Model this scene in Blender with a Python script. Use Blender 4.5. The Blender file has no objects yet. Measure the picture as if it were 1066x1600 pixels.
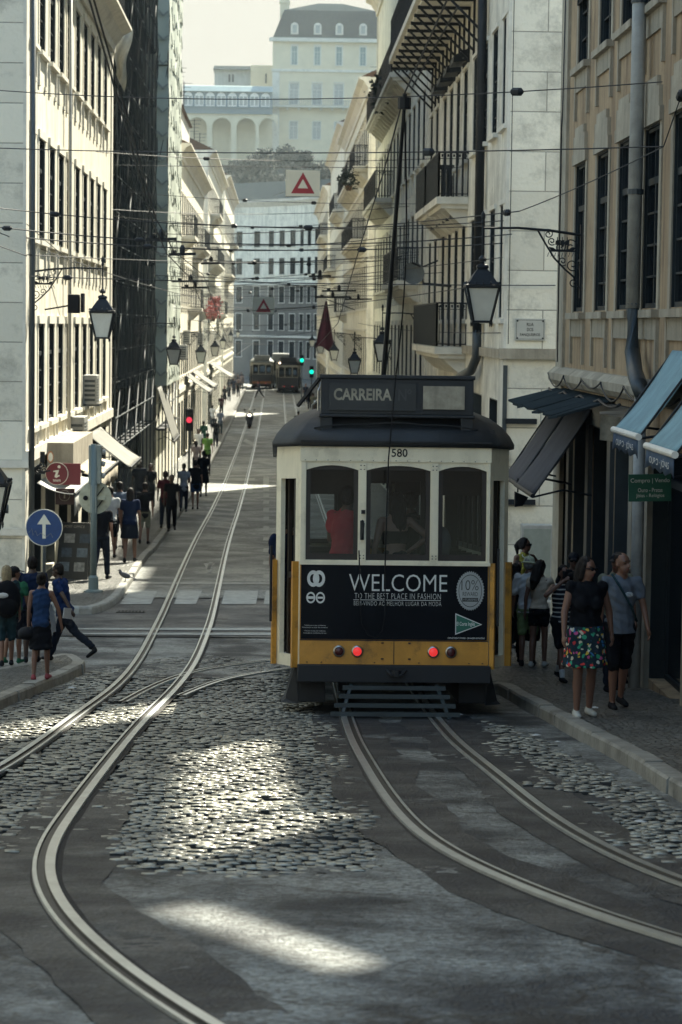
import bpy, bmesh, math, random
import numpy as np
from mathutils import Vector, Matrix
R = math.radians
S = bpy.context.scene
random.seed(7); rng = np.random.default_rng(7)
# ------------------------------------------------------------------ camera
F = 3778.0                                   # focal length in photo pixels (85 mm)
CAMZ = 8.0
YAW, PITCH, ROLL = -0.0273, R(4.4), 0.013
cam_d = bpy.data.cameras.new('camera'); cam = bpy.data.objects.new('camera', cam_d)
S.collection.objects.link(cam); S.camera = cam
cam_d.sensor_fit = 'VERTICAL'; cam_d.sensor_height = 36.0; cam_d.sensor_width = 36.0
cam_d.lens = 36.0*F/1600; cam_d.clip_start = 0.1; cam_d.clip_end = 4000
fwd = Vector((math.sin(-YAW)*math.cos(PITCH), math.cos(YAW)*math.cos(PITCH), -math.sin(PITCH)))
rt = fwd.cross(Vector((0,0,1))).normalized(); up = rt.cross(fwd)
rt2 = rt*math.cos(ROLL)+up*math.sin(ROLL); up2 = up*math.cos(ROLL)-rt*math.sin(ROLL)
CP = Vector((0,0,CAMZ))
mw = Matrix((rt2, up2, -fwd)).transposed().to_4x4(); mw.translation = CP
cam.matrix_world = mw
cam_d.dof.use_dof = True; cam_d.dof.focus_distance = 25.2; cam_d.dof.aperture_fstop = 5.0
# ------------------------------------------------------------------ sky, sun, exposure
SUN_AZ, SUN_EL = R(24), R(47)                # azimuth from +Y towards +X
W = bpy.data.worlds.new('World'); S.world = W; W.use_nodes = True
nt = W.node_tree; bg = nt.nodes['Background']
sky = nt.nodes.new('ShaderNodeTexSky'); sky.sky_type = 'NISHITA'; sky.sun_disc = False
sky.sun_elevation = SUN_EL; sky.sun_rotation = SUN_AZ; sky.dust_density = 3.0; sky.air_density = 1.0; sky.ozone_density = 1.5
# a milky summer sky: the bright part round the sun is an even cream veil, the rest stays blue
tint = nt.nodes.new('ShaderNodeVectorMath'); tint.operation = 'MULTIPLY'; tint.inputs[1].default_value = (0.90,1.03,0.92)
lum = nt.nodes.new('ShaderNodeRGBToBW'); mrs = nt.nodes.new('ShaderNodeMapRange'); mrs.inputs[1].default_value = 1.8; mrs.inputs[2].default_value = 3.4
mxs = nt.nodes.new('ShaderNodeMixRGB'); mxs.inputs[2].default_value = (1.30,1.24,1.07,1)
nt.links.new(sky.outputs[0], tint.inputs[0]); nt.links.new(sky.outputs[0], lum.inputs[0]); nt.links.new(lum.outputs[0], mrs.inputs[0]); nt.links.new(mrs.outputs[0], mxs.inputs[0])
nt.links.new(tint.outputs[0], mxs.inputs[1]); nt.links.new(mxs.outputs[0], bg.inputs[0]); bg.inputs[1].default_value = 0.15
sun_d = bpy.data.lights.new('sun','SUN'); sun = bpy.data.objects.new('sun', sun_d); S.collection.objects.link(sun)
sun_d.energy = 4.4; sun_d.angle = R(1.0); sun_d.color = (1.0,0.95,0.78)
sdir = Vector((math.sin(SUN_AZ)*math.cos(SUN_EL), math.cos(SUN_AZ)*math.cos(SUN_EL), math.sin(SUN_EL)))
sun.rotation_euler = sdir.to_track_quat('Z','Y').to_euler(); sun.location = (60,150,120)
S.view_settings.view_transform = 'Standard'; S.view_settings.look = 'None'
S.view_settings.exposure = 2.0; S.view_settings.gamma = 1.0
S.cycles.max_bounces = 8; S.cycles.transparent_max_bounces = 16; S.cycles.volume_bounces = 0
S.cycles.use_denoising = True
# ------------------------------------------------------------------ pixel <-> world helpers (photo pixels, 1066 x 1600)
def ray(px, py):
    return (fwd*F + rt2*(px-533.0) - up2*(py-800.0))
def P(px, py, Y):
    d = ray(px,py); return CP + d*(Y/d.y)
def PX(px, py, X):
    d = ray(px,py); return CP + d*(X/d.x)
_ky = [-60,0,21.8,24.8,31,38.6,46,60,80,100,135,170,242,330,420]
_kh = [-2.6,1.82,3.78,4.05,4.50,4.93,5.17,5.65,6.2,6.6,6.95,7.07,6.75,6.4,6.4]
_sy = np.arange(-60,420,0.5); _sh = np.interp(_sy,_ky,_kh)
_sh = np.convolve(np.pad(_sh,8,mode='edge'), np.ones(17)/17, 'valid')
def gz(Y): return CAMZ - float(np.interp(Y,_sy,_sh))
def gza(Y): return CAMZ - np.interp(Y,_sy,_sh)
def G(px, py, dz=0.0):
    d = ray(px,py); lo, hi = 3.0, 400.0
    f = lambda Y: (CAMZ + d.z/d.y*Y) - (gz(Y)+dz)
    Y=lo; step=0.5
    while Y<hi and f(Y)>0: Y+=step
    a,b=Y-step,Y
    for _ in range(30):
        m=(a+b)/2
        if f(m)>0: a=m
        else: b=m
    p=CP+d*(a/d.y); return p
def slope(Y): return math.atan((gz(Y+1)-gz(Y-1))/2)
# ------------------------------------------------------------------ materials
MATS = {}
def mat(name, col, rough=0.75, var=0.15, vs=2.0, bump=0.0, bs=40.0, metal=0.0, streak=0.0, streak_col=None, emit=None, es=1.0, spec=0.5, dirt=0.0, ds=0.7, dc=None):
    if name in MATS: return MATS[name]
    m = bpy.data.materials.new(name); MATS[name]=m; m.use_nodes=True
    n = m.node_tree.nodes; l = m.node_tree.links; b = n['Principled BSDF']
    b.inputs['Roughness'].default_value=rough; b.inputs['Metallic'].default_value=metal
    b.inputs['Specular IOR Level'].default_value=spec
    c4=(col[0],col[1],col[2],1)
    b.inputs['Base Color'].default_value=c4
    if emit: b.inputs['Emission Color'].default_value=(*emit,1); b.inputs['Emission Strength'].default_value=es
    if var or streak or bump:
        tc=n.new('ShaderNodeTexCoord'); out=None
        if var:
            t=n.new('ShaderNodeTexNoise'); t.inputs['Scale'].default_value=vs; t.inputs['Detail'].default_value=6; t.inputs['Roughness'].default_value=0.65
            l.new(tc.outputs['Object'],t.inputs['Vector'])
            mr=n.new('ShaderNodeMapRange'); mr.inputs[1].default_value=0.3; mr.inputs[2].default_value=0.7
            mr.inputs[3].default_value=1-var; mr.inputs[4].default_value=1+var
            l.new(t.outputs[0],mr.inputs[0])
            mx=n.new('ShaderNodeVectorMath'); mx.operation='SCALE'; mx.inputs[0].default_value=col[:3]
            l.new(mr.outputs[0],mx.inputs['Scale']); out=mx.outputs[0]
        if streak:
            mp=n.new('ShaderNodeMapping'); mp.inputs['Scale'].default_value=(2.6,2.6,0.16); l.new(tc.outputs['Object'],mp.inputs[0])
            t2=n.new('ShaderNodeTexNoise'); t2.inputs['Scale'].default_value=1.6; t2.inputs['Detail'].default_value=7; t2.inputs['Roughness'].default_value=0.6
            l.new(mp.outputs[0],t2.inputs['Vector'])
            cr=n.new('ShaderNodeMapRange'); cr.inputs[1].default_value=0.46; cr.inputs[2].default_value=0.68; cr.inputs[3].default_value=0; cr.inputs[4].default_value=streak
            l.new(t2.outputs[0],cr.inputs[0])
            mc=n.new('ShaderNodeMixRGB'); l.new(cr.outputs[0],mc.inputs[0])
            if out: l.new(out,mc.inputs[1])
            else: mc.inputs[1].default_value=c4
            sc=streak_col or tuple(x*0.35 for x in col[:3]); mc.inputs[2].default_value=(*sc,1); out=mc.outputs[0]
        if dirt:
            t4=n.new('ShaderNodeTexNoise'); t4.inputs['Scale'].default_value=ds; t4.inputs['Detail'].default_value=10; t4.inputs['Roughness'].default_value=0.72
            l.new(tc.outputs['Object'],t4.inputs['Vector'])
            c4r=n.new('ShaderNodeMapRange'); c4r.inputs[1].default_value=0.52; c4r.inputs[2].default_value=0.66; c4r.inputs[4].default_value=dirt
            l.new(t4.outputs[0],c4r.inputs[0]); md=n.new('ShaderNodeMixRGB'); l.new(c4r.outputs[0],md.inputs[0])
            if out: l.new(out,md.inputs[1])
            else: md.inputs[1].default_value=c4
            md.inputs[2].default_value=(*(dc or (col[0]*.4,col[1]*.38,col[2]*.36)),1); out=md.outputs[0]
        if out: l.new(out,b.inputs['Base Color'])
        if bump:
            t3=n.new('ShaderNodeTexNoise'); t3.inputs['Scale'].default_value=bs; t3.inputs['Detail'].default_value=4
            l.new(tc.outputs['Object'],t3.inputs['Vector'])
            bp=n.new('ShaderNodeBump'); bp.inputs['Strength'].default_value=bump; bp.inputs['Distance'].default_value=0.02
            l.new(t3.outputs[0],bp.inputs['Height']); l.new(bp.outputs[0],b.inputs['Normal'])
    return m
def glass_mat(name, tint=(0.75,0.82,0.82), rough=0.02, fmin=0.06, gcol=0.9):
    if name in MATS: return MATS[name]
    m=bpy.data.materials.new(name); MATS[name]=m; m.use_nodes=True
    n=m.node_tree.nodes; l=m.node_tree.links; n.remove(n['Principled BSDF']); o=n['Material Output']
    tr=n.new('ShaderNodeBsdfTransparent'); tr.inputs[0].default_value=(*tint,1)
    gl=n.new('ShaderNodeBsdfGlossy'); gl.inputs['Roughness'].default_value=rough; gl.inputs[0].default_value=(gcol,gcol*1.04,gcol*1.05,1)
    fr=n.new('ShaderNodeFresnel'); fr.inputs[0].default_value=1.5
    ad=n.new('ShaderNodeMath'); ad.operation='ADD'; ad.inputs[1].default_value=fmin; ad.use_clamp=True
    mx=n.new('ShaderNodeMixShader'); l.new(fr.outputs[0],ad.inputs[0]); l.new(ad.outputs[0],mx.inputs[0]); l.new(tr.outputs[0],mx.inputs[1]); l.new(gl.outputs[0],mx.inputs[2]); l.new(mx.outputs[0],o.inputs[0])
    return m
def brick_mat(name, col, mortar, bw, bh, rough=0.8, ms=0.02, bump=0.3, var=0.25, axis='XZ', streak=0.0, offset=0.5, dirt=0.4):
    if name in MATS: return MATS[name]
    m=mat(name,col,rough=rough,var=0)
    n=m.node_tree.nodes; l=m.node_tree.links; b=n['Principled BSDF']
    tc=n.new('ShaderNodeTexCoord'); sp=n.new('ShaderNodeSeparateXYZ'); cb=n.new('ShaderNodeCombineXYZ'); l.new(tc.outputs['Object'],sp.inputs[0])
    if axis=='XZ':
        ad=n.new('ShaderNodeMath'); ad.operation='ADD'; l.new(sp.outputs[0],ad.inputs[0]); l.new(sp.outputs[1],ad.inputs[1])
        l.new(ad.outputs[0],cb.inputs[0]); l.new(sp.outputs[2],cb.inputs[1])
    else:
        l.new(sp.outputs[0],cb.inputs[0]); l.new(sp.outputs[1],cb.inputs[1])
    br=n.new('ShaderNodeTexBrick'); l.new(cb.outputs[0],br.inputs['Vector']); br.inputs['Scale'].default_value=1
    br.inputs['Brick Width'].default_value=bw; br.inputs['Row Height'].default_value=bh; br.inputs['Mortar Size'].default_value=ms; br.offset=offset
    br.inputs['Color1'].default_value=(*[min(1,c*(1+var)) for c in col],1); br.inputs['Color2'].default_value=(*[c*(1-var) for c in col],1); br.inputs['Mortar'].default_value=(*mortar,1)
    br.inputs['Mortar Smooth'].default_value=0.3
    t=n.new('ShaderNodeTexNoise'); t.inputs['Scale'].default_value=0.9; t.inputs['Detail'].default_value=11; t.inputs['Roughness'].default_value=0.75; l.new(tc.outputs['Object'],t.inputs['Vector'])
    mr=n.new('ShaderNodeMapRange'); mr.inputs[1].default_value=0.50; mr.inputs[2].default_value=0.68; mr.inputs[4].default_value=dirt; l.new(t.outputs[0],mr.inputs[0])
    mx=n.new('ShaderNodeMixRGB'); l.new(mr.outputs[0],mx.inputs[0]); l.new(br.outputs[0],mx.inputs[1]); mx.inputs[2].default_value=(*[c*0.35 for c in col],1)
    l.new(mx.outputs[0],b.inputs['Base Color'])
    bp=n.new('ShaderNodeBump'); bp.inputs['Strength'].default_value=bump; bp.inputs['Distance'].default_value=0.02
    t3=n.new('ShaderNodeTexNoise'); t3.inputs['Scale'].default_value=14; t3.inputs['Detail'].default_value=6; l.new(tc.outputs['Object'],t3.inputs['Vector'])
    sm=n.new('ShaderNodeMath'); sm.operation='SUBTRACT'; l.new(t3.outputs[0],sm.inputs[0]); l.new(br.outputs['Fac'],sm.inputs[1])
    l.new(sm.outputs[0],bp.inputs['Height']); l.new(bp.outputs[0],b.inputs['Normal'])
    return m
# ------------------------------------------------------------------ mesh builder
COL = S.collection
ORG = {}
def setp(o,label=None,cat=None,group=None,kind=None):
    if label: o['label']=label
    if cat: o['category']=cat
    if group: o['group']=group
    if kind: o['kind']=kind
    return o
def thing(name,label,cat,loc=(0,0,0),rot=(0,0,0),group=None,kind=None):
    o=bpy.data.objects.new(name,None); COL.objects.link(o); o.empty_display_size=0.2
    o.location=loc; o.rotation_euler=rot; ORG[o.name]=Vector(loc)
    return setp(o,label,cat,group,kind)
class MB:
    def __init__(s): s.v=[]; s.f=[]; s.m=[]
    def add(s,vs,fs,m=0):
        b=len(s.v); s.v.extend([tuple(v) for v in vs]); s.f.extend([tuple(i+b for i in f) for f in fs]); s.m.extend([m]*len(fs)); return s
    def box(s,x0,x1,y0,y1,z0,z1,m=0):
        if x0>x1:x0,x1=x1,x0
        if y0>y1:y0,y1=y1,y0
        if z0>z1:z0,z1=z1,z0
        return s.add([(x0,y0,z0),(x1,y0,z0),(x1,y1,z0),(x0,y1,z0),(x0,y0,z1),(x1,y0,z1),(x1,y1,z1),(x0,y1,z1)],
          [(0,3,2,1),(4,5,6,7),(0,1,5,4),(1,2,6,5),(2,3,7,6),(3,0,4,7)],m)
    def quad(s,a,b,c,d,m=0): return s.add([a,b,c,d],[(0,1,2,3)],m)
    def obox(s,p1,p2,w,h,m=0,upv=(0,0,1)):
        p1=Vector(p1);p2=Vector(p2);d=(p2-p1).normalized();u=Vector(upv);sd=d.cross(u)
        if sd.length<1e-4: sd=Vector((1,0,0))
        sd.normalize();u=sd.cross(d)
        vs=[]
        for p in (p1,p2):
            for a,b in ((-1,-1),(1,-1),(1,1),(-1,1)): vs.append(p+sd*a*w/2+u*b*h/2)
        return s.add(vs,[(0,3,2,1),(4,5,6,7),(0,1,5,4),(1,2,6,5),(2,3,7,6),(3,0,4,7)],m)
    def tube(s,pts,r,seg=8,m=0,cap=True):
        pts=[Vector(p) for p in pts]; n=len(pts); rr=r if hasattr(r,'__len__') else [r]*n
        ref=Vector((0.13,0.31,0.94)); vs=[]
        for i,p in enumerate(pts):
            d=(pts[min(i+1,n-1)]-pts[max(i-1,0)]).normalized()
            a=d.cross(ref)
            if a.length<1e-3: a=d.cross(Vector((1,0,0)))
            a.normalize(); b=d.cross(a)
            for k in range(seg):
                t=2*math.pi*k/seg; vs.append(p+(a*math.cos(t)+b*math.sin(t))*rr[i])
        fs=[(i*seg+k,i*seg+(k+1)%seg,(i+1)*seg+(k+1)%seg,(i+1)*seg+k) for i in range(n-1) for k in range(seg)]
        if cap: fs+= [tuple(range(seg))[::-1], tuple((n-1)*seg+k for k in range(seg))]
        return s.add(vs,fs,m)
    def lathe(s,prof,c=(0,0,0),seg=16,m=0,rot=0.0,sx=1,sy=1):
        vs=[];n=len(prof)
        for r,z in prof:
            for k in range(seg):
                t=2*math.pi*k/seg+rot; vs.append((c[0]+r*sx*math.cos(t),c[1]+r*sy*math.sin(t),c[2]+z))
        fs=[(i*seg+k,i*seg+(k+1)%seg,(i+1)*seg+(k+1)%seg,(i+1)*seg+k) for i in range(n-1) for k in range(seg)]
        fs+=[tuple(range(seg))[::-1],tuple((n-1)*seg+k for k in range(seg))]
        return s.add(vs,fs,m)
    def ell(s,c,r,seg=14,rings=9,m=0,mt=None):
        vs=[]
        for i in range(1,rings):
            ph=math.pi*i/rings
            for k in range(seg):
                t=2*math.pi*k/seg; vs.append(Vector((r[0]*math.sin(ph)*math.cos(t),r[1]*math.sin(ph)*math.sin(t),r[2]*math.cos(ph))))
        vs.append(Vector((0,0,r[2])));vs.append(Vector((0,0,-r[2])))
        if mt: vs=[mt@v for v in vs]
        c=Vector(c); vs=[v+c for v in vs]; n=len(vs)
        fs=[((i)*seg+k,(i+1)*seg+k,(i+1)*seg+(k+1)%seg,i*seg+(k+1)%seg) for i in range(rings-2) for k in range(seg)]
        fs+=[(n-2,k,(k+1)%seg) for k in range(seg)]+[(n-1,(rings-2)*seg+(k+1)%seg,(rings-2)*seg+k) for k in range(seg)]
        return s.add(vs,fs,m)
    def prism(s,poly,axis,a,b,m=0):
        """extrude a 2-D polygon: axis 'y' poly=(x,z); 'x' poly=(y,z); 'z' poly=(x,y)"""
        def q(u,v,w): return {'y':(u,w,v),'x':(w,u,v),'z':(u,v,w)}[axis]
        n=len(poly); vs=[q(u,v,a) for u,v in poly]+[q(u,v,b) for u,v in poly]
        fs=[tuple(range(n)),tuple(range(2*n-1,n-1,-1))]+[(i,i+n,(i+1)%n+n,(i+1)%n) for i in range(n)]
        return s.add(vs,fs,m)
    def panel(s,o,ud,nd,w,z0,z1,holes,dep,m=0,mr=None):
        """wall from o along unit ud with outward unit nd; holes (u0,u1,za,zb) get reveals going inward by dep"""
        o=Vector(o);ud=Vector(ud);nd=Vector(nd); mr=m if mr is None else mr
        us=sorted(set([0,w]+[c for h in holes for c in h[:2]])); zs=sorted(set([z0,z1]+[c for h in holes for c in h[2:]]))
        pt=lambda u,z,d=0: o+ud*u+Vector((0,0,z))-nd*d
        flip = ud.cross(Vector((0,0,1))).dot(nd)<0
        def q(a,b,c,d,mm):
            if flip: a,b,c,d=d,c,b,a
            s.add([a,b,c,d],[(0,1,2,3)],mm)
        for i in range(len(us)-1):
            for j in range(len(zs)-1):
                cu=(us[i]+us[i+1])/2; cz=(zs[j]+zs[j+1])/2
                if any(h[0]<cu<h[1] and h[2]<cz<h[3] for h in holes): continue
                q(pt(us[i],zs[j]),pt(us[i+1],zs[j]),pt(us[i+1],zs[j+1]),pt(us[i],zs[j+1]),m)
        if dep:
            for a,b,c,d in holes:
                q(pt(a,c),pt(a,d),pt(a,d,dep),pt(a,c,dep),mr); q(pt(b,d),pt(b,c),pt(b,c,dep),pt(b,d,dep),mr)
                q(pt(b,c),pt(a,c),pt(a,c,dep),pt(b,c,dep),mr); q(pt(a,d),pt(b,d),pt(b,d,dep),pt(a,d,dep),mr)
        return s
    def mesh(s,name,mats,org=(0,0,0),smooth=False,bevel=0):
        me=bpy.data.meshes.new(name)
        if len(s.v):
            vs=np.array(s.v,dtype=float)-np.array(org)
            me.from_pydata(vs.tolist(),[],s.f); me.polygons.foreach_set('material_index',s.m)
            if smooth: me.polygons.foreach_set('use_smooth',[True]*len(s.f))
        for m_ in (mats if isinstance(mats,(list,tuple)) else [mats]): me.materials.append(m_)
        me.update()
        return me
    def build(s,name,mats,parent=None,world=False,org=None,label=None,cat=None,group=None,kind=None,smooth=False,bevel=0):
        """world=True: vertices are world coordinates, parent is an unrotated root at ORG"""
        o_=Vector((0,0,0))
        if parent is not None and world: o_=ORG[parent.name]
        if parent is None and org is not None: o_=Vector(org)
        me=s.mesh(name,mats,o_,smooth)
        ob=bpy.data.objects.new(name,me); COL.objects.link(ob)
        if parent is not None: ob.parent=parent; ORG[ob.name]=o_ if world else Vector((0,0,0))
        else: ob.location=o_; ORG[ob.name]=o_
        if bevel:
            md=ob.modifiers.new('bevel','BEVEL'); md.width=bevel; md.segments=2; md.limit_method='ANGLE'
        return setp(ob,label,cat,group,kind)
def mesh_obj(name,me,parent=None,loc=(0,0,0),rot=(0,0,0),**kw):
    o=bpy.data.objects.new(name,me); COL.objects.link(o); o.location=loc; o.rotation_euler=rot
    if parent is not None: o.parent=parent
    ORG[o.name]=Vector((0,0,0))
    return setp(o,**kw)
def copy_tree(o,parent=None):
    c=o.copy(); COL.objects.link(c); c.parent=parent; ORG[c.name]=ORG.get(o.name,Vector((0,0,0)))
    for ch in list(o.children): copy_tree(ch,c)
    return c
def text_mesh(s,width=None,height=None,ext=0.002,bold=0.0,space=1.0):
    cu=bpy.data.curves.new('txt','FONT'); cu.body=s; cu.align_x='CENTER'; cu.align_y='CENTER'; cu.extrude=0; cu.offset=bold; cu.space_character=space
    cu.resolution_u=3
    ob=bpy.data.objects.new('txt',cu); COL.objects.link(ob); bpy.context.view_layer.update()
    me=bpy.data.meshes.new_from_object(ob.evaluated_get(bpy.context.evaluated_depsgraph_get()))
    bpy.data.objects.remove(ob); bpy.data.curves.remove(cu)
    vs=np.array([v.co for v in me.vertices]); 
    mn=vs.min(0);mx=vs.max(0); c=(mn+mx)/2; sz=mx-mn
    ky=height/sz[1] if height else width/sz[0]; kx=width/sz[0] if width else ky
    for v in me.vertices: v.co=((v.co.x-c[0])*kx,0,(v.co.y-c[1])*ky)
    return me
def text(s,parent,loc,mt,width=None,height=None,rot=(0,0,0),name='lettering',bold=0.0,space=1.0,**kw):
    me=text_mesh(s,width,height,bold=bold,space=space); me.name=name; me.materials.append(mt)
    return mesh_obj(name,me,parent,loc,rot,**kw)
# ------------------------------------------------------------------ shared materials
m_iron=mat('black_iron',(0.008,0.011,0.015),spec=.3,rough=0.5,var=0.2,vs=8)
m_steel=mat('polished_rail',(0.74,0.78,0.79),rough=0.33,metal=1.0,var=0.12,vs=6)
m_groove=mat('rail_groove',(0.05,0.048,0.045),rough=0.5,metal=0.5,var=0.3,vs=6)
m_rust=mat('rusty_edge',(0.022,0.019,0.017),rough=0.9,var=0.4,vs=9,bump=0.5)
m_pane=mat('window_pane',(0.006,0.010,0.014),rough=0.08,var=0.0,spec=0.15)
m_pane_pale=mat('curtained_pane',(0.30,0.32,0.30),rough=0.12,var=0.25,vs=3)
m_sash=mat('dark_sash',(0.012,0.018,0.021),spec=.25,rough=0.6,var=0.25,vs=6)
m_sash_w=mat('white_sash',(0.55,0.55,0.50),rough=0.5,var=0.15,vs=6)
m_lime=mat('limestone',(0.60,0.57,0.49),rough=0.8,var=0.14,vs=3,bump=0.25,bs=30,dirt=0.35)
m_lime_d=mat('weathered_limestone',(0.33,0.29,0.22),rough=0.85,var=0.2,vs=3,bump=0.3,bs=30,streak=0.5,dirt=0.5)
m_cream=mat('cream_plaster',(0.68,0.64,0.52),rough=0.85,var=0.10,vs=1.5,bump=0.15,bs=20,streak=0.5,dirt=0.6,ds=1.0)
m_ochre=mat('stained_ochre_plaster',(0.34,0.245,0.145),rough=0.88,var=0.22,vs=1.2,bump=0.3,bs=16,streak=0.85,streak_col=(0.12,0.07,0.04),dirt=0.55,ds=1.1)
m_pale=mat('pale_plaster',(0.76,0.73,0.61),rough=0.85,var=0.14,vs=1.2,streak=0.4,dirt=0.45)
m_grey=mat('grey_plaster',(0.42,0.43,0.40),rough=0.85,var=0.12,vs=1.5,streak=0.3,dirt=0.35)
m_peel=mat('peeling_plaster',(0.62,0.59,0.50),rough=0.9,var=0.3,vs=1.1,streak=0.4,dirt=0.8)
m_side=brick_mat('ashlar_wall',(0.66,0.62,0.51),(0.30,0.28,0.23),1.55,0.74,bump=0.6,ms=0.012,var=0.10,dirt=0.7)
m_tile=mat('roof_tiles',(0.10,0.06,0.04),rough=0.85,var=0.3,vs=5,bump=0.6,bs=8)
m_slate=mat('slate_roof',(0.03,0.038,0.042),spec=0.0,rough=0.9,var=0.2,vs=2)
m_awn_dark=mat('charcoal_awning',(0.045,0.042,0.048),rough=0.85,var=0.2,vs=3,streak=0.4)
m_awn_blue=mat('pale_blue_awning',(0.17,0.30,0.35),rough=0.8,var=0.15,vs=3,streak=0.3)
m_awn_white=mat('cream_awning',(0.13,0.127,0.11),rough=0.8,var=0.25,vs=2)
m_white=mat('white_paint',(0.72,0.71,0.66),rough=0.5,var=0.08,vs=4)
m_whited=mat('dull_white_metal',(0.30,0.30,0.28),rough=0.5,var=0.2,vs=5)
m_black=mat('matt_black',(0.006,0.007,0.010),spec=.2,rough=0.7,var=0.2)
m_dgrey=mat('dark_grey_metal',(0.035,0.045,0.05),rough=0.45,var=0.2,vs=4)
m_lampglass=mat('milky_lamp_glass',(0.62,0.62,0.56),rough=0.35,var=0.12,vs=3)
m_dark=mat('dark_interior',(0.02,0.022,0.026),rough=0.8,var=0.2)
# ------------------------------------------------------------------ ground, road, kerbs, rails
def strip(name,x0f,x1f,ys,dz,m,label=None,kind='structure',nx=1):
    mb=MB(); n=len(ys)
    for y in ys:
        a,b=x0f(y),x1f(y)
        for k in range(nx+1): mb.v.append((a+(b-a)*k/nx,y,gz(y)+dz))
    w=nx+1
    for i in range(n-1):
        for k in range(nx):
            mb.f.append((i*w+k,i*w+k+1,(i+1)*w+k+1,(i+1)*w+k)); mb.m.append(0)
    return mb.build(name,m,kind=kind,smooth=True,label=label)
def asphalt_mat(name,c,c2,sc=1.0):
    m=mat(name,c,rough=0.5,var=0); n=m.node_tree.nodes; l=m.node_tree.links; b=n['Principled BSDF']
    tc=n.new('ShaderNodeTexCoord')
    t=n.new('ShaderNodeTexNoise'); t.inputs['Scale'].default_value=0.85*sc; t.inputs['Detail'].default_value=9; t.inputs['Roughness'].default_value=0.62; l.new(tc.outputs['Object'],t.inputs['Vector'])
    cr=n.new('ShaderNodeValToRGB'); e=cr.color_ramp.elements; e[0].position=0.42; e[0].color=(*c,1); e[1].position=0.60; e[1].color=(*c2,1); l.new(t.outputs[0],cr.inputs[0])
    g=n.new('ShaderNodeTexVoronoi'); g.inputs['Scale'].default_value=38; l.new(tc.outputs['Object'],g.inputs['Vector'])
    mx=n.new('ShaderNodeMixRGB'); mx.blend_type='MULTIPLY'; mx.inputs[0].default_value=0.7; l.new(cr.outputs[0],mx.inputs[1])
    cg=n.new('ShaderNodeMapRange'); cg.inputs[1].default_value=0.0; cg.inputs[2].default_value=1.0; cg.inputs[3].default_value=0.15; cg.inputs[4].default_value=2.4; sg=n.new('ShaderNodeSeparateColor'); l.new(g.outputs['Color'],sg.inputs[0]); l.new(sg.outputs[0],cg.inputs[0])
    l.new(cg.outputs[0],mx.inputs[2])
    wv=n.new('ShaderNodeTexNoise'); wv.inputs['Scale'].default_value=1.7; wv.inputs['Detail'].default_value=6; l.new(tc.outputs['Object'],wv.inputs['Vector'])
    wa=n.new('ShaderNodeVectorMath'); wa.operation='MULTIPLY_ADD'; wa.inputs[1].default_value=(.9,.9,.9); l.new(wv.outputs['Color'],wa.inputs[0]); l.new(tc.outputs['Object'],wa.inputs[2])
    ck=n.new('ShaderNodeTexVoronoi'); ck.feature='DISTANCE_TO_EDGE'; ck.inputs['Scale'].default_value=.42; l.new(wa.outputs[0],ck.inputs['Vector'])
    cm=n.new('ShaderNodeMapRange'); cm.inputs[1].default_value=0.002; cm.inputs[2].default_value=0.012; cm.inputs[3].default_value=.25; cm.inputs[4].default_value=1; l.new(ck.outputs['Distance'],cm.inputs[0])
    m3=n.new('ShaderNodeVectorMath'); m3.operation='SCALE'; l.new(mx.outputs[0],m3.inputs[0]); l.new(cm.outputs[0],m3.inputs['Scale']); l.new(m3.outputs[0],b.inputs['Base Color'])
    rr=n.new('ShaderNodeMapRange'); rr.inputs[1].default_value=0.35; rr.inputs[2].default_value=0.7; rr.inputs[3].default_value=0.62; rr.inputs[4].default_value=0.36; l.new(t.outputs[0],rr.inputs[0]); l.new(rr.outputs[0],b.inputs['Roughness'])
    bp=n.new('ShaderNodeBump'); bp.inputs['Strength'].default_value=1.0; bp.inputs['Distance'].default_value=0.02
    g2=n.new('ShaderNodeTexNoise'); g2.inputs['Scale'].default_value=45; g2.inputs['Detail'].default_value=5; l.new(tc.outputs['Object'],g2.inputs['Vector'])
    l.new(g2.outputs[0],bp.inputs['Height']); l.new(bp.outputs[0],b.inputs['Normal'])
    return m
m_asph=asphalt_mat('worn_asphalt',(0.010,0.014,0.019),(0.150,0.160,0.155))
m_road=asphalt_mat('worn_pale_road',(0.085,0.09,0.085),(0.18,0.185,0.17),0.8)
m_xroad=asphalt_mat('dark_patch_asphalt',(0.022,0.026,0.03),(0.06,0.063,0.065))
ys_=list(np.concatenate([np.arange(-20,60,1.0),np.arange(60,335,4.0)]))
strip('ground',lambda y:-170,lambda y:170,ys_,-0.02,m_asph)
strip('cross_street',lambda y:-40,lambda y:40,list(np.arange(37.2,45.41,0.6)),0.016,m_xroad)
strip('road',lambda y:-3.2,lambda y:2.7,list(np.arange(45.2,330,3.0)),0.020,m_road)
# painted marks
m_mark=mat('worn_road_paint',(0.31,0.31,0.28),rough=0.6,var=0.35,vs=6,dirt=0.6)
def mark(pts,name='road_marking',dz=0.026,px=True):
    mb=MB(); w=[G(*p) if px else Vector((p[0],p[1],gz(p[1]))) for p in pts]
    mb.add([(p.x,p.y,gz(p.y)+dz) for p in w],[tuple(range(len(w)))][::1]); return mb.build(name,m_mark,kind='structure')
for c in ([(187,946),(236,946),(246,925),(203,925)],[(272,946),(306,946),(316,925),(280,925)],[(346,946),(400,946),(404,925),(352,925)],[(412,946),(452,946),(452,925),(416,925)]): mark(c)
for a,b,w_ in ((984,983,3),(991.5,990.5,3),):
    mark([(118,a+w_-1),(520,b+w_+2),(520,b),(118,a)])
mark([(220,914),(440,915),(440,912),(222,911.5)])
for c in ([(318,882),(336,882),(327,893),(325,893)],[(322,897),(330,897),(333,880),(327,880)]): mark(c,dz=0.030)
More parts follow.
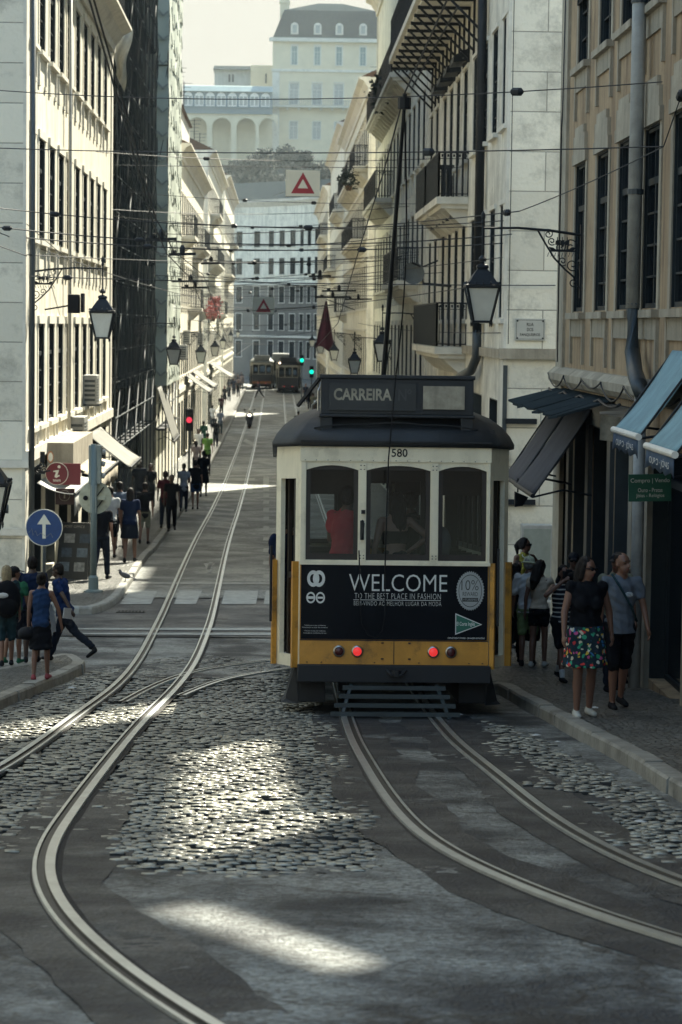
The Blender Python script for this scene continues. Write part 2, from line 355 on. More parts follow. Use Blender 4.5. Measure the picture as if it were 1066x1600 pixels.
for k in range(5):
    y=793+k*7; mark([(322,y+3),(365,y+7),(367,y+4),(324,y)])
mark([(350,771),(395,771),(395,765),(352,765)]); mark([(352,752),(398,752),(398,748),(352,748)])
for k in range(13):
    y=905-k*22*(1-k*0.035); mark([(411,y),(420,y),(421,y-6),(412,y-6)])
mark([(380,690),(400,700),(404,697),(384,686)])
# ---- rails
def crom(pts,n=10):
    out=[]; P_=[pts[0]]+list(pts)+[pts[-1]]
    for i in range(1,len(P_)-2):
        for k in range(n):
            t=k/n; a,b,c,d=P_[i-1],P_[i],P_[i+1],P_[i+2]
            out.append(tuple(0.5*((2*b[j])+(-a[j]+c[j])*t+(2*a[j]-5*b[j]+4*c[j]-d[j])*t*t+(-a[j]+3*b[j]-3*c[j]+d[j])*t**3) for j in range(2)))
    out.append(tuple(pts[-1])); return out
def smooth_path(pts,it=6):
    p=np.array(pts)
    for _ in range(it): p[1:-1]=(p[:-2]+2*p[1:-1]+p[2:])/4
    return p
def gp(l): return [(G(*p).x,G(*p).y) for p in l]
def resample(p,step):
    p=np.array(p); d=np.r_[0,np.cumsum(np.hypot(*np.diff(p,axis=0).T))]; n=max(2,int(d[-1]/step)); s=np.linspace(0,d[-1],n)
    return np.c_[np.interp(s,d,p[:,0]),np.interp(s,d,p[:,1])]
def offs(path,o):
    p=np.array(path); t=np.gradient(p,axis=0); t/=np.linalg.norm(t,axis=1)[:,None]; return p+np.c_[t[:,1],-t[:,0]]*o
RAILPATHS=[]
def rail(path,parent,side=1,w=0.055,edge=True,top=0.038):
    """side=+1: groove to the right of the head when looking along the path"""
    RAILPATHS.append(np.array(path))
    def ribbon(mb,o0,o1,z0,z1,m):
        a=offs(path,o0);b=offs(path,o1);n=len(a);base=len(mb.v)
        for i in range(n): mb.v.append((a[i,0],a[i,1],gz(a[i,1])+z0)); mb.v.append((b[i,0],b[i,1],gz(b[i,1])+z1))
        for i in range(n-1): mb.f.append((base+2*i,base+2*i+1,base+2*i+3,base+2*i+2)); mb.m.append(m)
    mb=MB(); s=side
    ribbon(mb,-w*s,0,top-.002,top,0); ribbon(mb,-w*s-.004*s,-w*s,-0.01,top-.002,0); ribbon(mb,0,0.004*s,top,0.022,1)
    ribbon(mb,0.004*s,0.042*s,0.022,0.022,1); ribbon(mb,0.042*s,0.046*s,0.022,top-.003,1); ribbon(mb,0.046*s,0.068*s,top-.003,top-.003,0); ribbon(mb,0.068*s,0.072*s,top-.003,-0.01,0)
    r_=mb.build('rail',[m_steel,m_groove],parent,smooth=False)
    if edge:
        e=MB(); rg=np.random.default_rng(len(RAILPATHS)); n=len(path)
        j1=np.convolve(rg.uniform(0,.035,n+4),np.ones(5)/5,'valid'); j2=np.convolve(rg.uniform(0,.035,n+4),np.ones(5)/5,'valid')
        a=np.array(path); t=np.gradient(a,axis=0); t/=np.linalg.norm(t,axis=1)[:,None]; nr=np.c_[t[:,1],-t[:,0]]
        L_=a-nr*(.060+j1)[:,None]; R_=a+nr*(.075+j2)[:,None]
        for i in range(n): e.v.append((L_[i,0],L_[i,1],gz(L_[i,1])+.0185)); e.v.append((R_[i,0],R_[i,1],gz(R_[i,1])+.0185))
        for i in range(n-1): e.f.append((2*i,2*i+1,2*i+3,2*i+2)); e.m.append(0)
        e.build('rusty_bed',m_rust,r_)
far=lambda x:[(x,62),(x,80),(x,110),(x,160),(x,220),(x,300)]
LLa=gp([(420,1790),(150,1640),(-40,1540),(-150,1450),(-190,1370),(-150,1300),(-60,1238),(0,1206),(60,1166),(120,1120),(180,1076),(213,1038),(238,992),(262,942)])+far(-2.12)
LRa=gp([(470,1700),(300,1600),(218,1545),(148,1489),(96,1435),(68,1378),(76,1326),(108,1276),(155,1212),(218,1134),(272,1080),(302,1040),(320,998),(335,950)])+far(-1.22)
RLa=gp([(1350,1560),(1200,1520),(1066,1479),(950,1443),(850,1405),(762,1368),(692,1332),(642,1293),(602,1243),(573,1195),(552,1155)])+[(0.76,26),(0.8,32),(0.82,40)]+far(0.7)
RRa=gp([(1350,1470),(1200,1428),(1066,1386),(980,1350),(903,1310),(842,1269),(792,1228),(745,1190),(708,1158)])+[(1.66,26),(1.7,32),(1.72,40)]+far(1.6)
prep=lambda p: smooth_path(resample(smooth_path(crom(p,8),6),0.22),10)
tl=thing('tram_track','curving steel tram track on the left, leading down the middle of the street to the scooter','tram track',kind='structure')
_lr=prep(LRa); _of=offs(_lr,-.9); _nr=_of[_lr[:,1]<12.6]; _ll=prep(LLa); _ll=_ll[(_ll[:,1]>17.5)]
_bz=[tuple(_nr[-1]+( _ll[0]-_nr[-1])*t+np.array([-.28*math.sin(math.pi*t),0])) for t in np.linspace(0,1,14)][1:-1]
rail(smooth_path(resample(np.vstack([_nr,np.array(_bz),_ll]),.22),14),tl,1); rail(_lr,tl,-1)
tr=thing('tram_track','curving steel tram track running under the yellow tram','tram track',kind='structure')
rail(prep(RLa),tr,1); rail(prep(RRa),tr,-1)
tx=thing('crossover_track','thin crossover rails joining the two tram tracks beside the cobbles','tram track',kind='structure')
rail(prep(gp([(190,1100),(226,1080),(270,1061),(330,1045),(440,1032),(520,1020),(600,1000)])),tx,1,w=.035,edge=False,top=.034)
rail(prep(gp([(285,1090),(310,1079),(345,1066),(390,1056),(440,1049),(530,1035),(640,1010)])),tx,-1,w=.035,edge=False,top=.034)
# ---- cobbles: individual setts
def inpoly(x,y,poly):
    c=np.zeros(len(x),bool); n=len(poly)
    for i in range(n):
        x1,y1=poly[i];x2,y2=poly[(i+1)%n]
        if y1==y2: continue
        k=((y1>y)!=(y2>y))&(x<(x2-x1)*(y-y1)/(y2-y1)+x1); c^=k
    return c
def cobble_mat():
    m=mat('basalt_setts',(0.10,0.105,0.105),rough=0.38,var=0); n=m.node_tree.nodes; l=m.node_tree.links; b=n['Principled BSDF']
    tc=n.new('ShaderNodeTexCoord'); t=n.new('ShaderNodeTexNoise'); t.inputs['Scale'].default_value=7; t.inputs['Detail'].default_value=3; l.new(tc.outputs['Object'],t.inputs['Vector'])
    v=n.new('ShaderNodeTexNoise'); v.inputs['Scale'].default_value=0.45; v.inputs['Detail'].default_value=4; l.new(tc.outputs['Object'],v.inputs['Vector'])
    ad=n.new('ShaderNodeMath'); ad.operation='MULTIPLY'; l.new(t.outputs[0],ad.inputs[0]); l.new(v.outputs[0],ad.inputs[1])
    cr=n.new('ShaderNodeValToRGB'); e=cr.color_ramp.elements; e[0].position=0.14; e[0].color=(0.11,0.11,0.10,1); e[1].position=0.36; e[1].color=(0.40,0.39,0.33,1); l.new(ad.outputs[0],cr.inputs[0]); l.new(cr.outputs[0],b.inputs['Base Color'])
    r2=n.new('ShaderNodeMapRange'); r2.inputs[3].default_value=0.42; r2.inputs[4].default_value=0.22; l.new(v.outputs[0],r2.inputs[0]); l.new(r2.outputs[0],b.inputs['Roughness'])
    bp=n.new('ShaderNodeBump'); bp.inputs['Strength'].default_value=0.5; bp.inputs['Distance'].default_value=0.01
    g2=n.new('ShaderNodeTexNoise'); g2.inputs['Scale'].default_value=50; g2.inputs['Detail'].default_value=4; l.new(tc.outputs['Object'],g2.inputs['Vector']); l.new(g2.outputs[0],bp.inputs['Height']); l.new(bp.outputs[0],b.inputs['Normal'])
    return m
m_cob=cobble_mat(); m_joint=mat('sett_joint_dirt',(0.03,0.03,0.028),rough=.9,var=.3,vs=5)
def setts(name,polys,sx=0.112,sy=0.092,top=0.009,edge=0.05,label=None):
    allp=np.concatenate([np.array(p) for p in polys]); x0,y0=allp.min(0)-.1;x1,y1=allp.max(0)+.1
    gx=np.arange(x0,x1,sx); gy=np.arange(y0,y1,sy); X,Y=np.meshgrid(gx,gy)
    row=np.arange(len(gy))[:,None]; X=X+(row%2)*sx/2+rng.normal(0,.008,X.shape)+0.05*np.sin(Y*1.3)
    Y=Y+rng.normal(0,.007,Y.shape)+0.10*np.sin(X*1.1+.7)+0.04*np.sin(X*3.1)
    X=X.ravel();Y=Y.ravel(); jx=X*1.0; jy=Y*1.0
    keep=np.zeros(len(X),bool)
    for p in polys:
        for ox,oy in ((0,0),(.12,0),(-.12,0),(0,.2),(0,-.2)): keep|=inpoly(jx+ox,jy+oy,p)
    for rp in RAILPATHS:
        q=rp[(rp[:,1]>y0-1)&(rp[:,1]<y1+1)]
        if len(q)==0: continue
        d=np.min(np.hypot(X[:,None]-q[None,:,0],Y[:,None]-q[None,:,1]),axis=1); keep&=d>0.125
    X=X[keep];Y=Y[keep];N=len(X)
    hx=(sx/2-.002)*rng.uniform(.88,1.0,N); hy=(sy/2-.003)*rng.uniform(.88,1.0,N); a=rng.normal(0,.09,N); ca,sa=np.cos(a),np.sin(a)
    tx_=rng.normal(0,.035,N); ty_=rng.normal(-.0,.045,N); tz=top+rng.normal(0,.006,N)+0.008*np.sin(X*2.3)*np.sin(Y*1.7)
    tmpl=[(-1,-1,-.03),(1,-1,-.03),(1,1,-.03),(-1,1,-.03)]+[(u,v,0) for u,v in ((-.82,-.82),(0,-.92),(.82,-.82),(.92,0),(.82,.82),(0,.92),(-.82,.82),(-.92,0))]+[(0,0,.006)]
    V=np.zeros((N,13,3)); jit=rng.normal(0,.06,(N,13,2))
    for i,(u,v,w) in enumerate(tmpl):
        uu=(u+jit[:,i,0]*(i<12))*hx; vv=(v+jit[:,i,1]*(i<12))*hy
        V[:,i,0]=X+uu*ca-vv*sa; V[:,i,1]=Y+uu*sa+vv*ca
        V[:,i,2]=gza(Y)+(Y*0)+ (V[:,i,1]-Y)*0 + (w if i<4 else 0)+ (0 if i<4 else 1)*(tz+w+uu*tx_+vv*ty_)
    ft=[(12,4,5),(12,5,6),(12,6,7),(12,7,8),(12,8,9),(12,9,10),(12,10,11),(12,11,4)]
    fq=[(0,1,6,4),(1,2,8,6),(2,3,10,8),(3,0,4,10)]
    ft2=[(4,6,5),(6,8,7),(8,10,9),(10,4,11)]
    fs=[]; base=(np.arange(N)*13)
    F3=np.concatenate([(np.array(ft)[None]+base[:,None,None]).reshape(-1,3),(np.array(ft2)[None]+base[:,None,None]).reshape(-1,3)]); F4=(np.array(fq)[None]+base[:,None,None]).reshape(-1,4)
    me=bpy.data.meshes.new(name); me.from_pydata(V.reshape(-1,3).tolist(),[],F3.tolist()+F4.tolist())
    me.polygons.foreach_set('use_smooth',[True]*len(F3)+[False]*len(F4)); me.materials.append(m_cob); me.materials.append(m_joint); me.polygons.foreach_set('material_index',[0]*(N*8)+[1]*(len(F3)-N*8)+[1]*len(F4)); me.update()
    return mesh_obj(name,me,kind='structure')
polyA=gp([(-200,1108),(0,1112),(60,1088),(130,1062),(200,1035),(330,1026),(440,1040),(475,1085),(515,1150),(522,1210),(552,1265),(590,1350),(560,1362),(380,1368),(215,1362),(205,1330),(180,1290),(90,1300),(0,1335),(-200,1345)])
polyB=gp([(760,1130),(800,1140),(850,1170),(960,1225),(1066,1285),(1200,1350),(1200,1400),(1066,1352),(980,1322),(905,1262),(1000,1262),(960,1245),(850,1232),(800,1195)])
setts('cobbled_road',[polyA,polyB])
def near_road():
    x0,x1,y0,y1,st=-5.2,4.4,8.0,30.0,.05
    gx=np.arange(x0,x1+.01,st); gy=np.arange(y0,y1+.01,st); X,Y=np.meshgrid(gx,gy); cx=(X[:-1,:-1]+st/2).ravel(); cy=(Y[:-1,:-1]+st/2).ravel()
    def nz(a,b,k): return .5*np.sin(a*k*1.9+np.sin(b*k*2.7)*1.3+k)+.5*np.sin(b*k*2.3+np.sin(a*k*3.1+k)*1.7)
    wx=cx+.06*nz(cx,cy,1.7)+.035*nz(cx,cy,6.1)+.02*rng.normal(0,.6,len(cx)); wy=cy+.16*nz(cy,cx,1.3)+.08*nz(cy,cx,5.3)+.02*rng.normal(0,.8,len(cx))
    hole=np.zeros(len(cx),bool)
    for p in (polyA,polyB): hole|=inpoly(wx,wy,p)
    h=.012+.004*nz(X,Y,.9)+.0025*nz(Y,X,2.9)+.0010*rng.normal(0,1,X.shape)
    V=np.c_[X.ravel(),Y.ravel(),gza(Y.ravel())+h.ravel()]; nx=len(gx); idx=np.arange((len(gx)-1)*(len(gy)-1)); r_=idx//(nx-1); c_=idx%(nx-1); a=r_*nx+c_; Fq=np.c_[a,a+1,a+nx+1,a+nx][~hole]
    me=bpy.data.meshes.new('near_road'); me.from_pydata(V.tolist(),[],Fq.tolist()); me.polygons.foreach_set('use_smooth',[True]*len(Fq)); me.materials.append(m_asph); me.update(); mesh_obj('near_road',me,kind='structure')
near_road()
strip('near_road',lambda y:-14,lambda y:4.4,list(np.arange(30.0,37.3,0.5)),0.012,m_asph)
strip('near_road',lambda y:-14,lambda y:-5.2,list(np.arange(-10,30.01,1)),0.012,m_asph)
strip('near_road',lambda y:-5.2,lambda y:4.4,list(np.arange(-10,8.01,1)),0.012,m_asph)
def patch(path,w0,w1,dz,m,name='asphalt_patch',seed=0):
    a=np.array(path); rg=np.random.default_rng(seed); n=len(a); j=lambda:np.convolve(rg.uniform(-.10,.10,n+8),np.ones(9)/9,'valid')*2.2
    L_=offs(a,0)+ (offs(a,1)-a)*(w0+j())[:,None]; R_=a+(offs(a,1)-a)*(w1+j())[:,None]; mb=MB()
    for i in range(n): mb.v.append((L_[i,0],L_[i,1],gz(L_[i,1])+dz)); mb.v.append((R_[i,0],R_[i,1],gz(R_[i,1])+dz))
    for i in range(n-1): mb.f.append((2*i,2*i+1,2*i+3,2*i+2)); mb.m.append(0)
    mb.build(name,m,kind='structure')
m_tar=asphalt_mat('fresh_coarse_asphalt',(0.008,0.010,0.014),(0.035,0.038,0.04),1.6)
cutp=lambda p,y0,y1: p[(p[:,1]>y0)&(p[:,1]<y1)]
patch(cutp(RAILPATHS[2],9.5,26),-.38,.34,.0160,m_tar,seed=1); patch(cutp(RAILPATHS[3],9.5,26),-.30,.42,.0155,m_tar,seed=2); patch(cutp(RAILPATHS[1],7,17.2),-.34,.38,.0160,m_tar,seed=3)
# a worn concrete skin the setts sit in
m_bed=mat('sett_bedding',(0.035,0.036,0.036),rough=0.9,var=0.3,vs=6)
# ---- sidewalks and kerbs
def calcada_mat():
    m=mat('calcada_paving',(0.3,0.3,0.27),rough=0.45,var=0); n=m.node_tree.nodes; l=m.node_tree.links; b=n['Principled BSDF']
    tc=n.new('ShaderNodeTexCoord'); v=n.new('ShaderNodeTexVoronoi'); v.feature='F1'; v.inputs['Scale'].default_value=13; v.inputs['Randomness'].default_value=0.75; l.new(tc.outputs['Object'],v.inputs['Vector'])
    d=n.new('ShaderNodeTexVoronoi'); d.feature='DISTANCE_TO_EDGE'; d.inputs['Scale'].default_value=13; d.inputs['Randomness'].default_value=0.75; l.new(tc.outputs['Object'],d.inputs['Vector'])
    mr=n.new('ShaderNodeMapRange'); mr.inputs[2].default_value=0.16; l.new(d.outputs['Distance'],mr.inputs[0])
    cr=n.new('ShaderNodeValToRGB'); e=cr.color_ramp.elements; e[0].color=(0.10,0.10,0.09,1); e[1].color=(0.30,0.295,0.26,1); l.new(v.outputs['Color'],cr.inputs[0])
    t=n.new('ShaderNodeTexNoise'); t.inputs['Scale'].default_value=1.3; t.inputs['Detail'].default_value=7; l.new(tc.outputs['Object'],t.inputs['Vector'])
    m2=n.new('ShaderNodeMixRGB'); m2.blend_type='MULTIPLY'; m2.inputs[0].default_value=0.8; l.new(cr.outputs[0],m2.inputs[1]); l.new(t.outputs[0],m2.inputs[2])
    mx=n.new('ShaderNodeMixRGB'); mx.inputs[1].default_value=(0.02,0.02,0.02,1); l.new(mr.outputs[0],mx.inputs[0]); l.new(m2.outputs[0],mx.inputs[2]); l.new(mx.outputs[0],b.inputs['Base Color'])
    hh=n.new('ShaderNodeMath'); hh.operation='MULTIPLY_ADD'; hh.inputs[1].default_value=0.9; l.new(v.outputs['Color'],hh.inputs[0]); l.new(mr.outputs[0],hh.inputs[2])
    bp=n.new('ShaderNodeBump'); bp.inputs['Strength'].default_value=1.0; bp.inputs['Distance'].default_value=0.016; l.new(hh.outputs[0],bp.inputs['Height']); l.new(bp.outputs[0],b.inputs['Normal'])
    return m
m_calc=calcada_mat()
m_kerb=mat('kerb_stone',(0.24,0.235,0.21),rough=0.5,var=0.3,vs=4,bump=0.6,bs=22,dirt=0.75,ds=1.6)
KH=0.14
def kerb_fn(pts):
    a=np.array(sorted(pts,key=lambda p:p[1])); return lambda y: float(np.interp(y,a[:,1],a[:,0]))
def sidewalk(kpts,wallx,name='pavement'):
    """kpts = polyline of the kerb's road edge, in order; wallx: x of the far side"""
    k=resample(kpts,0.25); cx=np.mean(k[:,0]); s=1 if wallx>cx else -1      # s: direction from kerb to the wall
    mb=MB(); n=len(k); W_=0.16
    t=np.gradient(k,axis=0); t/=np.linalg.norm(t,axis=1)[:,None]; nr=np.c_[t[:,1],-t[:,0]]
    mid=np.argmin(abs(k[:,0]-np.median(k[:,0])))
    if nr[mid,0]*s<0: nr=-nr
    inn=k+nr*W_
    from mathutils.geometry import tessellate_polygon
    y0_,y1_=inn[0,1],inn[-1,1]; wy=np.linspace(y1_,y0_,max(3,int(abs(y1_-y0_)/1.0)))
    poly=[Vector((p[0],p[1],0)) for p in inn]+[Vector((wallx,y,0)) for y in wy]
    for p in poly: mb.v.append((p.x,p.y,gz(p.y)+KH-.004))
    for t_ in tessellate_polygon([poly]):
        A_,B_,C_=[poly[i] for i in t_]
        if (B_-A_).cross(C_-A_).z<0: t_=t_[::-1]
        mb.f.append(tuple(t_)); mb.m.append(0)
    mb.build(name,m_calc,kind='structure')
    kb=MB(); d=np.r_[0,np.cumsum(np.hypot(*np.diff(k,axis=0).T))]; pos=0; rg=random.Random(3)
    while pos<d[-1]-.2:
        L_=rg.uniform(.75,1.25) if k[:,1].max()<60 else rg.uniform(1.6,2.6); e=min(pos+L_,d[-1]); m_=max(2,int((e-pos)/.25)+1)
        ss=np.linspace(pos+.008,e-.008,m_); jz=rg.uniform(-.008,.006); jo=rg.uniform(-.008,.008)
        base=len(kb.v)
        for s_ in ss:
            px_=np.interp(s_,d,k[:,0]);py_=np.interp(s_,d,k[:,1]); n0=np.array([np.interp(s_,d,nr[:,0]),np.interp(s_,d,nr[:,1])]); n0/=np.linalg.norm(n0)
            for o,z in ((0+jo,-.03),(0.004+jo,KH-.025),(0.022+jo,KH+.001+jz),(W_-.002,KH+.003+jz),(W_+.0,-.03)):
                x_=px_+n0[0]*o; y_=py_+n0[1]*o; kb.v.append((x_,y_,gz(py_)+z))
        for i in range(m_-1):
            for j in range(4): kb.f.append((base+i*5+j,base+(i+1)*5+j,base+(i+1)*5+j+1,base+i*5+j+1)); kb.m.append(0)
        kb.f.append(tuple(base+j for j in range(5))); kb.m.append(0); kb.f.append(tuple(base+(m_-1)*5+j for j in range(4,-1,-1))); kb.m.append(0)
        pos=e
    kb.build('kerb',m_kerb,kind='structure')
kR=[tuple(p) for p in smooth_path(crom([(4.4,6)]+[(G(*p).x,G(*p).y) for p in [(1200,1335),(1066,1258),(1020,1228),(962,1190),(905,1160),(850,1128),(800,1100),(778,1086)]]+[(2.36,28.5),(2.4,33),(2.45,35.2),(2.7,36.2),(3.3,36.9),(4.3,37.15)],6),3)]
sidewalk(kR,4.5)
kLn=[tuple(p) for p in smooth_path(crom([(-4.6,5),(-3.9,14)]+[(G(*p).x,G(*p).y) for p in [(-120,1160),(0,1112),(60,1086),(112,1064),(131,1054),(128,1044),(90,1036)]]+[(-4.0,28.6),(-8.8,28.7)],6),2)]
print('corner',[tuple(round(c,2) for c in (G(*p).x,G(*p).y)) for p in [(0,1112),(60,1086),(112,1064),(131,1054),(128,1044),(90,1036),(120,962),(160,957)]])
sidewalk(kLn[:],-9)

kLf=[tuple(p) for p in smooth_path(crom([(-9,43.2),(-5,43.2)]+[(G(*p).x,G(*p).y) for p in [(120,962),(160,957),(186,942),(203,918),(232,873)]]+[(-2.95,60),(-3.05,85),(-3.1,120),(-3.15,160),(-3.15,262)],6),2)]
sidewalk(kLf,-9.2)
kRf=[tuple(p) for p in smooth_path(crom([(8,43.8),(4,43.8),(3.0,44.1),(2.5,45.5),(2.45,48),(2.45,80),(2.5,160),(2.5,262)],6),2)]
sidewalk(kRf,8.5)
# ------------------------------------------------------------------ buildings
WC={}
def window_meshes(w,h,style,frame,stone,pane):
    """local: x along wall, -y out of the wall, z up; origin at sill centre on the wall face"""
    key=(round(w,2),round(h,2),style,frame.name,stone.name,pane.name)
    if key in WC: return WC[key]
    mb=MB(); t=.16 if style!='plain' else .09
    if style!='none':
        mb.box(-w/2-t,-w/2,-.018,.02,-.02,h+.0,1); mb.box(w/2,w/2+t,-.018,.02,-.02,h,1)
        mb.box(-w/2-t-.003,w/2+t+.003,-.05,.02,h,h+t,1); mb.box(-w/2-t-.04,w/2+t+.04,-.10,.02,-.11,-.02,1)
    if style=='lintel':          # stepped lintel and dropped apron ears
        mb.box(-w/2-.06,w/2+.06,-.048,.02,h+t,h+t+.24,1); mb.box(-w/2+.10,w/2-.10,-.046,.02,h+t+.24,h+t+.36,1)
        mb.box(-w/2-t,-w/2-t+.10,-.04,.02,-.75,-.11,1); mb.box(w/2+t-.10,w/2+t,-.04,.02,-.75,-.11,1)
        mb.box(-w/2-t+.10,w/2+t-.10,-.03,.02,-.36,-.11,1)
    if style=='apron':
        mb.box(-w/2-t,-w/2-t+.09,-.04,.02,-.7,-.11,1); mb.box(w/2+t-.09,w/2+t,-.04,.02,-.7,-.11,1)
        mb.box(-w/2-t+.09,-w/2-t+.30,-.038,.02,-.7,-.62,1); mb.box(w/2+t-.30,w/2+t-.09,-.038,.02,-.7,-.62,1)
    if style=='cornice':
        mb.box(-w/2-t-.08,w/2+t+.08,-.16,.02,h+t+.10,h+t+.19,1); mb.box(-w/2-t,w/2+t,-.07,.02,h+t,h+t+.10,1)
    d=.06; f=.06
    mb.box(-w/2+.002,-w/2+.02,.001,d,.002,h-.002,0); mb.box(w/2-.02,w/2-.002,.001,d,.002,h-.002,0); mb.box(-w/2+.02,w/2-.02,.001,d,h-.02,h-.002,0)
    mb.box(-w/2,-w/2+f,d-.03,d+.04,0,h,0); mb.box(w/2-f,w/2,d-.03,d+.04,0,h,0); mb.box(-w/2+f,w/2-f,d-.03,d+.04,0,f,0); mb.box(-w/2+f,w/2-f,d-.03,d+.04,h-f,h,0)
    tz=h*.70 if h>1.5 else h*.66
    mb.box(-w/2+f,w/2-f,d-.025,d+.03,tz-.04,tz+.04,0); mb.box(-.035,.035,d-.02,d+.03,f,tz-.04,0)
    mb.box(-.018,.018,d-.03,d+.03,tz+.04,h-f,0)
    if h>1.5:
        for q in (.25,.5,.75): 
            z=tz*q; mb.box(-w/2+f,-.035,d-.025,d+.02,z-.013,z+.013,0); mb.box(.035,w/2-f,d-.025,d+.02,z-.013,z+.013,0)
    fm=mb.mesh('window',[frame,stone])
    pb=MB().add([(-w/2+.03,d+.01,.03),(w/2-.03,d+.01,.03),(w/2-.03,d+.01,h-.03),(-w/2+.03,d+.01,h-.03)],[(0,1,2,3)])
    pm=pb.mesh('pane',[pane]); WC[key]=(fm,pm); return WC[key]
def add_window(root,side,x,y,z,w,h,style,frame,stone,pane,shut=None):
    fm,pm=window_meshes(w,h,style,frame,stone,pane)
    rz={'L':math.pi/2,'R':-math.pi/2,'F':0}[side]
    o=ORG[root.name]; a=mesh_obj('window',fm,root,Vector((x,y,z))-o,(0,0,rz)); mesh_obj('pane',pm,a)
    return a
def railing_bars(mb,p1,p2,h,step=.12,r=.012,m=0,belly=0,out=(0,0)):
    p1=Vector(p1);p2=Vector(p2);L_=(p2-p1).length;n=max(1,int(L_/step)); d=(p2-p1)/n
    up_=Vector((0,0,1)); o=Vector((out[0],out[1],0))
    mb.obox(p1+up_*h,p2+up_*h,.05,.035,m); mb.obox(p1+up_*.07,p2+up_*.07,.03,.02,m); mb.obox(p1+up_*(h-.14),p2+up_*(h-.14),.02,.015,m)
    for i in range(n+1):
        q=p1+d*i
        mb.obox(q+up_*.02,q+up_*h,r*2,r*2,m,upv=(1,0,0))
        if i<n:
            c=q+d*.5+up_*(h-.07); mb.lathe([(.045,-.006),(.045,.006)],c,6,m) if False else mb.box(c.x-.02,c.x+.02,c.y-.02,c.y+.02,c.z-.03,c.z+.03,m)
def balcony(root,side,X,ya,yb,z,dep=.75,stone=None,plants=False,rh=1.0,brackets=True,heavy=0.0):
    s=1 if side=='L' else -1; o=ORG[root.name]; mb=MB(); st=stone or m_lime
    x0,x1=X,X+s*dep
    mb.box(x0,x1,ya,yb,z-.16,z,0); mb.box(x0,x1-s*.10,ya+.08,yb-.08,z-.26,z-.16,0)
    if brackets:
        n=max(2,int((yb-ya)/1.3)+1)
        for i in range(n):
            y=ya+.3+(yb-ya-.6)*i/(n-1); mb.prism([(x0,z-.26),(x1-s*.2,z-.26),(x1-s*.3,z-.36),(x0+s*.12,z-.62),(x0,z-.66)],'y',y-.09,y+.09,0)
    b=mb.build('balcony',[st],root,world=True)
    rb=MB(); xi=x1-s*.05
    railing_bars(rb,(xi,ya+.05,z),(xi,yb-.05,z),rh,r=.012+heavy); railing_bars(rb,(x0,ya+.05,z),(xi,ya+.05,z),rh,r=.012+heavy); railing_bars(rb,(x0,yb-.05,z),(xi,yb-.05,z),rh,r=.012+heavy)
    r_=rb.build('railing',[m_iron],b,world=False); r_.data.transform(Matrix.Translation(-o)); ORG[b.name]=o
    return b
def cornice_prof(X,s,z,d=.55,h=.7):
    return [(X,z-h),(X+s*.08,z-h),(X+s*.10,z-h*.7),(X+s*d*.45,z-h*.45),(X+s*d*.55,z-h*.30),(X+s*d*.9,z-h*.16),(X+s*d,z-h*.12),(X+s*d,z),(X,z)]
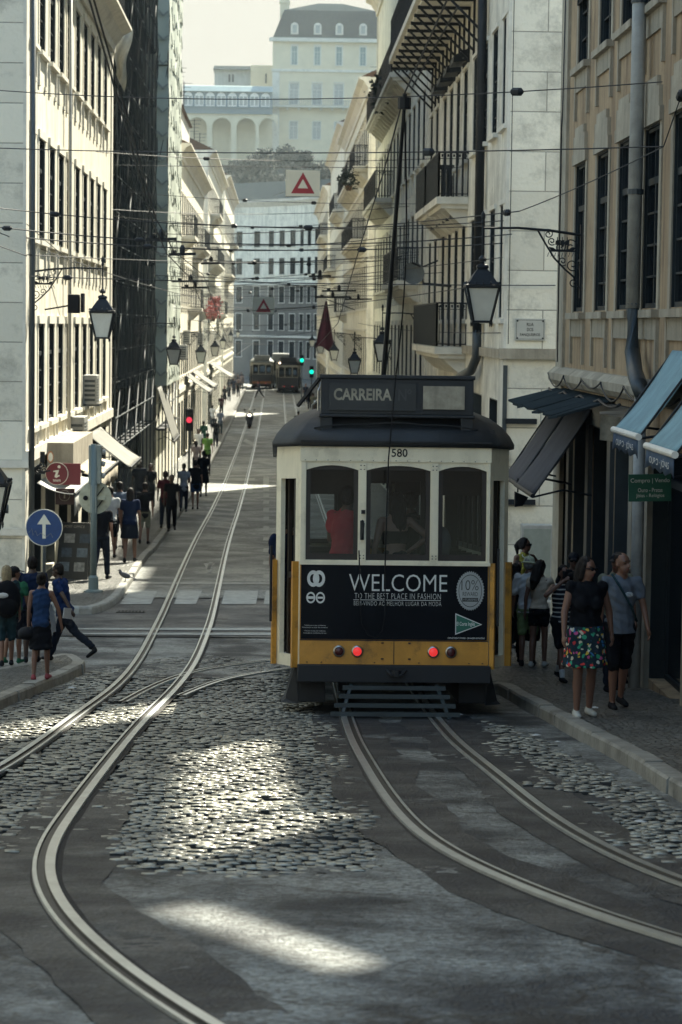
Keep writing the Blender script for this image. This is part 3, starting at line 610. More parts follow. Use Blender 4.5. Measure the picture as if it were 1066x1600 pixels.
def building(name,label,side,X,y0,y1,ztop,mwall,rows,cols,w=1.0,stone=None,frame=None,style='apron',depth=11.0,ground=None,cat='building',
             group=None,roof='tile',zb=None,cornice=.55,end_mat=None,pane=None,pale=0.15,bands=(),pil=True,gtop=None,roofh=2.6,seed=0,skip=()):
    s=1 if side=='L' else -1; rg=random.Random(seed or int(y0*10)); stone=stone or m_lime; frame=frame or m_sash
    zb=zb if zb is not None else min(gz(y0),gz(y1),gz((y0+y1)/2))-.4
    root=thing(name,label,cat,(X-s*depth/2,(y0+y1)/2,gz((y0+y1)/2)),group=group); o=ORG[root.name]
    holes=[]
    for ri,(za,zc) in enumerate(rows):
        for ci,c in enumerate(cols):
            if (ri,ci) in skip: continue
            holes.append((c-w/2-y0,c+w/2-y0,za,zc))
    gh=[]
    if ground:
        for (a,b,z0_,z1_) in ground: gh.append((a-y0,b-y0,z0_,z1_))
    mb=MB(); n=Vector((s,0,0))
    mb.panel((X,y0,0),(0,1,0),n,y1-y0,zb,ztop,holes+gh,.30,0)
    xb=X-s*depth
    mb.add([(X,y0,zb),(xb,y0,zb),(xb,y0,ztop),(X,y0,ztop)],[(0,1,2,3) if s<0 else (3,2,1,0)],1)
    mb.add([(X,y1,zb),(xb,y1,zb),(xb,y1,ztop),(X,y1,ztop)],[(3,2,1,0) if s<0 else (0,1,2,3)],1)
    mb.add([(xb,y0,zb),(xb,y1,zb),(xb,y1,ztop),(xb,y0,ztop)],[(0,1,2,3)],1)
    mb.add([(X,y0,ztop),(X,y1,ztop),(xb,y1,ztop),(xb,y0,ztop)],[(0,1,2,3)],1)
    mb.add([(X-s*.30,y0+.01,zb),(X-s*.30,y1-.01,zb),(X-s*.30,y1-.01,ztop-.01),(X-s*.30,y0+.01,ztop-.01)],[(0,1,2,3)],2)
    mb.build('wall',[mwall,end_mat or mwall,m_dark],root,world=True)
    for ri,(za,zc) in enumerate(rows):
        for ci,c in enumerate(cols):
            if (ri,ci) in skip: continue
            pn=pane or (m_pane_pale if rg.random()<pale else m_pane)
            add_window(root,side,X,c,za,w,zc-za,style,frame,stone,pn)
    if cornice:
        cm=MB().prism(cornice_prof(X,s,ztop+.02,cornice,.7),'y',y0-.02,y1+.02,0)
        n_=int((y1-y0)/.8)
        cm.build('cornice',[stone],root,world=True)
    for zb_ in bands:
        MB().box(X,X+s*.09,y0+.003,y1-.003,zb_-.12,zb_+.12).build('string_course',[stone],root,world=True)
    if pil:
        for a,b in ((y0-.003,y0+.55),(y1-.55,y1+.003)):
            MB().box(X-s*.02,X+s*.035,a,b,zb,ztop-.7).build('corner_pilaster',[stone],root,world=True)
    if roof:
        rm={'tile':m_tile,'slate':m_slate}[roof]
        MB().prism([(X+s*(cornice*.8 if cornice else .2),ztop+.024),(X-s*depth/2,ztop+roofh),(xb,ztop+.024)],'y',y0+.01,y1-.01,0).build('roof',[rm],root,world=True)
    return root
def shop(root,side,X,a,b,z0,z1,kind='glass',sign=None,seed=0):
    """fills a ground floor opening"""
    s=1 if side=='L' else -1; mb=MB(); d=.2; xi=X-s*d; fr=0
    def bx(ya,yb,za,zc,m=0,t=.05): mb.box(xi-s*t/2,xi+s*t/2,ya,yb,za,zc,m)
    bx(a,a+.07,z0,z1);bx(b-.07,b,z0,z1);bx(a+.07,b-.07,z1-.1,z1);bx(a+.07,b-.07,z0,z0+(.45 if kind=='glass' else .06))
    tz=z0+2.25
    if tz<z1-.3: bx(a+.07,b-.07,tz-.04,tz+.04,t=.06)
    n=max(1,int((b-a)/1.1))
    for i in range(1,n):
        y=a+(b-a)*i/n; bx(y-.03,y+.03,z0+.06,z1-.1,t=.055)
    for ya,yb in ((a,a+.025),(b-.025,b)): mb.box(X-s*.004,X-s*.19,ya,yb,z0,z1)
    mb.box(X-s*.004,X-s*.19,a+.025,b-.025,z1-.025,z1)
    f=mb.build('shopfront',[m_dgrey if seed%2 else m_sash],root,world=True)
    p=MB().add([(xi-s*.01,a+.05,z0+.05),(xi-s*.01,b-.05,z0+.05),(xi-s*.01,b-.05,z1-.05),(xi-s*.01,a+.05,z1-.05)],[(0,1,2,3)])
    po=p.build('pane',[m_pane],f); po.data.transform(Matrix.Translation(-ORG[root.name])); return f
def gopen(y0,y1,step,w,top,zoff=0.16):
    out=[];y=y0
    while y+w<=y1+.01: out.append((y,y+w,gz(y+w/2)+zoff,top)); y+=step
    return out
def frange(a,b,n): return [a+(b-a)*i/(n-1) for i in range(n)]
XL,XR=-4.75,4.3
# L1 : cream block on the left corner
c1=[46.9,48.9,51.1,53.2,55.2,57.5,59.8,62.0,64.3,66.6]
g1=gopen(46.9,68.6,3.1,2.2,5.15,.18)
L1=building('corner_building','cream corner building on the left with rows of tall dark windows above a tour shop','L',XL,45.6,69.4,16.3,m_cream,[(5.98,7.97),(9.63,11.63),(13.35,15.25)],c1,w=1.2,
   end_mat=m_side,ground=g1,roof='slate',bands=(5.45,),depth=14,pale=.0,pil=True,seed=3,roofh=3.5)
for i,g in enumerate(g1): shop(L1,'L',XL,*g,kind='door' if i%2 else 'glass',seed=i)
def quoins(root,X,s,y,z0,z1,m):
    mb=MB();z=z0;k=0
    while z<z1:
        w=.62 if k%2 else .42; mb.box(X-s*w,X+s*.04,y-.035,y+.02,z+.012,min(z+.5,z1)-.0,0); z+=.512;k+=1
    mb.build('quoin',[m],root,world=True)
for z_ in (5.38,4.1):
    MB().box(XL-9,XL+.10,45.54,45.6,z_-.12,z_+.02).build('stone_ledge',[m_lime],L1,world=True)
# attic level with iron railing over L1's cornice
ab=MB(); railing_bars(ab,(XL+.35,46,16.34),(XL+.35,69,16.34),1.1,step=.16,r=.014); ab.build('roof_railing',[m_iron],L1,world=True)
MB().box(XL-1.4,XL-.5,46.5,69,16.3,19.6).build('attic_or_sun_screen',[m_grey],L1,world=True)
pipe=lambda root,pts,r,m=m_dgrey: MB().tube(pts,r,10).build('drainpipe',[m],root,world=True,smooth=True)
pipe(L1,[(XL+.14,45.75,2.9),(XL+.14,45.75,15.4)],.055)
pipe(L1,[(XL+.12,54.2,5.6),(XL+.12,54.2,15.4)],.04,m_whited)
# sill shelf and small balcony box above the shop
MB().box(XL+.09,XL+.62,49.4,54.6,5.0,5.55).build('fascia_box',[m_lime_d],L1,world=True)
# L2 : dark building wrapped in netting behind scaffolding
L2=building('netted_building','black netted building on the left between the cream corner and the pale sheeted scaffold','L',XL-.45,69.8,93.4,25.5,mat('soot_dark_wall',(0.008,0.011,0.015),spec=0.0,rough=.9,var=.3),
   [(5.9,8.4),(9.7,12.2),(13.4,15.9),(17.1,19.6),(21,23.2)],frange(71.6,91.6,8),w=1.3,stone=m_sash,frame=m_sash,style='plain',roof='slate',pil=False,pale=.0,cornice=.3,seed=4)
def scaffold(name,label,x0,x1,y0,y1,z1,m_net,netx=None,levels=2.0,bay=2.4,net=True,fade=None):
    zb=gz((y0+y1)/2)+.1; root=thing(name,label,'scaffolding',((x0+x1)/2,(y0+y1)/2,zb)); n=int((y1-y0)/bay); ny=[y0+(y1-y0)*i/n for i in range(n+1)]
    mb=MB()
    for y in ny:
        for x in (x0,x1): mb.tube([(x,y,gz(y)+.14),(x,y,z1)],.03,6)
    mb.build('upright',[m_dgrey],root,world=True)
    mb=MB(); z=zb+2.4; zs=[]
    while z<z1: zs.append(z); z+=levels
    for z in zs:
        for x in (x0,x1): mb.tube([(x,y0,z+.95),(x,y1,z+.95)],.025,6); mb.tube([(x,y0,z),(x,y1,z)],.025,6)
        for y in ny: mb.tube([(x0,y,z),(x1,y,z)],.025,6)
    for i,z in enumerate(zs[:-1]):
        for j in range(0,n,2):
            mb.tube([(x1,ny[j],z),(x1,ny[j+1],zs[i+1])],.022,6)
            mb.tube([(x0,y0,z),(x1,y0,zs[i+1])],.022,6) if j==0 else None
    mb.build('brace',[m_dgrey],root,world=True)
    mb=MB()
    for z in zs: mb.box(x0+.04,x1-.04,y0+.05,y1-.05,z-.07,z-.03)
    mb.build('deck',[m_dark],root,world=True)
    return root,zs,ny
def cloth_grid(fn,nu,nv,m,name,parent=None,**kw):
    mb=MB()
    for i in range(nu+1):
        for j in range(nv+1): mb.v.append(tuple(fn(i/nu,j/nv)))
    for i in range(nu):
        for j in range(nv): mb.f.append((i*(nv+1)+j,(i+1)*(nv+1)+j,(i+1)*(nv+1)+j+1,i*(nv+1)+j+1)); mb.m.append(0)
    return mb.build(name,m,parent,world=parent is not None,smooth=True,**kw)
def net_mat(name,col,alpha):
    m=mat(name,col,rough=1,var=.25,vs=.6,spec=0.0); n=m.node_tree.nodes;l=m.node_tree.links;b=n['Principled BSDF']
    tc=n.new('ShaderNodeTexCoord'); t=n.new('ShaderNodeTexNoise'); t.inputs['Scale'].default_value=0.5; t.inputs['Detail'].default_value=5; l.new(tc.outputs['Object'],t.inputs['Vector'])
    mr=n.new('ShaderNodeMapRange'); mr.inputs[1].default_value=.3;mr.inputs[2].default_value=.7;mr.inputs[3].default_value=alpha-.15;mr.inputs[4].default_value=alpha+.15; l.new(t.outputs[0],mr.inputs[0]); l.new(mr.outputs[0],b.inputs['Alpha']); return m
m_netd=net_mat('black_netting',(0.003,0.005,0.007),.84)
m_netg=mat('pale_green_sheeting',(0.40,0.44,0.38),rough=.9,var=.15,vs=.5,bump=.5,bs=1.5)
sc1,zs1,ny1=scaffold('scaffolding','black netted scaffold tower on the left pavement beside the cream block',-5.12,-4.70,70.6,93,25,m_netd)
wv=lambda y,z:.05*math.sin(z*3.1+y*1.7)+.05*math.sin(z*1.1-y*2.3)+.03*math.sin(z*7.3+y)
cloth_grid(lambda u,v:(-4.66+.5*wv(70.6+22.4*u,6+19*v),70.6+22.4*u,6+19*v),44,40,m_netd,'netting',sc1)
cloth_grid(lambda u,v:(-5.15+.46*u,70.56+wv(u*3,6+19*v)*.6,7.5+17.5*v),8,40,m_netd,'netting',sc1)
cloth_grid(lambda u,v:(-4.72+.50*u*(1-.5*v)+.04*math.sin(v*9),70.2+.12*math.sin(u*9+v*7)-.2*math.sin(v*math.pi),16.4-1.3*v-.5*u*v),8,14,mat('torn_pale_sheet',(.34,.34,.30),rough=.8,var=.3),'torn_sheet',sc1)
sc2,zs2,ny2=scaffold('scaffolding','tall scaffold sheeted in pale green beside the far left facades',-4.70,-4.30,94.2,106,26.5,m_netg)
for a in np.arange(6.6,26,2.0):
    pass
cloth_grid(lambda u,v:(-4.27+.03*math.sin(u*40)+.03*math.sin(v*40+u*9),94.2+11.8*u,5.6+20.9*v),60,70,m_netg,'sheeting',sc2)
cloth_grid(lambda u,v:(-4.72+.45*u,94.15-.05*math.sin(v*40),5.6+20.9*v),6,60,m_netg,'sheeting',sc2)
tb=MB()
for k,z in enumerate(np.arange(6.2,26,.92)):
    tb.obox((-4.7,94.08,z),(-4.5,94.05,z-.22),.05,.08); tb.obox((-4.5,94.05,z-.22),(-4.3,94.08,z-.05),.05,.07)
for z in np.arange(6.2,26,1.0):
    for y in np.arange(95,105,2.4): tb.obox((-4.22,y,z),(-4.22,y+1.1,z-.35),.03,.09)
tb.build('strap',[mat('faded_strap',(.24,.27,.25),rough=.8)],sc2,world=True,kind='stuff')
L3=building('sheeted_building','pale building hidden behind the green sheeted scaffold on the left','L',XL,93.8,116,26,m_pale,[(5.6,7.6),(9.3,11.4)],frange(96,114,8),roof='slate',pil=False,depth=10,seed=5)
# far left blocks
def far_block(name,label,side,X,y0,y1,ztop,mw,frame,seed,attic=0,roof='tile',bal=(),style='plain'):
    n=int((y1-y0-1.5)/2.5); cols=frange(y0+1.5,y1-1.5,n); g=gz((y0+y1)/2); rows=[];z=g+4.4
    while z+2.1<ztop-.9: rows.append((z,z+2.05)); z+=3.45
    gr=gopen(y0+1.0,y1-1.0,3.3,2.3,g+3.1)
    b=building(name,label,side,X,y0,y1,ztop,mw,rows,cols,w=1.25,frame=frame,style=style,ground=gr,roof=roof,bands=(g+3.7,),seed=seed,group='apartment blocks lining the street',depth=10,pale=.2)
    for i,g_ in enumerate(gr): shop(b,side,X,*g_,seed=i)
    s=1 if side=='L' else -1
    for (ri,ya,yb) in bal:
        if ri<len(rows): balcony(b,side,X,ya,yb,rows[ri][0]-.05,dep=.7)
    return b,rows,cols
L4,r4,c4=far_block('apartment_block','cream block with balconies just beyond the green sheeted scaffold on the left','L',XL,116.6,155,16.6,m_cream,m_sash,6,bal=((2,119,124),(1,130,134),(2,136,146),(1,148,153)))
MB().box(XL-1.9,XL-.9,117,154,16.6,20.3).build('attic_or_sun_screen',[m_peel],L4,world=True)
MB().prism([(XL-.7,20.3),(XL-3,21.9),(XL-6,20.3)],'y',117,154).build('attic_roof',[m_tile],L4,world=True)
L5,r5,c5=far_block('apartment_block','taller pale block on the left beyond the side street, with a stone balcony band','L',XL,163,205,19.6,m_pale,m_sash,7,bal=((1,166,172),(2,166,186),(3,170,180),(1,190,200)))
L6,r6,c6=far_block('apartment_block','hazy pale block at the far end of the left side','L',XL,213,262,21.0,m_cream,m_sash,8,bal=((2,216,236),(3,240,250)))
# R1 : stained ochre building on the right
c1r=[34.55,32.2,30.1,27.95,25.85,23.7,21.5,19.3,17.1,14.9]
gRa=[(35.05,36.35,gz(35.7)+.17,7.0),(33.0,34.7,gz(33.9)+.17,7.0),(30.9,32.6,gz(31.7)+.17,6.7),(29.1,30.5,gz(29.8)+.17,6.7),(25.2,27.4,gz(26.3)+.17,6.7)]; gR=gRa; gR0=[(21.9,23.7,gz(23.2)+.17,6.9),(18.6,20.8,gz(19.6)+.17,6.9),(14.5,16.8,gz(15.5)+.17,7.3)]
R1=building('ochre_building','rain stained ochre building on the right with stone framed windows and street awnings','R',XR,24.2,36.9,14.6,m_ochre,[(8.25,10.35),(11.75,13.9)],[c for c in c1r if c>25],w=1.15,stone=m_lime_d,frame=m_sash,style='lintel',
   ground=gR,roof='tile',bands=(),depth=12,seed=9,pale=.0,end_mat=m_side,pil=False,cornice=.4,roofh=1.6)
for i,g in enumerate(gR): shop(R1,'R',XR,*g,seed=i,kind='door' if i in (1,4) else 'glass')
MB().prism([(XR,7.14),(XR-.10,7.17),(XR-.15,7.24),(XR-.15,7.34),(XR-.06,7.42),(XR,7.43)],'y',24.2,36.95).build('string_course',[m_lime_d],R1,world=True)
MB().box(XR-.07,XR,28.95,36.5,6.72,7.06).build('shop_fascia',[m_dgrey],R1,world=True)
MB().box(XR-.045,XR+.02,36.1,36.903,gz(36)-.2,13.9).build('corner_pilaster',[m_lime_d],R1,world=True)
for y in (35.0,32.85,30.7,28.75,27.55,24.75):
    MB().box(XR-.06,XR+.03,y-.15,y+.15,gz(y)+.1,6.715).build('stone_pier',[m_lime_d if y<29 else m_dgrey],R1,world=True)
MB().box(XR-.10,XR+.02,27.75,29.0,gz(28)+.1,gz(28)+1.2).build('plinth',[m_lime_d],R1,world=True)
pipe(R1,[(XR-.15,28.25,8.25),(XR-.15,28.25,13.9)],.085,m_whited)
MB().tube([(XR-.15,28.25,8.3),(XR-.15,28.2,7.75),(XR-.18,27.75,7.50),(XR-.24,27.0,7.38),(XR-.2,26.95,7.2)],[.085,.09,.095,.095,.09],10).build('drainpipe',[m_dgrey],R1,world=True,smooth=True)
pipe(R1,[(XR-.2,27.15,7.3),(XR-.2,27.15,gz(27)+.15)],.07,m_whited)
for z_ in (9.6,11.8,13.2): MB().lathe([(.10,-.03),(.10,.03)],(XR-.15,28.25,z_),12).build('pipe_collar',[m_dgrey],R1,world=True)
R0=building('ochre_building','near end of the ochre row at the right edge, behind the cut off blue awning','R',XR,9.0,24.18,15.0,m_ochre,[(8.25,10.35),(11.75,13.9)],[c for c in c1r if c<24],w=1.15,stone=m_lime_d,frame=m_sash,style='lintel',
   ground=gR0,roof='tile',depth=12,seed=19,pale=.0,pil=False,cornice=.0,end_mat=m_side,roofh=2.0)
for i,g in enumerate(gR0): shop(R0,'R',XR,*g,seed=i)
MB().prism([(XR,7.14),(XR-.10,7.17),(XR-.15,7.24),(XR-.15,7.34),(XR-.06,7.42),(XR,7.43)],'y',9.0,24.18).build('string_course',[m_lime_d],R0,world=True)
zl=lambda y:15.9+(y-19.0)*.575; hsl=.36     # added screen, out of view; its slanted gap drops one sun blade on the road
pw=MB(); a_,b_=18.9,23.15
for poly_ in ([(9.0,15.03),(a_,15.03),(a_,24.0),(9.0,24.0)],[(b_,15.03),(24.18,15.03),(24.18,24.0),(b_,24.0)],[(a_,15.03),(b_,15.03),(b_,zl(b_)-hsl),(a_,zl(a_)-hsl)],[(a_,zl(a_)+hsl),(b_,zl(b_)+hsl),(b_,24.0),(a_,24.0)]):
    pw.prism(poly_,'x',XR+.01,XR+.30)
pw.build('sun_slit_wall',[m_ochre],R0,world=True)
MB().box(XR+.02,XR+.32,32.3,36.85,14.63,24.0).build('attic_or_sun_screen',[m_ochre],R1,world=True)  # added unseen wall, keeps sun off the left cobbles and the tram roof
MB().box(XR+.02,XR+.32,24.25,32.28,18.5,26.0).build('sun_gap_wall',[m_ochre],R1,world=True)    # added screen on pillars, out of view; the gap below shapes the sun patch
for y in (26.1,28.2,30.3): MB().tube([(XR+.17,y,14.63),(XR+.17,y,18.5)],.07,10).build('sun_gap_pillar',[m_lime_d],R1,world=True)
for c in [c for c in c1r if c>25]:
    for z0_,z1_ in ((12.65,13.9),):
        sb_=MB(); z=z0_
        while z<z1_-.03: sb_.add([(XR-.035,c-.52,z),(XR-.035,c+.52,z),(XR+.0,c+.52,z+.055),(XR+.0,c-.52,z+.055),(XR-.02,c-.52,z-.01),(XR-.02,c+.52,z-.01)],[(0,1,2,3),(0,4,5,1)]); z+=.06
        sb_.box(XR-.04,XR,c-.56,c-.52,z0_-.02,z1_); sb_.box(XR-.04,XR,c+.52,c+.56,z0_-.02,z1_); sb_.build('shutter',[m_sash],R1,world=True)
# slate canopy pieces above the charcoal awnings
cb=MB()
for i in range(9):
    y=30.6+i*.68; cb.add([(XR,y,7.12),(XR,y+.66,7.12),(XR-.78,y+.62,6.86+.03*(i%3)),(XR-.74,y+.02,6.90-.02*(i%2)),(XR,y,7.09),(XR,y+.66,7.09),(XR-.78,y+.62,6.83+.03*(i%3)),(XR-.74,y+.02,6.87-.02*(i%2))],[(0,1,2,3),(7,6,5,4),(2,6,7,3),(0,3,7,4),(1,5,6,2),(0,4,5,1)])
cb.build('slate_canopy',[m_slate],R1,world=True)
# R2 : white stone corner building with balconies
c2=[46.35,48.6,50.9,53.4,56.2,58.5,60.8,63.1,66.2,68.6]
R2=building('corner_building','white stone corner building on the right carrying the street name plate and iron balconies','R',XR,45.6,70.2,19.8,m_peel,[(8.2,10.35),(11.85,13.9),(15.6,17.7)],c2,w=1.15,end_mat=m_side,frame=m_sash,style='plain',
   ground=[(47.0,48.8,gz(48)+.16,6.6),(50.6,52.8,gz(51)+.16,6.6),(54.4,56.8,gz(55)+.16,6.6),(58.4,60.8,gz(59)+.16,6.6),(62.4,64.8,gz(63)+.16,6.6),(66.4,68.8,gz(67)+.16,6.6)],roof='tile',depth=14,seed=10,pale=.0)
for i,g in enumerate([(47.0,48.8,gz(48)+.16,6.6),(50.6,52.8,gz(51)+.16,6.6),(54.4,56.8,gz(55)+.16,6.6),(58.4,60.8,gz(59)+.16,6.6),(62.4,64.8,gz(63)+.16,6.6),(66.4,68.8,gz(67)+.16,6.6)]): shop(R2,'R',XR,*g,seed=i)
MB().box(XR-.12,XR+14,45.5,45.6,7.42,7.62).build('string_course',[m_lime_d],R2,world=True)
MB().box(XR-.10,XR,45.605,70.1,7.42,7.60).build('string_course',[m_lime_d],R2,world=True)
MB().box(XR+.05,XR+3.2,45.7,62.5,19.7,33.0).build('attic_or_sun_screen',[m_peel],R2,world=True)  # added block above the roof, out of view, to shade the near left corner
pipe(R2,[(XR-.14,50.4,7.9),(XR-.14,50.4,19.2)],.10,m_iron)
MB().tube([(XR-.14,50.4,7.95),(XR-.14,50.4,7.4),(XR-.2,51.0,7.1),(XR-.3,53.0,6.9),(XR-.2,53.2,6.5),(XR-.14,53.2,3)],.10,8).build('drainpipe',[m_dgrey],R2,world=True,smooth=True)
balcony(R2,'R',XR,55.1,59.7,10.95,dep=.72,heavy=.012); balcony(R2,'R',XR,60.1,64.0,10.95,dep=.72,heavy=.012); balcony(R2,'R',XR,55.0,64.2,7.55,dep=.72,heavy=.012)
big=balcony(R2,'R',XR,50.6,68.5,15.5,dep=1.25,brackets=False)
tb=MB()
for y in np.arange(51,68.4,1.45):
    tb.obox((XR-1.15,y,15.2),(XR-.03,y,14.1),.05,.05); tb.obox((XR-1.2,y,15.21),(XR,y,15.21),.06,.08); tb.obox((XR-.03,y,14.0),(XR-.03,y,15.2),.05,.05)
tb.obox((XR-.6,51,14.68),(XR-.6,68.3,14.68),.035,.035)
tb.build('strut',[m_iron],big); big.children[-1].data.transform(Matrix.Translation(-ORG[R2.name]))
for y in (56.2,58.5,60.8,63.1):
    MB().prism([(XR,14.35),(XR-.34,14.18),(XR-.36,14.02),(XR,14.06)],'y',y-.62,y+.62).build('window_hood',[m_iron],R2,world=True)
    MB().prism([(XR,10.78),(XR-.3,10.66),(XR-.32,10.52),(XR,10.55)],'y',y-.6,y+.6).build('window_hood',[m_iron],R2,world=True)
# R3..R5
R3,r3,c3=far_block('apartment_block','tall pale block on the right with a deep plant hung balcony, beyond the iron balconies','R',XR,70.8,108,22.3,m_pale,m_sash,11,bal=((3,80,102),(4,74,79),(1,74,84),(2,92,104)),style='apron')
R4,r4b,c4b=far_block('apartment_block','bright cream block on the right with stepped stone cornices and flags','R',XR,116,158,19.8,m_cream,m_sash,12,bal=((3,118,126),(2,120,140),(3,130,150),(1,150,156)),style='cornice')
R5,r5b,c5b=far_block('apartment_block','pale narrow windowed block on the right, nearest the hanging flag','R',XR,158.5,200,21.2,m_pale,m_sash_w,13,bal=((3,160,175),(2,180,195)))
R6,r6b,c6b=far_block('apartment_block','hazy block at the far end of the right side','R',XR,209,262,20.0,m_cream,m_sash,14,bal=((3,212,230),))
for b_,ya,yb,zz,sgn in ((R3,80,102,15.4,-1),(R4,120,150,17.5,-1),(L4,120,150,12.6,1)):
    pass
# L0 : the near left block (only its shade and a sliver of it show)
L0=building('near_building','pale building on the near left corner beyond the picture edge','L',-6.2,6,27.4,18,m_grey,[(9.2,11.2),(12.7,14.7)],frange(8,25.5,8),w=1.0,roof='tile',depth=10,seed=15)
# ---- curved building closing the street
def curved_building():
    pts=[(-16,318),(-11,313),(-6,308),(-1.5,304),(2.5,299),(6,291),(8.8,280),(10.5,268)]
    root=thing('curved_building','long curved pale building with a dark roof closing the far end of the street','building',(0,300,gz(300)))
    wall=MB(); cor=MB(); rf=MB(); zt=23.6
    wins=[]
    for i in range(len(pts)-1):
        a=Vector((*pts[i],0)); b=Vector((*pts[i+1],0)); d=b-a; L_=d.length; u=d/L_; nd=Vector((u.y,-u.x,0))
        if nd.y>0: nd=-nd
        n=int(L_/2.1); hs=[]
        for k in range(n):
            c=L_*(k+.5)/n
            for z in (4.0,7.4,10.8,14.3,17.7): hs.append((c-.5,c+.5,z,z+2.0)); wins.append((a+u*c,z,u,nd))
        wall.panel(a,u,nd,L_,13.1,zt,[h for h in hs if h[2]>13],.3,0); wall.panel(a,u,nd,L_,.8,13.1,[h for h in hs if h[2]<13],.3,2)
        cor.quad(a+nd*.5+Vector((0,0,zt-.3)),b+nd*.5+Vector((0,0,zt-.3)),b+nd*.5+Vector((0,0,zt)),a+nd*.5+Vector((0,0,zt)))
        cor.quad(a+Vector((0,0,zt-.9)),b+Vector((0,0,zt-.9)),b+nd*.5+Vector((0,0,zt-.3)),a+nd*.5+Vector((0,0,zt-.3)))
        for zz in (13.2,6.7): 
            cor.quad(a+nd*.18+Vector((0,0,zz-.25)),b+nd*.18+Vector((0,0,zz-.25)),b+nd*.18+Vector((0,0,zz)),a+nd*.18+Vector((0,0,zz))); cor.quad(a+nd*.18+Vector((0,0,zz)),b+nd*.18+Vector((0,0,zz)),b+Vector((0,0,zz)),a+Vector((0,0,zz)))
        rf.quad(a+nd*.55+Vector((0,0,zt+.01)),b+nd*.55+Vector((0,0,zt+.01)),b-nd*9+Vector((0,0,zt+2.9)),a-nd*9+Vector((0,0,zt+2.9)))
        wall.quad(a-nd*.32+Vector((0,0,.8)),b-nd*.32+Vector((0,0,.8)),b-nd*.32+Vector((0,0,zt)),a-nd*.32+Vector((0,0,zt)),1)
    wall.build('wall',[m_pale,m_dark,mat('shade_tinted_facade',(.15,.14,.12),rough=.9,var=.25,vs=.4)],root,world=True); cor.build('cornice',[m_lime],root,world=True); rf.build('roof',[m_slate],root,world=True)  # shade over the lower storeys is put into their darker wall colour
    fm,pm=window_meshes(1.0,2.0,'plain',m_sash,m_lime,m_pane)
    for p,z,u,nd in wins:
        w_=mesh_obj('window',fm,root,Vector((p.x,p.y,z))-ORG[root.name],(0,0,math.atan2(nd.y,nd.x)+math.pi/2)); mesh_obj('pane',pm,w_)
curved_building()
# ---- hill, palace, arcade wing
def hill():
    mb=MB(); nx,ny=34,30
    for j in range(ny+1):
        y=330+270*j/ny
        t=min(1,max(0,(y-336)/112)); t=t*t*(3-2*t); z0=gz(330)+t*(33.5)
        for i in range(nx+1):
            x=-150+300*i/nx; z=z0+3*math.sin(x*.045+1)*t+(1.2*math.sin(x*.3+y*.21))*t
            if y>500: z+= (y-500)*.02
            if 440<y<520: z=gz(330)+33.5
            mb.v.append((x,y,z-.3))
    for j in range(ny):
        for i in range(nx): a=j*(nx+1)+i; mb.f.append((a,a+1,a+nx+2,a+nx+1)); mb.m.append(0)
    mb.build('hillside',[mat('hill_scrub',(0.03,0.04,0.028),rough=.95,var=.35,vs=.3,bump=1,bs=2)],kind='structure',smooth=True)
hill()
HZ=gz(330)+33.0
m_pal=mat('palace_plaster',(0.62,0.54,0.38),rough=.85,var=.08,vs=.5)
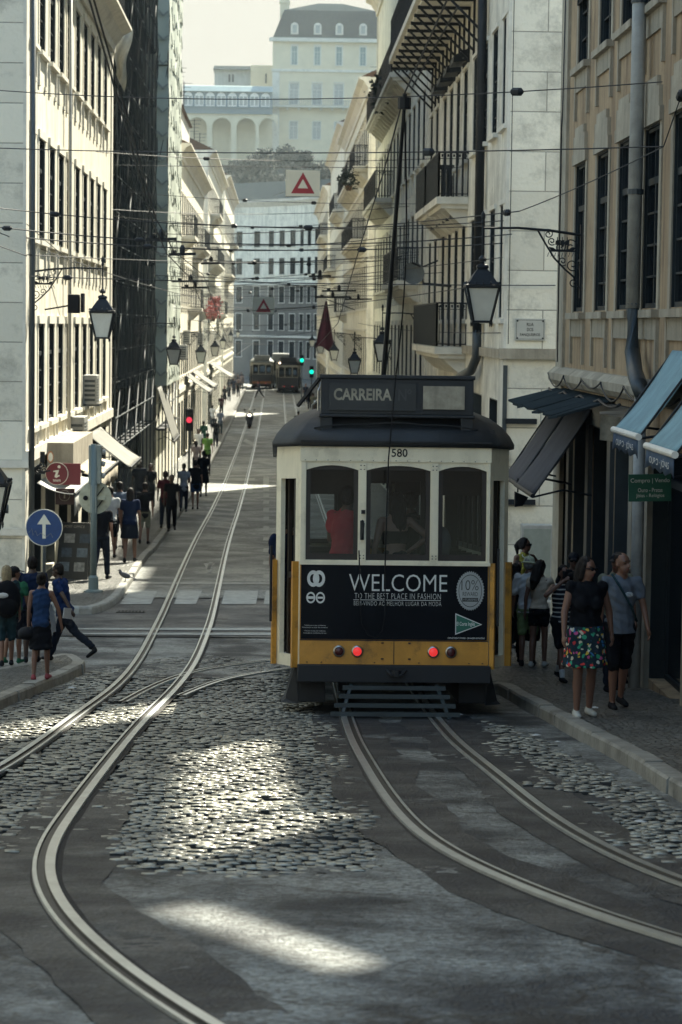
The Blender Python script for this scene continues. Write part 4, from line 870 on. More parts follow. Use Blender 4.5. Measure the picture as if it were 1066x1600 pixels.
def palace():
    Y=480.0; k=Y/F
    x0,x1=P(425,200,Y).x,P(606,200,Y).x; zz=lambda py:P(515,py,Y).z
    root=thing('hilltop_palace','large cream mansion with dark mansard roof and dormers on the hill','mansion',((x0+x1)/2,Y+8,HZ))
    zt=zz(62); wx=[P(p,100,Y).x for p in (460,496,530,567)]+[P(597,100,Y).x]; hs=[]; W_=[]
    for a,b,ww in ((102,73,1.15),(164,131,1.8),(218,190,1.6)):
        for x in wx: hs.append((x-ww/2-x0,x+ww/2-x0,zz(a),zz(b))); W_.append((x,zz(a),ww,zz(b)-zz(a)))
    mb=MB(); mb.panel((x0,Y,0),(1,0,0),(0,-1,0),x1-x0,HZ-1,zt,hs,.4,0)
    mb.box(x0,x1,Y+.45,Y+18,HZ-1,zt,0); mb.build('wall',[m_pal],root,world=True)
    mm=MB(); r0,r1=x0+.0,x1-.0; za=zz(60);zb=zz(14);zc=zz(2)
    mm.add([(r0,Y,za),(r1,Y,za),(r1,Y+18,za),(r0,Y+18,za),(r0+2.2,Y+2.5,zb),(r1-2.2,Y+2.5,zb),(r1-2.2,Y+15.5,zb),(r0+2.2,Y+15.5,zb),(r0+9,Y+8,zc+.6),(r1-9,Y+8,zc+.6)],
       [(0,1,5,4),(1,2,6,5),(2,3,7,6),(3,0,4,7),(4,5,9,8),(5,6,9),(6,7,8,9),(7,4,8)]); mm.build('roof',[m_slate],root,world=True)
    c=MB(); c.box(x0-.7,x1+.7,Y-.6,Y+.1,zz(66),zz(60)); c.box(x0-.2,x1+.2,Y-.22,Y-.0,zz(113),zz(109)); c.build('cornice',[m_lime],root,world=True)
    b=MB(); b.box(x0+.1,x1,Y-1.3,Y,zz(169),zz(166.5)); 
    for x in np.arange(x0+.8,x1,2.2): b.box(x-.2,x+.2,Y-1.0,Y,zz(173),zz(169))
    bb=b.build('balcony',[m_lime],root,world=True); r_=MB(); railing_bars(r_,(x0+.1,Y-1.25,zz(166.5)),(x1,Y-1.25,zz(166.5)),1.05,step=.35,r=.03); ro=r_.build('railing',[m_dgrey],bb); ro.data.transform(Matrix.Translation(-ORG[root.name]))
    for i,(x,z,ww,h) in enumerate(W_):
        fr=m_sash_w if h>3 or i>9 else mat('green_shutter',(.13,.19,.18),rough=.7)
        fm,pm=window_meshes(ww,h,'cornice' if i<10 else 'plain',fr,m_lime,m_pane_pale if i>4 else mat('shuttered_pane',(.17,.24,.23),rough=.6))
        w_=mesh_obj('window',fm,root,Vector((x,Y,z))-ORG[root.name]); mesh_obj('pane',pm,w_)
    for x in wx[:4]:
        d=MB(); z0=zz(54); hh=zz(37)-z0; d.box(x-.75,x+.75,Y+.2,Y+3,z0,z0+hh*.75); 
        d.prism([(x-.75,z0+hh*.75)]+[(x-.75*math.cos(t),z0+hh*.75+.7*math.sin(t)) for t in np.linspace(0,math.pi,9)][1:-1]+[(x+.75,z0+hh*.75)],'y',Y+.15,Y+3); do=d.build('dormer',[m_lime],root,world=True)
        q=MB(); q.box(x-.42,x+.42,Y+.10,Y+.18,z0+.25,z0+hh*.85); qo=q.build('pane',[m_pane_pale],do); qo.data.transform(Matrix.Translation(-ORG[root.name]))
    ch=MB(); cx=P(445,20,Y).x; ch.box(cx-.9,cx+.9,Y+4,Y+6,zz(60),zz(-6)); ch.box(cx-1.1,cx+1.1,Y+3.8,Y+6.2,zz(2),zz(-1)); ch.build('chimney',[m_pal],root,world=True)
    MB().box(x0-.02,x0+1.4,Y-.18,Y-.0,HZ,zz(113.5)).build('corner_pilaster',[m_lime],root,world=True)
    # arcade wing
    Y2=474.0; zz2=lambda py:P(355,py,Y2).z; xx=lambda px:P(px,150,Y2).x
    a0,a1=xx(286),xx(426)
    w=thing('arcade_wing','long pale arcade with a row of arched windows under a glass roof beside the mansion','arcade',((a0+a1)/2,Y2,HZ))
    mb=MB(); zs0=HZ-1
    # lower arches built as polygon strips
    cxs=[xx(309),xx(347),xx(385),xx(420)]; rw=xx(362)-xx(347); ztopA=zz2(178)
    spring=zz2(199)
    mb.box(a0,a1,Y2+4,Y2+4.4,zs0,ztopA)
    edges=[a0]+[v for c in cxs for v in (c-rw,c+rw)]+[a1]
    for i in range(0,len(edges),2):
        if edges[i+1]-edges[i]>.05: mb.box(edges[i],edges[i+1],Y2,Y2+1.2,zs0,ztopA)
    for c in cxs:
        n=10
        for k in range(n):
            t0,t1=math.pi*k/n,math.pi*(k+1)/n; xa,xb=c+rw*math.cos(t1),c+rw*math.cos(t0); za_=spring+rw*math.sin(t1)*1.0; zb_=spring+rw*math.sin(t0)
            mb.add([(xa,Y2,za_),(xb,Y2,zb_),(xb,Y2,ztopA),(xa,Y2,ztopA),(xa,Y2+1.2,za_),(xb,Y2+1.2,zb_),(xb,Y2+1.2,ztopA),(xa,Y2+1.2,ztopA)],[(0,1,2,3),(4,5,1,0)])
    mb.build('arcade_wall',[m_pal],w,world=True)
    u=MB(); u.box(a0,a1,Y2-.3,Y2+4.4,zz2(178),zz2(167)); u.box(a0,a1,Y2+.3,Y2+4.4,zz2(167),zz2(143)); u.box(a0-.1,a1+.1,Y2-.5,Y2-.3,zz2(169),zz2(167)); u.build('upper_wall',[mat('slate_blue_paint',(.13,.18,.20),rough=.6,var=.1)],w,world=True)
    for i in range(8):
        x=xx(294+i*17.3); hw=.85; z0=zz2(166); z1=zz2(151)
        p=[(x-hw,z0),(x+hw,z0),(x+hw,z1)]+[(x+hw*math.cos(t),z1+hw*math.sin(t)) for t in np.linspace(0,math.pi,8)][1:-1]+[(x-hw,z1)]
        q=MB().prism(p,'y',Y2+.15,Y2+.3).build('window',[m_white],w,world=True)
        g=MB(); 
        for sx in (-1,1): g.box(x+sx*.42-.32,x+sx*.42+.32,Y2+.12,Y2+.15,z0+.2,z1+.1)
        go=g.build('pane',[m_pane_pale],q); go.data.transform(Matrix.Translation(-ORG[w.name]))
    rr=MB(); rr.prism([(Y2-.3,zz2(143)),(Y2+1.0,zz2(134)),(Y2+3.5,zz2(131)),(Y2+5,zz2(143))],'x',a0,a1); rr.build('glass_roof',[mat('glazed_roof',(.22,.30,.31),rough=.3,var=.15,vs=.6)],w,world=True)
    # walls behind
    h1=thing('hilltop_house','low pale house behind the arcade roof','house',(xx(360),505,HZ+8))
    MB().box(xx(335)*1.06,xx(392)*1.06,503,515,HZ,P(350,109,503).z).build('wall',[m_grey],h1,world=True); MB().prism([(502,P(350,109,503).z+.01),(509,P(350,104,503).z+.8),(516,P(350,109,503).z+.01)],'x',xx(333)*1.06,xx(394)*1.06).build('roof',[m_slate],h1,world=True)
    q=MB(); q.box(xx(352),xx(355),502.9,503,P(350,128,503).z,P(350,116,503).z); q.box(xx(358),xx(361),502.9,503,P(350,128,503).z,P(350,116,503).z); q.build('window',[m_pane],h1,world=True)
    h2=thing('hilltop_house','plain pale gable wall between the arcade and the mansion','house',(xx(410),498,HZ+8))
    hm=MB(); hm.box(P(392,100,495).x,P(432,100,495).x,495,503,HZ,P(400,102,495).z); hm.build('wall',[m_pal],h2,world=True)
    MB().box(P(416,100,494).x-.15,P(416,100,494).x+.15,494.85,495,P(400,130,495).z,P(400,115,495).z).build('window',[m_pane],h2,world=True)
palace()
# ---- trees and bushes on the hill
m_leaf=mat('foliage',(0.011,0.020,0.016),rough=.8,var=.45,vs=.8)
m_leaf2=mat('pale_foliage',(0.11,0.15,0.08),rough=.8,var=.35,vs=.8)
m_bark=mat('bark',(0.09,0.07,0.05),rough=.9,var=.3)
def tree(name,label,x,y,z,h,r,ml,n=1400,leaf=.28,seed=1,trunk=.35,group=None,flat=1.0):
    rg=np.random.default_rng(seed); root=thing(name,label,'tree' if h>4 else 'bush',(x,y,z),group=group)
    mb=MB(); mb.tube([(0,0,-.5),(.05,0,h*trunk),(0.1*h*.2,.1,h*.65)],[h*.035+.03,h*.025+.02,.03],8)
    cl=[]
    for i in range(9):
        a=rg.uniform(0,6.28); rr=r*rg.uniform(.25,.75); zc=h*(trunk+.12+rg.uniform(0,.55)); c=np.array([rr*math.cos(a),rr*math.sin(a),zc]); cl.append((c,r*rg.uniform(.35,.6)))
        mb.tube([(0,0,h*trunk*rg.uniform(.6,1.0)),tuple(c*.6+np.array([0,0,h*trunk*.4])),tuple(c)],[.03*h*.4+.01,.03,.012],5)
    mb.build('trunk',[m_bark],root,smooth=True)
    V=[];Fc=[]
    per=n//len(cl)
    for c,cr in cl:
        d=rg.normal(size=(per,3)); d/=np.linalg.norm(d,axis=1)[:,None]; q=c+d*(cr*rg.uniform(.35,1.06,per))[:,None]*np.array([1,1,.8*flat])
        for p in q:
            a=rg.normal(size=3);a/=np.linalg.norm(a); b=np.cross(a,rg.normal(size=3)); b/=np.linalg.norm(b)+1e-6; s=leaf*rg.uniform(.5,1.2)
            k=len(V); V+= [tuple(p-a*s*.5),tuple(p+b*s*.35),tuple(p+a*s*.6),tuple(p-b*s*.35)]; Fc.append((k,k+1,k+2,k+3))
    me=bpy.data.meshes.new('crown'); me.from_pydata(V,[],Fc); me.materials.append(ml); mesh_obj('crown',me,root)
    return root
tree('leafy_tree','pale green tree showing above the arcade roof beside the sky',P(312,120,488).x,488,HZ,11.5,4.6,m_leaf2,3200,.5,5,.3)
ks=0
BL=['dark rounded bush high on the slope under the arcade','dark bush against the arcade wall by the parked car','wide dark evergreen bush in the middle of the slope','dark bush on the slope below the mansion','bushy dark tree beside the pale gable end','dark bush low on the slope, left of the others','dark bush just above the curved roof','small dark bush at the right edge of the slope','rounded dark tree under the mansion balcony','dark bush behind the hanging triangle sign','dark bush tucked beside the white chimney shape']
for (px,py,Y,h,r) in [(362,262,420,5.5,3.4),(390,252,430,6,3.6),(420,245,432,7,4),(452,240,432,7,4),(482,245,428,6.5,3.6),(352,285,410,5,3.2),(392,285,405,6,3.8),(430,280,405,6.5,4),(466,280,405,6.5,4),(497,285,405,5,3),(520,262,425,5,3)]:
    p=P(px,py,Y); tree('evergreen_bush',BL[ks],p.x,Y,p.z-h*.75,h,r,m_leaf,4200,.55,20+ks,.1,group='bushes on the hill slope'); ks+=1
car=thing('parked_car','dark car parked under the arcade on the hill','car',(P(372,240,440).x,440,HZ))
cb=MB(); cb.prism([(-2.2,.35),(2.2,.35),(2.25,.9),(1.3,1.0),(.7,1.5),(-1.0,1.5),(-1.7,1.0),(-2.2,.9)],'y',-.85,.85); cb.build('body',[m_dgrey],car)
for x in (-1.4,1.4): MB().tube([(x,-.9,.32),(x,.9,.32)],.33,14).build('wheel',[m_black],car)
MB().prism([(-1.45,1.02),(1.15,1.02),(.65,1.42),(-.95,1.42)],'y',-.87,-.853).build('window',[m_pane],car)
# ------------------------------------------------------------------ trams
m_tcream=mat('tram_cream_paint',(0.82,0.76,0.58),rough=.38,var=.06,vs=3,streak=.2,streak_col=(.3,.27,.2),dirt=.35,ds=3.5,dc=(.30,.26,.18))
m_tyel=mat('tram_yellow_paint',(0.52,0.245,0.03),rough=.42,var=.2,vs=4,dirt=.85,ds=2.6,dc=(.07,.035,.015))
m_tblack=mat('advert_vinyl',(0.003,0.005,0.009),rough=.3,var=.2,vs=3,spec=.08)
m_troof=mat('tram_roof_paint',(0.012,0.015,0.019),rough=.55,var=.3,vs=3,bump=.15,bs=20,dirt=.4)
m_twood=mat('window_wood',(0.020,0.014,0.010),rough=.5,var=.3,vs=9)
m_tunder=mat('underframe_black',(0.010,0.012,0.016),rough=.7,var=.3)
m_slat=mat('fender_green_black',(0.022,0.035,0.04),rough=.5,var=.25)
m_chrome=mat('dull_chrome',(0.45,0.45,0.44),rough=.3,metal=1,var=.1)
m_redon=mat('lit_red_lens',(0.35,0.015,0.015),rough=.25,var=0,emit=(1.0,0.05,0.05),es=.17)
m_redoff=mat('dark_red_lens',(0.07,0.012,0.012),rough=.25,var=0)
m_tglass=glass_mat('tram_glass',(0.62,0.68,0.72),fmin=0.0,gcol=.3)
m_vinyl=mat('white_vinyl',(0.66,0.68,0.66),rough=.4,var=.1,vs=20)
m_silver=mat('silver_vinyl',(0.30,0.33,0.34),rough=.35,metal=.5,var=.12)
m_green=mat('sign_green',(0.01,0.13,0.09),rough=.4,var=.1)
def offset_plan(plan,d): return [(x*(1-d/1.25), y+(d if y<4.2 else -d)*(1-abs(y-4.2)/4.2*0)) if True else 0 for x,y in plan]
PLAN=[(-.98,0.0),(.98,0.0),(1.23,.62),(1.23,7.78),(.98,8.4),(-.98,8.4),(-1.23,7.78),(-1.23,.62)]
def make_tram(name,label,group=None,main=True,low=None,up_=None,roofm=None,lit=None):
    low=low or m_tyel; up_=up_ or m_tcream; roofm=roofm or m_troof
    T=thing(name,label,'tram',group=group)
    # --- rear/front faces and sides with real window openings
    rearwin=[(-.926,-.387,1.62,2.60),(-.302,.361,1.62,2.60),(.447,.945,1.62,2.60)]
    def facet(a,b,holes,z0,z1,mt,nm,dep=.05):
        a=Vector((*a,0));b=Vector((*b,0));d=b-a;u=d.normalized();nd=Vector((u.y,-u.x,0))
        mb=MB().panel(a,u,nd,d.length,z0,z1,holes,dep,0); 
        o=mb.build(nm,[mt],T); return a,u,nd,o
    def frame(a,u,nd,h,w=.045,m=None,back=.03,arch=.05):
        mb=MB(); x0,x1,z0,z1=h
        def bx(p,q,r,s_,t=.04):
            A=a+u*p-nd*back;B=a+u*q-nd*back
            vs=[A+Vector((0,0,r)),B+Vector((0,0,r)),B+Vector((0,0,s_)),A+Vector((0,0,s_))]; vs+=[v-nd*t for v in vs]
            mb.add(vs,[(0,1,2,3),(7,6,5,4),(0,4,5,1),(1,5,6,2),(2,6,7,3),(3,7,4,0)])
        bx(x0,x0+w,z0,z1);bx(x1-w,x1,z0,z1);bx(x0+w,x1-w,z0,z0+w*1.4);bx(x0+w,x1-w,z1-w,z1)
        if arch:
            n=8; cx=(x0+x1)/2; hw=(x1-x0)/2
            for k in range(n):
                t0=-1+2*k/n;t1=t0+2/n; f=lambda t: z1-arch*(1.0*t*t)
                A=[a+u*(cx+hw*t0)+nd*.003+Vector((0,0,f(t0))),a+u*(cx+hw*t1)+nd*.003+Vector((0,0,f(t1))),a+u*(cx+hw*t1)+nd*.003+Vector((0,0,z1+.01)),a+u*(cx+hw*t0)+nd*.003+Vector((0,0,z1+.01))]
                mb.add(A+[v-nd*.06 for v in A],[(0,1,2,3),(4,5,1,0)],1)
        fo=mb.build('window',[m or m_twood,up_],T)
        g=MB(); A=a-nd*(back+.02); g.add([A+u*(x0+.01)+Vector((0,0,z0+.01)),A+u*(x1-.01)+Vector((0,0,z0+.01)),A+u*(x1-.01)+Vector((0,0,z1-.01)),A+u*(x0+.01)+Vector((0,0,z1-.01))],[(0,1,2,3)]); g.build('glass',[m_tglass],fo)
        return fo
    n=len(PLAN)
    for i in range(n):
        a=PLAN[i];b=PLAN[(i+1)%n]; L_=math.dist(a,b)
        if i in (0,4):
            hs=[(h[0]+.98,h[1]+.98,h[2],h[3]) for h in rearwin]
            if i==4: hs=[(1.96-h[1],1.96-h[0],h[2],h[3]) for h in hs]
        elif i in (2,6):
            hs=[(.55+k*.80,.55+k*.80+.66,1.64,2.52) for k in range(8)]
        else: hs=[(.12,L_-.14,.62,2.46)]              # open platform doorway corner
        a_,u,nd,o=facet(a,b,[(h[0],h[1],h[2],h[3]) for h in hs] ,1.57 if i in (0,2,4,6) else .50,2.80,up_,'upper_body')
        if i in (0,2,4,6):
            for h in hs: frame(a_,u,nd,h,arch=.05 if i in (0,4) else .03)
            facet(a,b,[],.54 if i in(0,4) else .52,1.57,low,'lower_panel',0)
        else:
            # folding gate leaf inside the doorway
            mb=MB(); A=a_-nd*.09
            for q in (.14,L_/2-.02,L_-.19):
                mb.obox(A+u*(q+.02)+Vector((0,0,.6)),A+u*(q+.02)+Vector((0,0,2.45)),.04,.04,0,upv=u)
            mb.obox(A+u*.14+Vector((0,0,1.45)),A+u*(L_-.16)+Vector((0,0,1.45)),.04,.06); 
            A2=a_-nd*.10; mb.add([A2+u*.14+Vector((0,0,.6)),A2+u*(L_-.16)+Vector((0,0,.6)),A2+u*(L_-.16)+Vector((0,0,1.42)),A2+u*.14+Vector((0,0,1.42))],[(0,1,2,3)],1)
            mb.build('door',[m_twood,low],T)
            mb=MB(); mb.obox(a_+u*.03+nd*.03+Vector((0,0,.5)),a_+u*.03+nd*.03+Vector((0,0,1.6)),.05,.04,0,upv=u); mb.obox(a_+u*(L_-.06)+nd*.03+Vector((0,0,.5)),a_+u*(L_-.06)+nd*.03+Vector((0,0,1.6)),.07,.04,0,upv=u); mb.build('door_post',[low],T)
            mb=MB(); mb.obox(a_+u*.06+nd*.08+Vector((0,0,.95)),a_+u*.06+nd*.08+Vector((0,0,1.75)),.022,.022,0,upv=u); mb.build('grab_rail',[m_tunder],T)
    # posts and belt strips on the rear face (2-3 mm proud)
    for s,y in ((1,0),(-1,8.4)):
        mb=MB()
        for x0,x1 in ((-.98,-.932),(-.381,-.308),(.367,.441),(.951,.98)): mb.box(x0,x1,y-s*.022,y-s*.0005,1.60,2.63)
        mb.box(-.99,.99,y-s*.030,y-s*.0005,1.57,1.605); mb.box(-.99,.99,y-s*.018,y-s*.0005,2.64,2.79); mb.build('pillar',[up_],T)
        mb=MB(); mb.box(-1.0,1.0,y-s*.10,y+s*.3,.36,.538); mb.build('buffer_beam',[m_tunder],T,bevel=.01)
    mb=MB()
    for x in (-.12,.16): 
        for z in (.60,.765): mb.lathe([(.014,-.006),(.014,.006)],(x,-.008,z),8)
    mb.box(-.975,.975,-.006,-.001,.786,.796); mb.box(-.004,.004,-.004,-.001,.545,.785)
    for x in (-.9,-.75,-.2,.26,.78,.92): mb.lathe([(.008,-.004),(.008,.004)],(x,-.006,.56),6)
    mb.build('panel_seam',[m_tunder],T)
    rv=MB()
    for k in range(17): rv.lathe([(.007,0),(.005,-.006)],(-.94+k*.1175,-.020,2.655),6)
    for x in (-.345,.404): 
        for z in (1.64,1.67,2.56,2.60): 
            for dx in (-.018,.018): rv.lathe([(.007,-.004),(.007,.004)],(x+dx,-.024,z),6)
    rv.build('rivets',[m_tunder],T)
    # --- roof: lofted dome
    rings=[(-.05,2.795),(-.055,2.84),(-.01,2.93),(.07,3.03),(.20,3.13),(.38,3.21),(.65,3.27),(1.0,3.30)]
    def ring(d,seg=12):
        out=[]; 
        for i in range(n):
            p0=PLAN[i];p1=PLAN[(i+1)%n]
            for k in range(3):
                t=k/3; x=p0[0]+(p1[0]-p0[0])*t; y=p0[1]+(p1[1]-p0[1])*t
                cx=x*(1-d/1.25); cy=4.2+(y-4.2)*(1-d*1.1/4.2)
                out.append((cx,cy))
        return out
    mb=MB(); N=len(ring(0))
    for d,z in rings:
        for x,y in ring(d): mb.v.append((x,y,z))
    for i in range(len(rings)-1):
        for k in range(N): mb.f.append((i*N+k,i*N+(k+1)%N,(i+1)*N+(k+1)%N,(i+1)*N+k)); mb.m.append(0)
    mb.f.append(tuple((len(rings)-1)*N+k for k in range(N))); mb.m.append(0); mb.f.append(tuple(range(N))[::-1]); mb.m.append(0)
    rf=mb.build('roof',[roofm],T,smooth=True)
    g=MB()   # drip strips and the shallow hoops on the dome
    g.obox((-.99,-.075,2.845),(.99,-.075,2.845),.02,.018); 
    for xa,xb in ((-1.0,-.78),(.82,1.02)): g.obox((xa,.10,2.93),(xb,.02,2.97),.02,.03)
    g.tube([(-.85+1.7*t,.03-.01*math.sin(t*math.pi),2.985+.05*math.sin(t*math.pi)+.012*abs(math.sin(t*3*math.pi))) for t in np.linspace(0,1,25)],.008,6)
    g.build('drip_strip',[m_tunder],rf)
    # clerestory / equipment and railings
    mb=MB()
    for sx in (-1,1):
        mb.tube([(sx*.80,.62,3.10),(sx*.80,.60,3.40),(sx*.76,.66,3.53),(sx*.70,.9,3.55),(sx*.70,7.4,3.55),(sx*.76,7.7,3.5),(sx*.8,7.8,3.1)],.014,8)
        for y in (2.2,4.2,6.2): mb.tube([(sx*.70,y,3.55),(sx*.72,y,3.15)],.012,6)
    for y in (.7,1.0,7.6): mb.tube([(-.74,y,3.545),(.74,y,3.545)],.013,8)
    mb.build('roof_rail',[m_chrome if main else m_dgrey],T)
    mb=MB(); mb.lathe([(.30,0),(.28,.10),(.12,.14),(.10,.26),(.14,.28),(.14,.34)],(0,4.2,3.19),16); mb.build('pole_base',[m_tunder],T)
    # floor, ceiling, bulkheads, seats, underframe
    mb=MB(); mb.box(-1.18,1.18,.66,7.74,.62,.72); mb.box(-.94,.94,.06,.66,.60,.70); mb.box(-.94,.94,7.74,8.34,.60,.70); mb.build('floor',[m_twood],T)
    mb=MB(); mb.box(-1.16,1.16,.6,7.8,2.74,2.76); mb.build('ceiling',[mat('tram_ceiling',(.03,.027,.022),rough=.6,var=.1)],T)
    for y in (1.35,7.05):
        mb=MB().panel((-1.2,y,0),(1,0,0),(0,-1,0),2.4,.72,2.74,[(.18,.78,1.5,2.3),(.86,1.54,.72,2.45),(1.62,2.22,1.5,2.3)],.05); mb.panel((1.2,y+.05,0),(-1,0,0),(0,1,0),2.4,.72,2.74,[(.18,.78,1.5,2.3),(.86,1.54,.72,2.45),(1.62,2.22,1.5,2.3)],0)
        mb.build('bulkhead',[m_twood],T)
    mb=MB()
    for k in range(6):
        y=1.8+k*.85
        for sx in (-1,1): mb.box(sx*.35,sx*1.12,y,y+.42,1.08,1.15); mb.box(sx*.35,sx*1.12,y+.42,y+.47,1.08,1.62)
    mb.build('seat',[m_twood],T)
    mb=MB()
    for x in (-.36,.40): mb.tube([(x,.62,.7),(x,.62,2.7)],.018,8)
    mb.tube([(-.42,.3,.7),(-.42,.3,2.1)],.018,8); mb.build('stanchion',[m_chrome],T)
    mb=MB(); mb.lathe([(.16,0),(.18,.02),(.18,.9),(.10,.95)],(.55,.28,.7),14); mb.build('controller',[m_tunder],T)
    mb=MB(); mb.box(-.95,.95,.3,8.1,.42,.58); mb.box(-.72,.72,2.4,6.0,.22,.42); mb.box(-.98,-.70,.3,2.2,.12,.42); mb.box(.70,.98,.3,2.2,.12,.42); mb.box(-.98,-.70,6.2,8.1,.12,.42); mb.box(.70,.98,6.2,8.1,.12,.42); mb.build('underframe',[m_tunder],T,bevel=.01)
    for y in (3.1,5.3):
        for sx in (-1,1):
            mb=MB(); mb.tube([(sx*.40,y,.36),(sx*.50,y,.36)],.35,24); mb.tube([(sx*.37,y,.36),(sx*.40,y,.36)],.38,24); mb.tube([(sx*.5,y,.36),(sx*.56,y,.36)],.10,12); mb.build('wheel',[m_tunder],T)
    for sx in (-1,1):    # platform step guards
        mb=MB(); mb.add([(sx*.98,.3,.50),(sx*1.02,.3,.50),(sx*1.12,.45,.14),(sx*1.16,.45,.10),(sx*.98,.3,.10),(sx*.98,1.2,.50),(sx*1.02,1.2,.50),(sx*1.12,1.1,.14),(sx*1.16,1.1,.10),(sx*.98,1.2,.10)],[(0,1,2,3,4),(9,8,7,6,5),(1,6,7,2),(2,7,8,3),(0,5,6,1)]); mb.build('step',[m_tunder],T)
    # lifeguard slats
    fb=MB()
    for k,(y,z,hw) in enumerate(((-.12,.30,.53),(-.22,.22,.57),(-.32,.135,.62),(-.42,.055,.66))): fb.box(-hw,hw,y-.035,y+.035,z-.012,z+.030)
    for x in (-.44,.44): fb.obox((x,-.08,.335),(x*1.25,-.47,.02),.035,.02)
    fb.build('fender_tray',[m_slat],T)
    for i,(x,on) in enumerate(((-.571,0),(-.381,1),(.407,1),(.591,0))):
        mb=MB(); prof=[(.060,0),(.062,.02),(.058,.035),(.046,.038)]
        seg=20; vs=[]
        for r,z in prof:
            for k in range(seg): t=2*math.pi*k/seg; vs.append((x+r*math.cos(t),-z-.001,.676+r*math.sin(t)))
        fs=[(a*seg+k,(a+1)*seg+k,(a+1)*seg+(k+1)%seg,a*seg+(k+1)%seg) for a in range(3) for k in range(seg)]
        mb.add(vs,fs); tl_=mb.build('tail_lamp',[m_chrome],T,smooth=True)
        ls=MB(); ls.ell((x,-.022,.676),(.049,.022,.049),16,8); ls.build('lens',[m_redon if on else m_redoff],tl_,smooth=True)
    # destination box
    mb=MB(); mb.box(-.785,.80,.02,.30,3.13,3.50,0); mb.box(-.80,.815,.0,.32,3.50,3.54,0); mb.box(-.80,.815,.0,.30,3.10,3.13,0)
    for x0,x1 in ((-.79,-.66),(.67,.80)): mb.box(x0,x1,.03,.28,2.90,3.10,0)
    dbx=mb.build('destination_box',[roofm],T,bevel=.008)
    mb=MB(); mb.obox((-.80,.15,3.5),(-1.02,.35,3.22),.03,.03); mb.build('box_stay',[m_tunder],dbx)
    return T,dbx
tY=24.8
TRAM,dbx=make_tram('yellow_tram','old yellow and cream tram seen from behind, carrying a black WELCOME advert panel',None)
TRAM.location=(1.245,tY,gz(tY)); TRAM.rotation_euler=(slope(tY+4),0,0)
m_box=mat('sign_black',(0.008,0.012,0.015),rough=.4,var=.3,vs=6)
MB().box(-.70,.20,-.006,.018,3.17,3.45).build('sign_glass',[m_box],dbx)
m_letter=mat('faded_letter',(.30,.28,.22),rough=.6,var=.5,vs=6); m_letter2=mat('ghost_letter',(.045,.045,.05),rough=.6,var=.3)
text('CARREIRA',dbx,(-.352,-.0075,3.335),m_letter,width=.60,height=.125,bold=.03); text('Nº',dbx,(.085,-.0075,3.335),m_letter2,width=.14,height=.12,bold=.02)
MB().box(.275,.705,-.008,.018,3.19,3.43).build('route_panel',[mat('bleached_panel',(.34,.31,.24),rough=.5,var=.35,vs=7,streak=.7)],dbx)
text('580',TRAM,(.035,-.0215,2.735),m_black,width=.165,height=.085,name='number',bold=.01)
# advert
ad=MB().box(-.97,.965,-.014,-.0008,.80,1.568).build('advert_panel',[m_tblack],TRAM)
T_=lambda s,px0,px1,pyb,hh,m=m_vinyl,**k: text(s,ad,((px0+px1)/2/152.3-619/152.3,-.0165,(1127-pyb)/152.3+hh/152.3/2),m,width=(px1-px0)/152.3,height=hh/152.3,**k)
T_('WELCOME',547,702,929,27,bold=-.008); T_('TO THE BEST PLACE IN FASHION',556,692,941,9.0,bold=-.018,space=1.12); T_('BEM-VINDO AO MELHOR LUGAR DA MODA',555,693,951.5,6.6,bold=-.018,space=1.15)
lx=lambda px:(px-619)/152.3; lz=lambda py:(1127-py)/152.3
MB().box(lx(554),lx(692),-.0165,-.0145,lz(943.2),lz(942.4)).build('rule',[m_vinyl],ad)
def ringm(mb,cx,cz,r0,r1,y=-.0162,seg=28,a0=0,a1=2*math.pi,sz=1.0,m=0):
    for k in range(seg):
        t0=a0+(a1-a0)*k/seg;t1=a0+(a1-a0)*(k+1)/seg
        mb.add([(cx+r0*math.cos(t0),y,cz+r0*sz*math.sin(t0)),(cx+r1*math.cos(t0),y,cz+r1*sz*math.sin(t0)),(cx+r1*math.cos(t1),y,cz+r1*sz*math.sin(t1)),(cx+r0*math.cos(t1),y,cz+r0*sz*math.sin(t1))],[(0,1,2,3)],m)
mb=MB(); u_=1/152.3
for cx in (490.5,499.5): ringm(mb,lx(cx),lz(910),5.2*u_,9.6*u_,sz=1.35,y=-.0162-.0003*(cx>495))
mb.box(lx(493.6),lx(496.4),-.0168,-.0145,lz(915.5),lz(904.5)); mb.build('ring_emblem',[m_vinyl],ad)
mb=MB()
for cx in (487,502): ringm(mb,lx(cx),lz(940),5.0*u_,7.2*u_,sz=1.25)
mb.box(lx(482),lx(492),-.0165,-.0145,lz(942),lz(938)); mb.box(lx(497.5),lx(506.5),-.0165,-.0145,lz(941.5),lz(938.5)); mb.build('ring_emblem',[m_vinyl],ad)
for k,(py,w_) in enumerate(((984,34),(987.2,40),(992.6,34),(996,36))):
    s_=['*Válido para não residentes','Desconto na loja de turismo','*Termos na loja de residentes','Consulte as condições de uso'][k]; T_(s_,494-w_/2,494+w_/2,py+1,2.2)
T_('DEPARTMENT STORES · GRANDES ARMAZÉNS',704,762,1003,3.2)
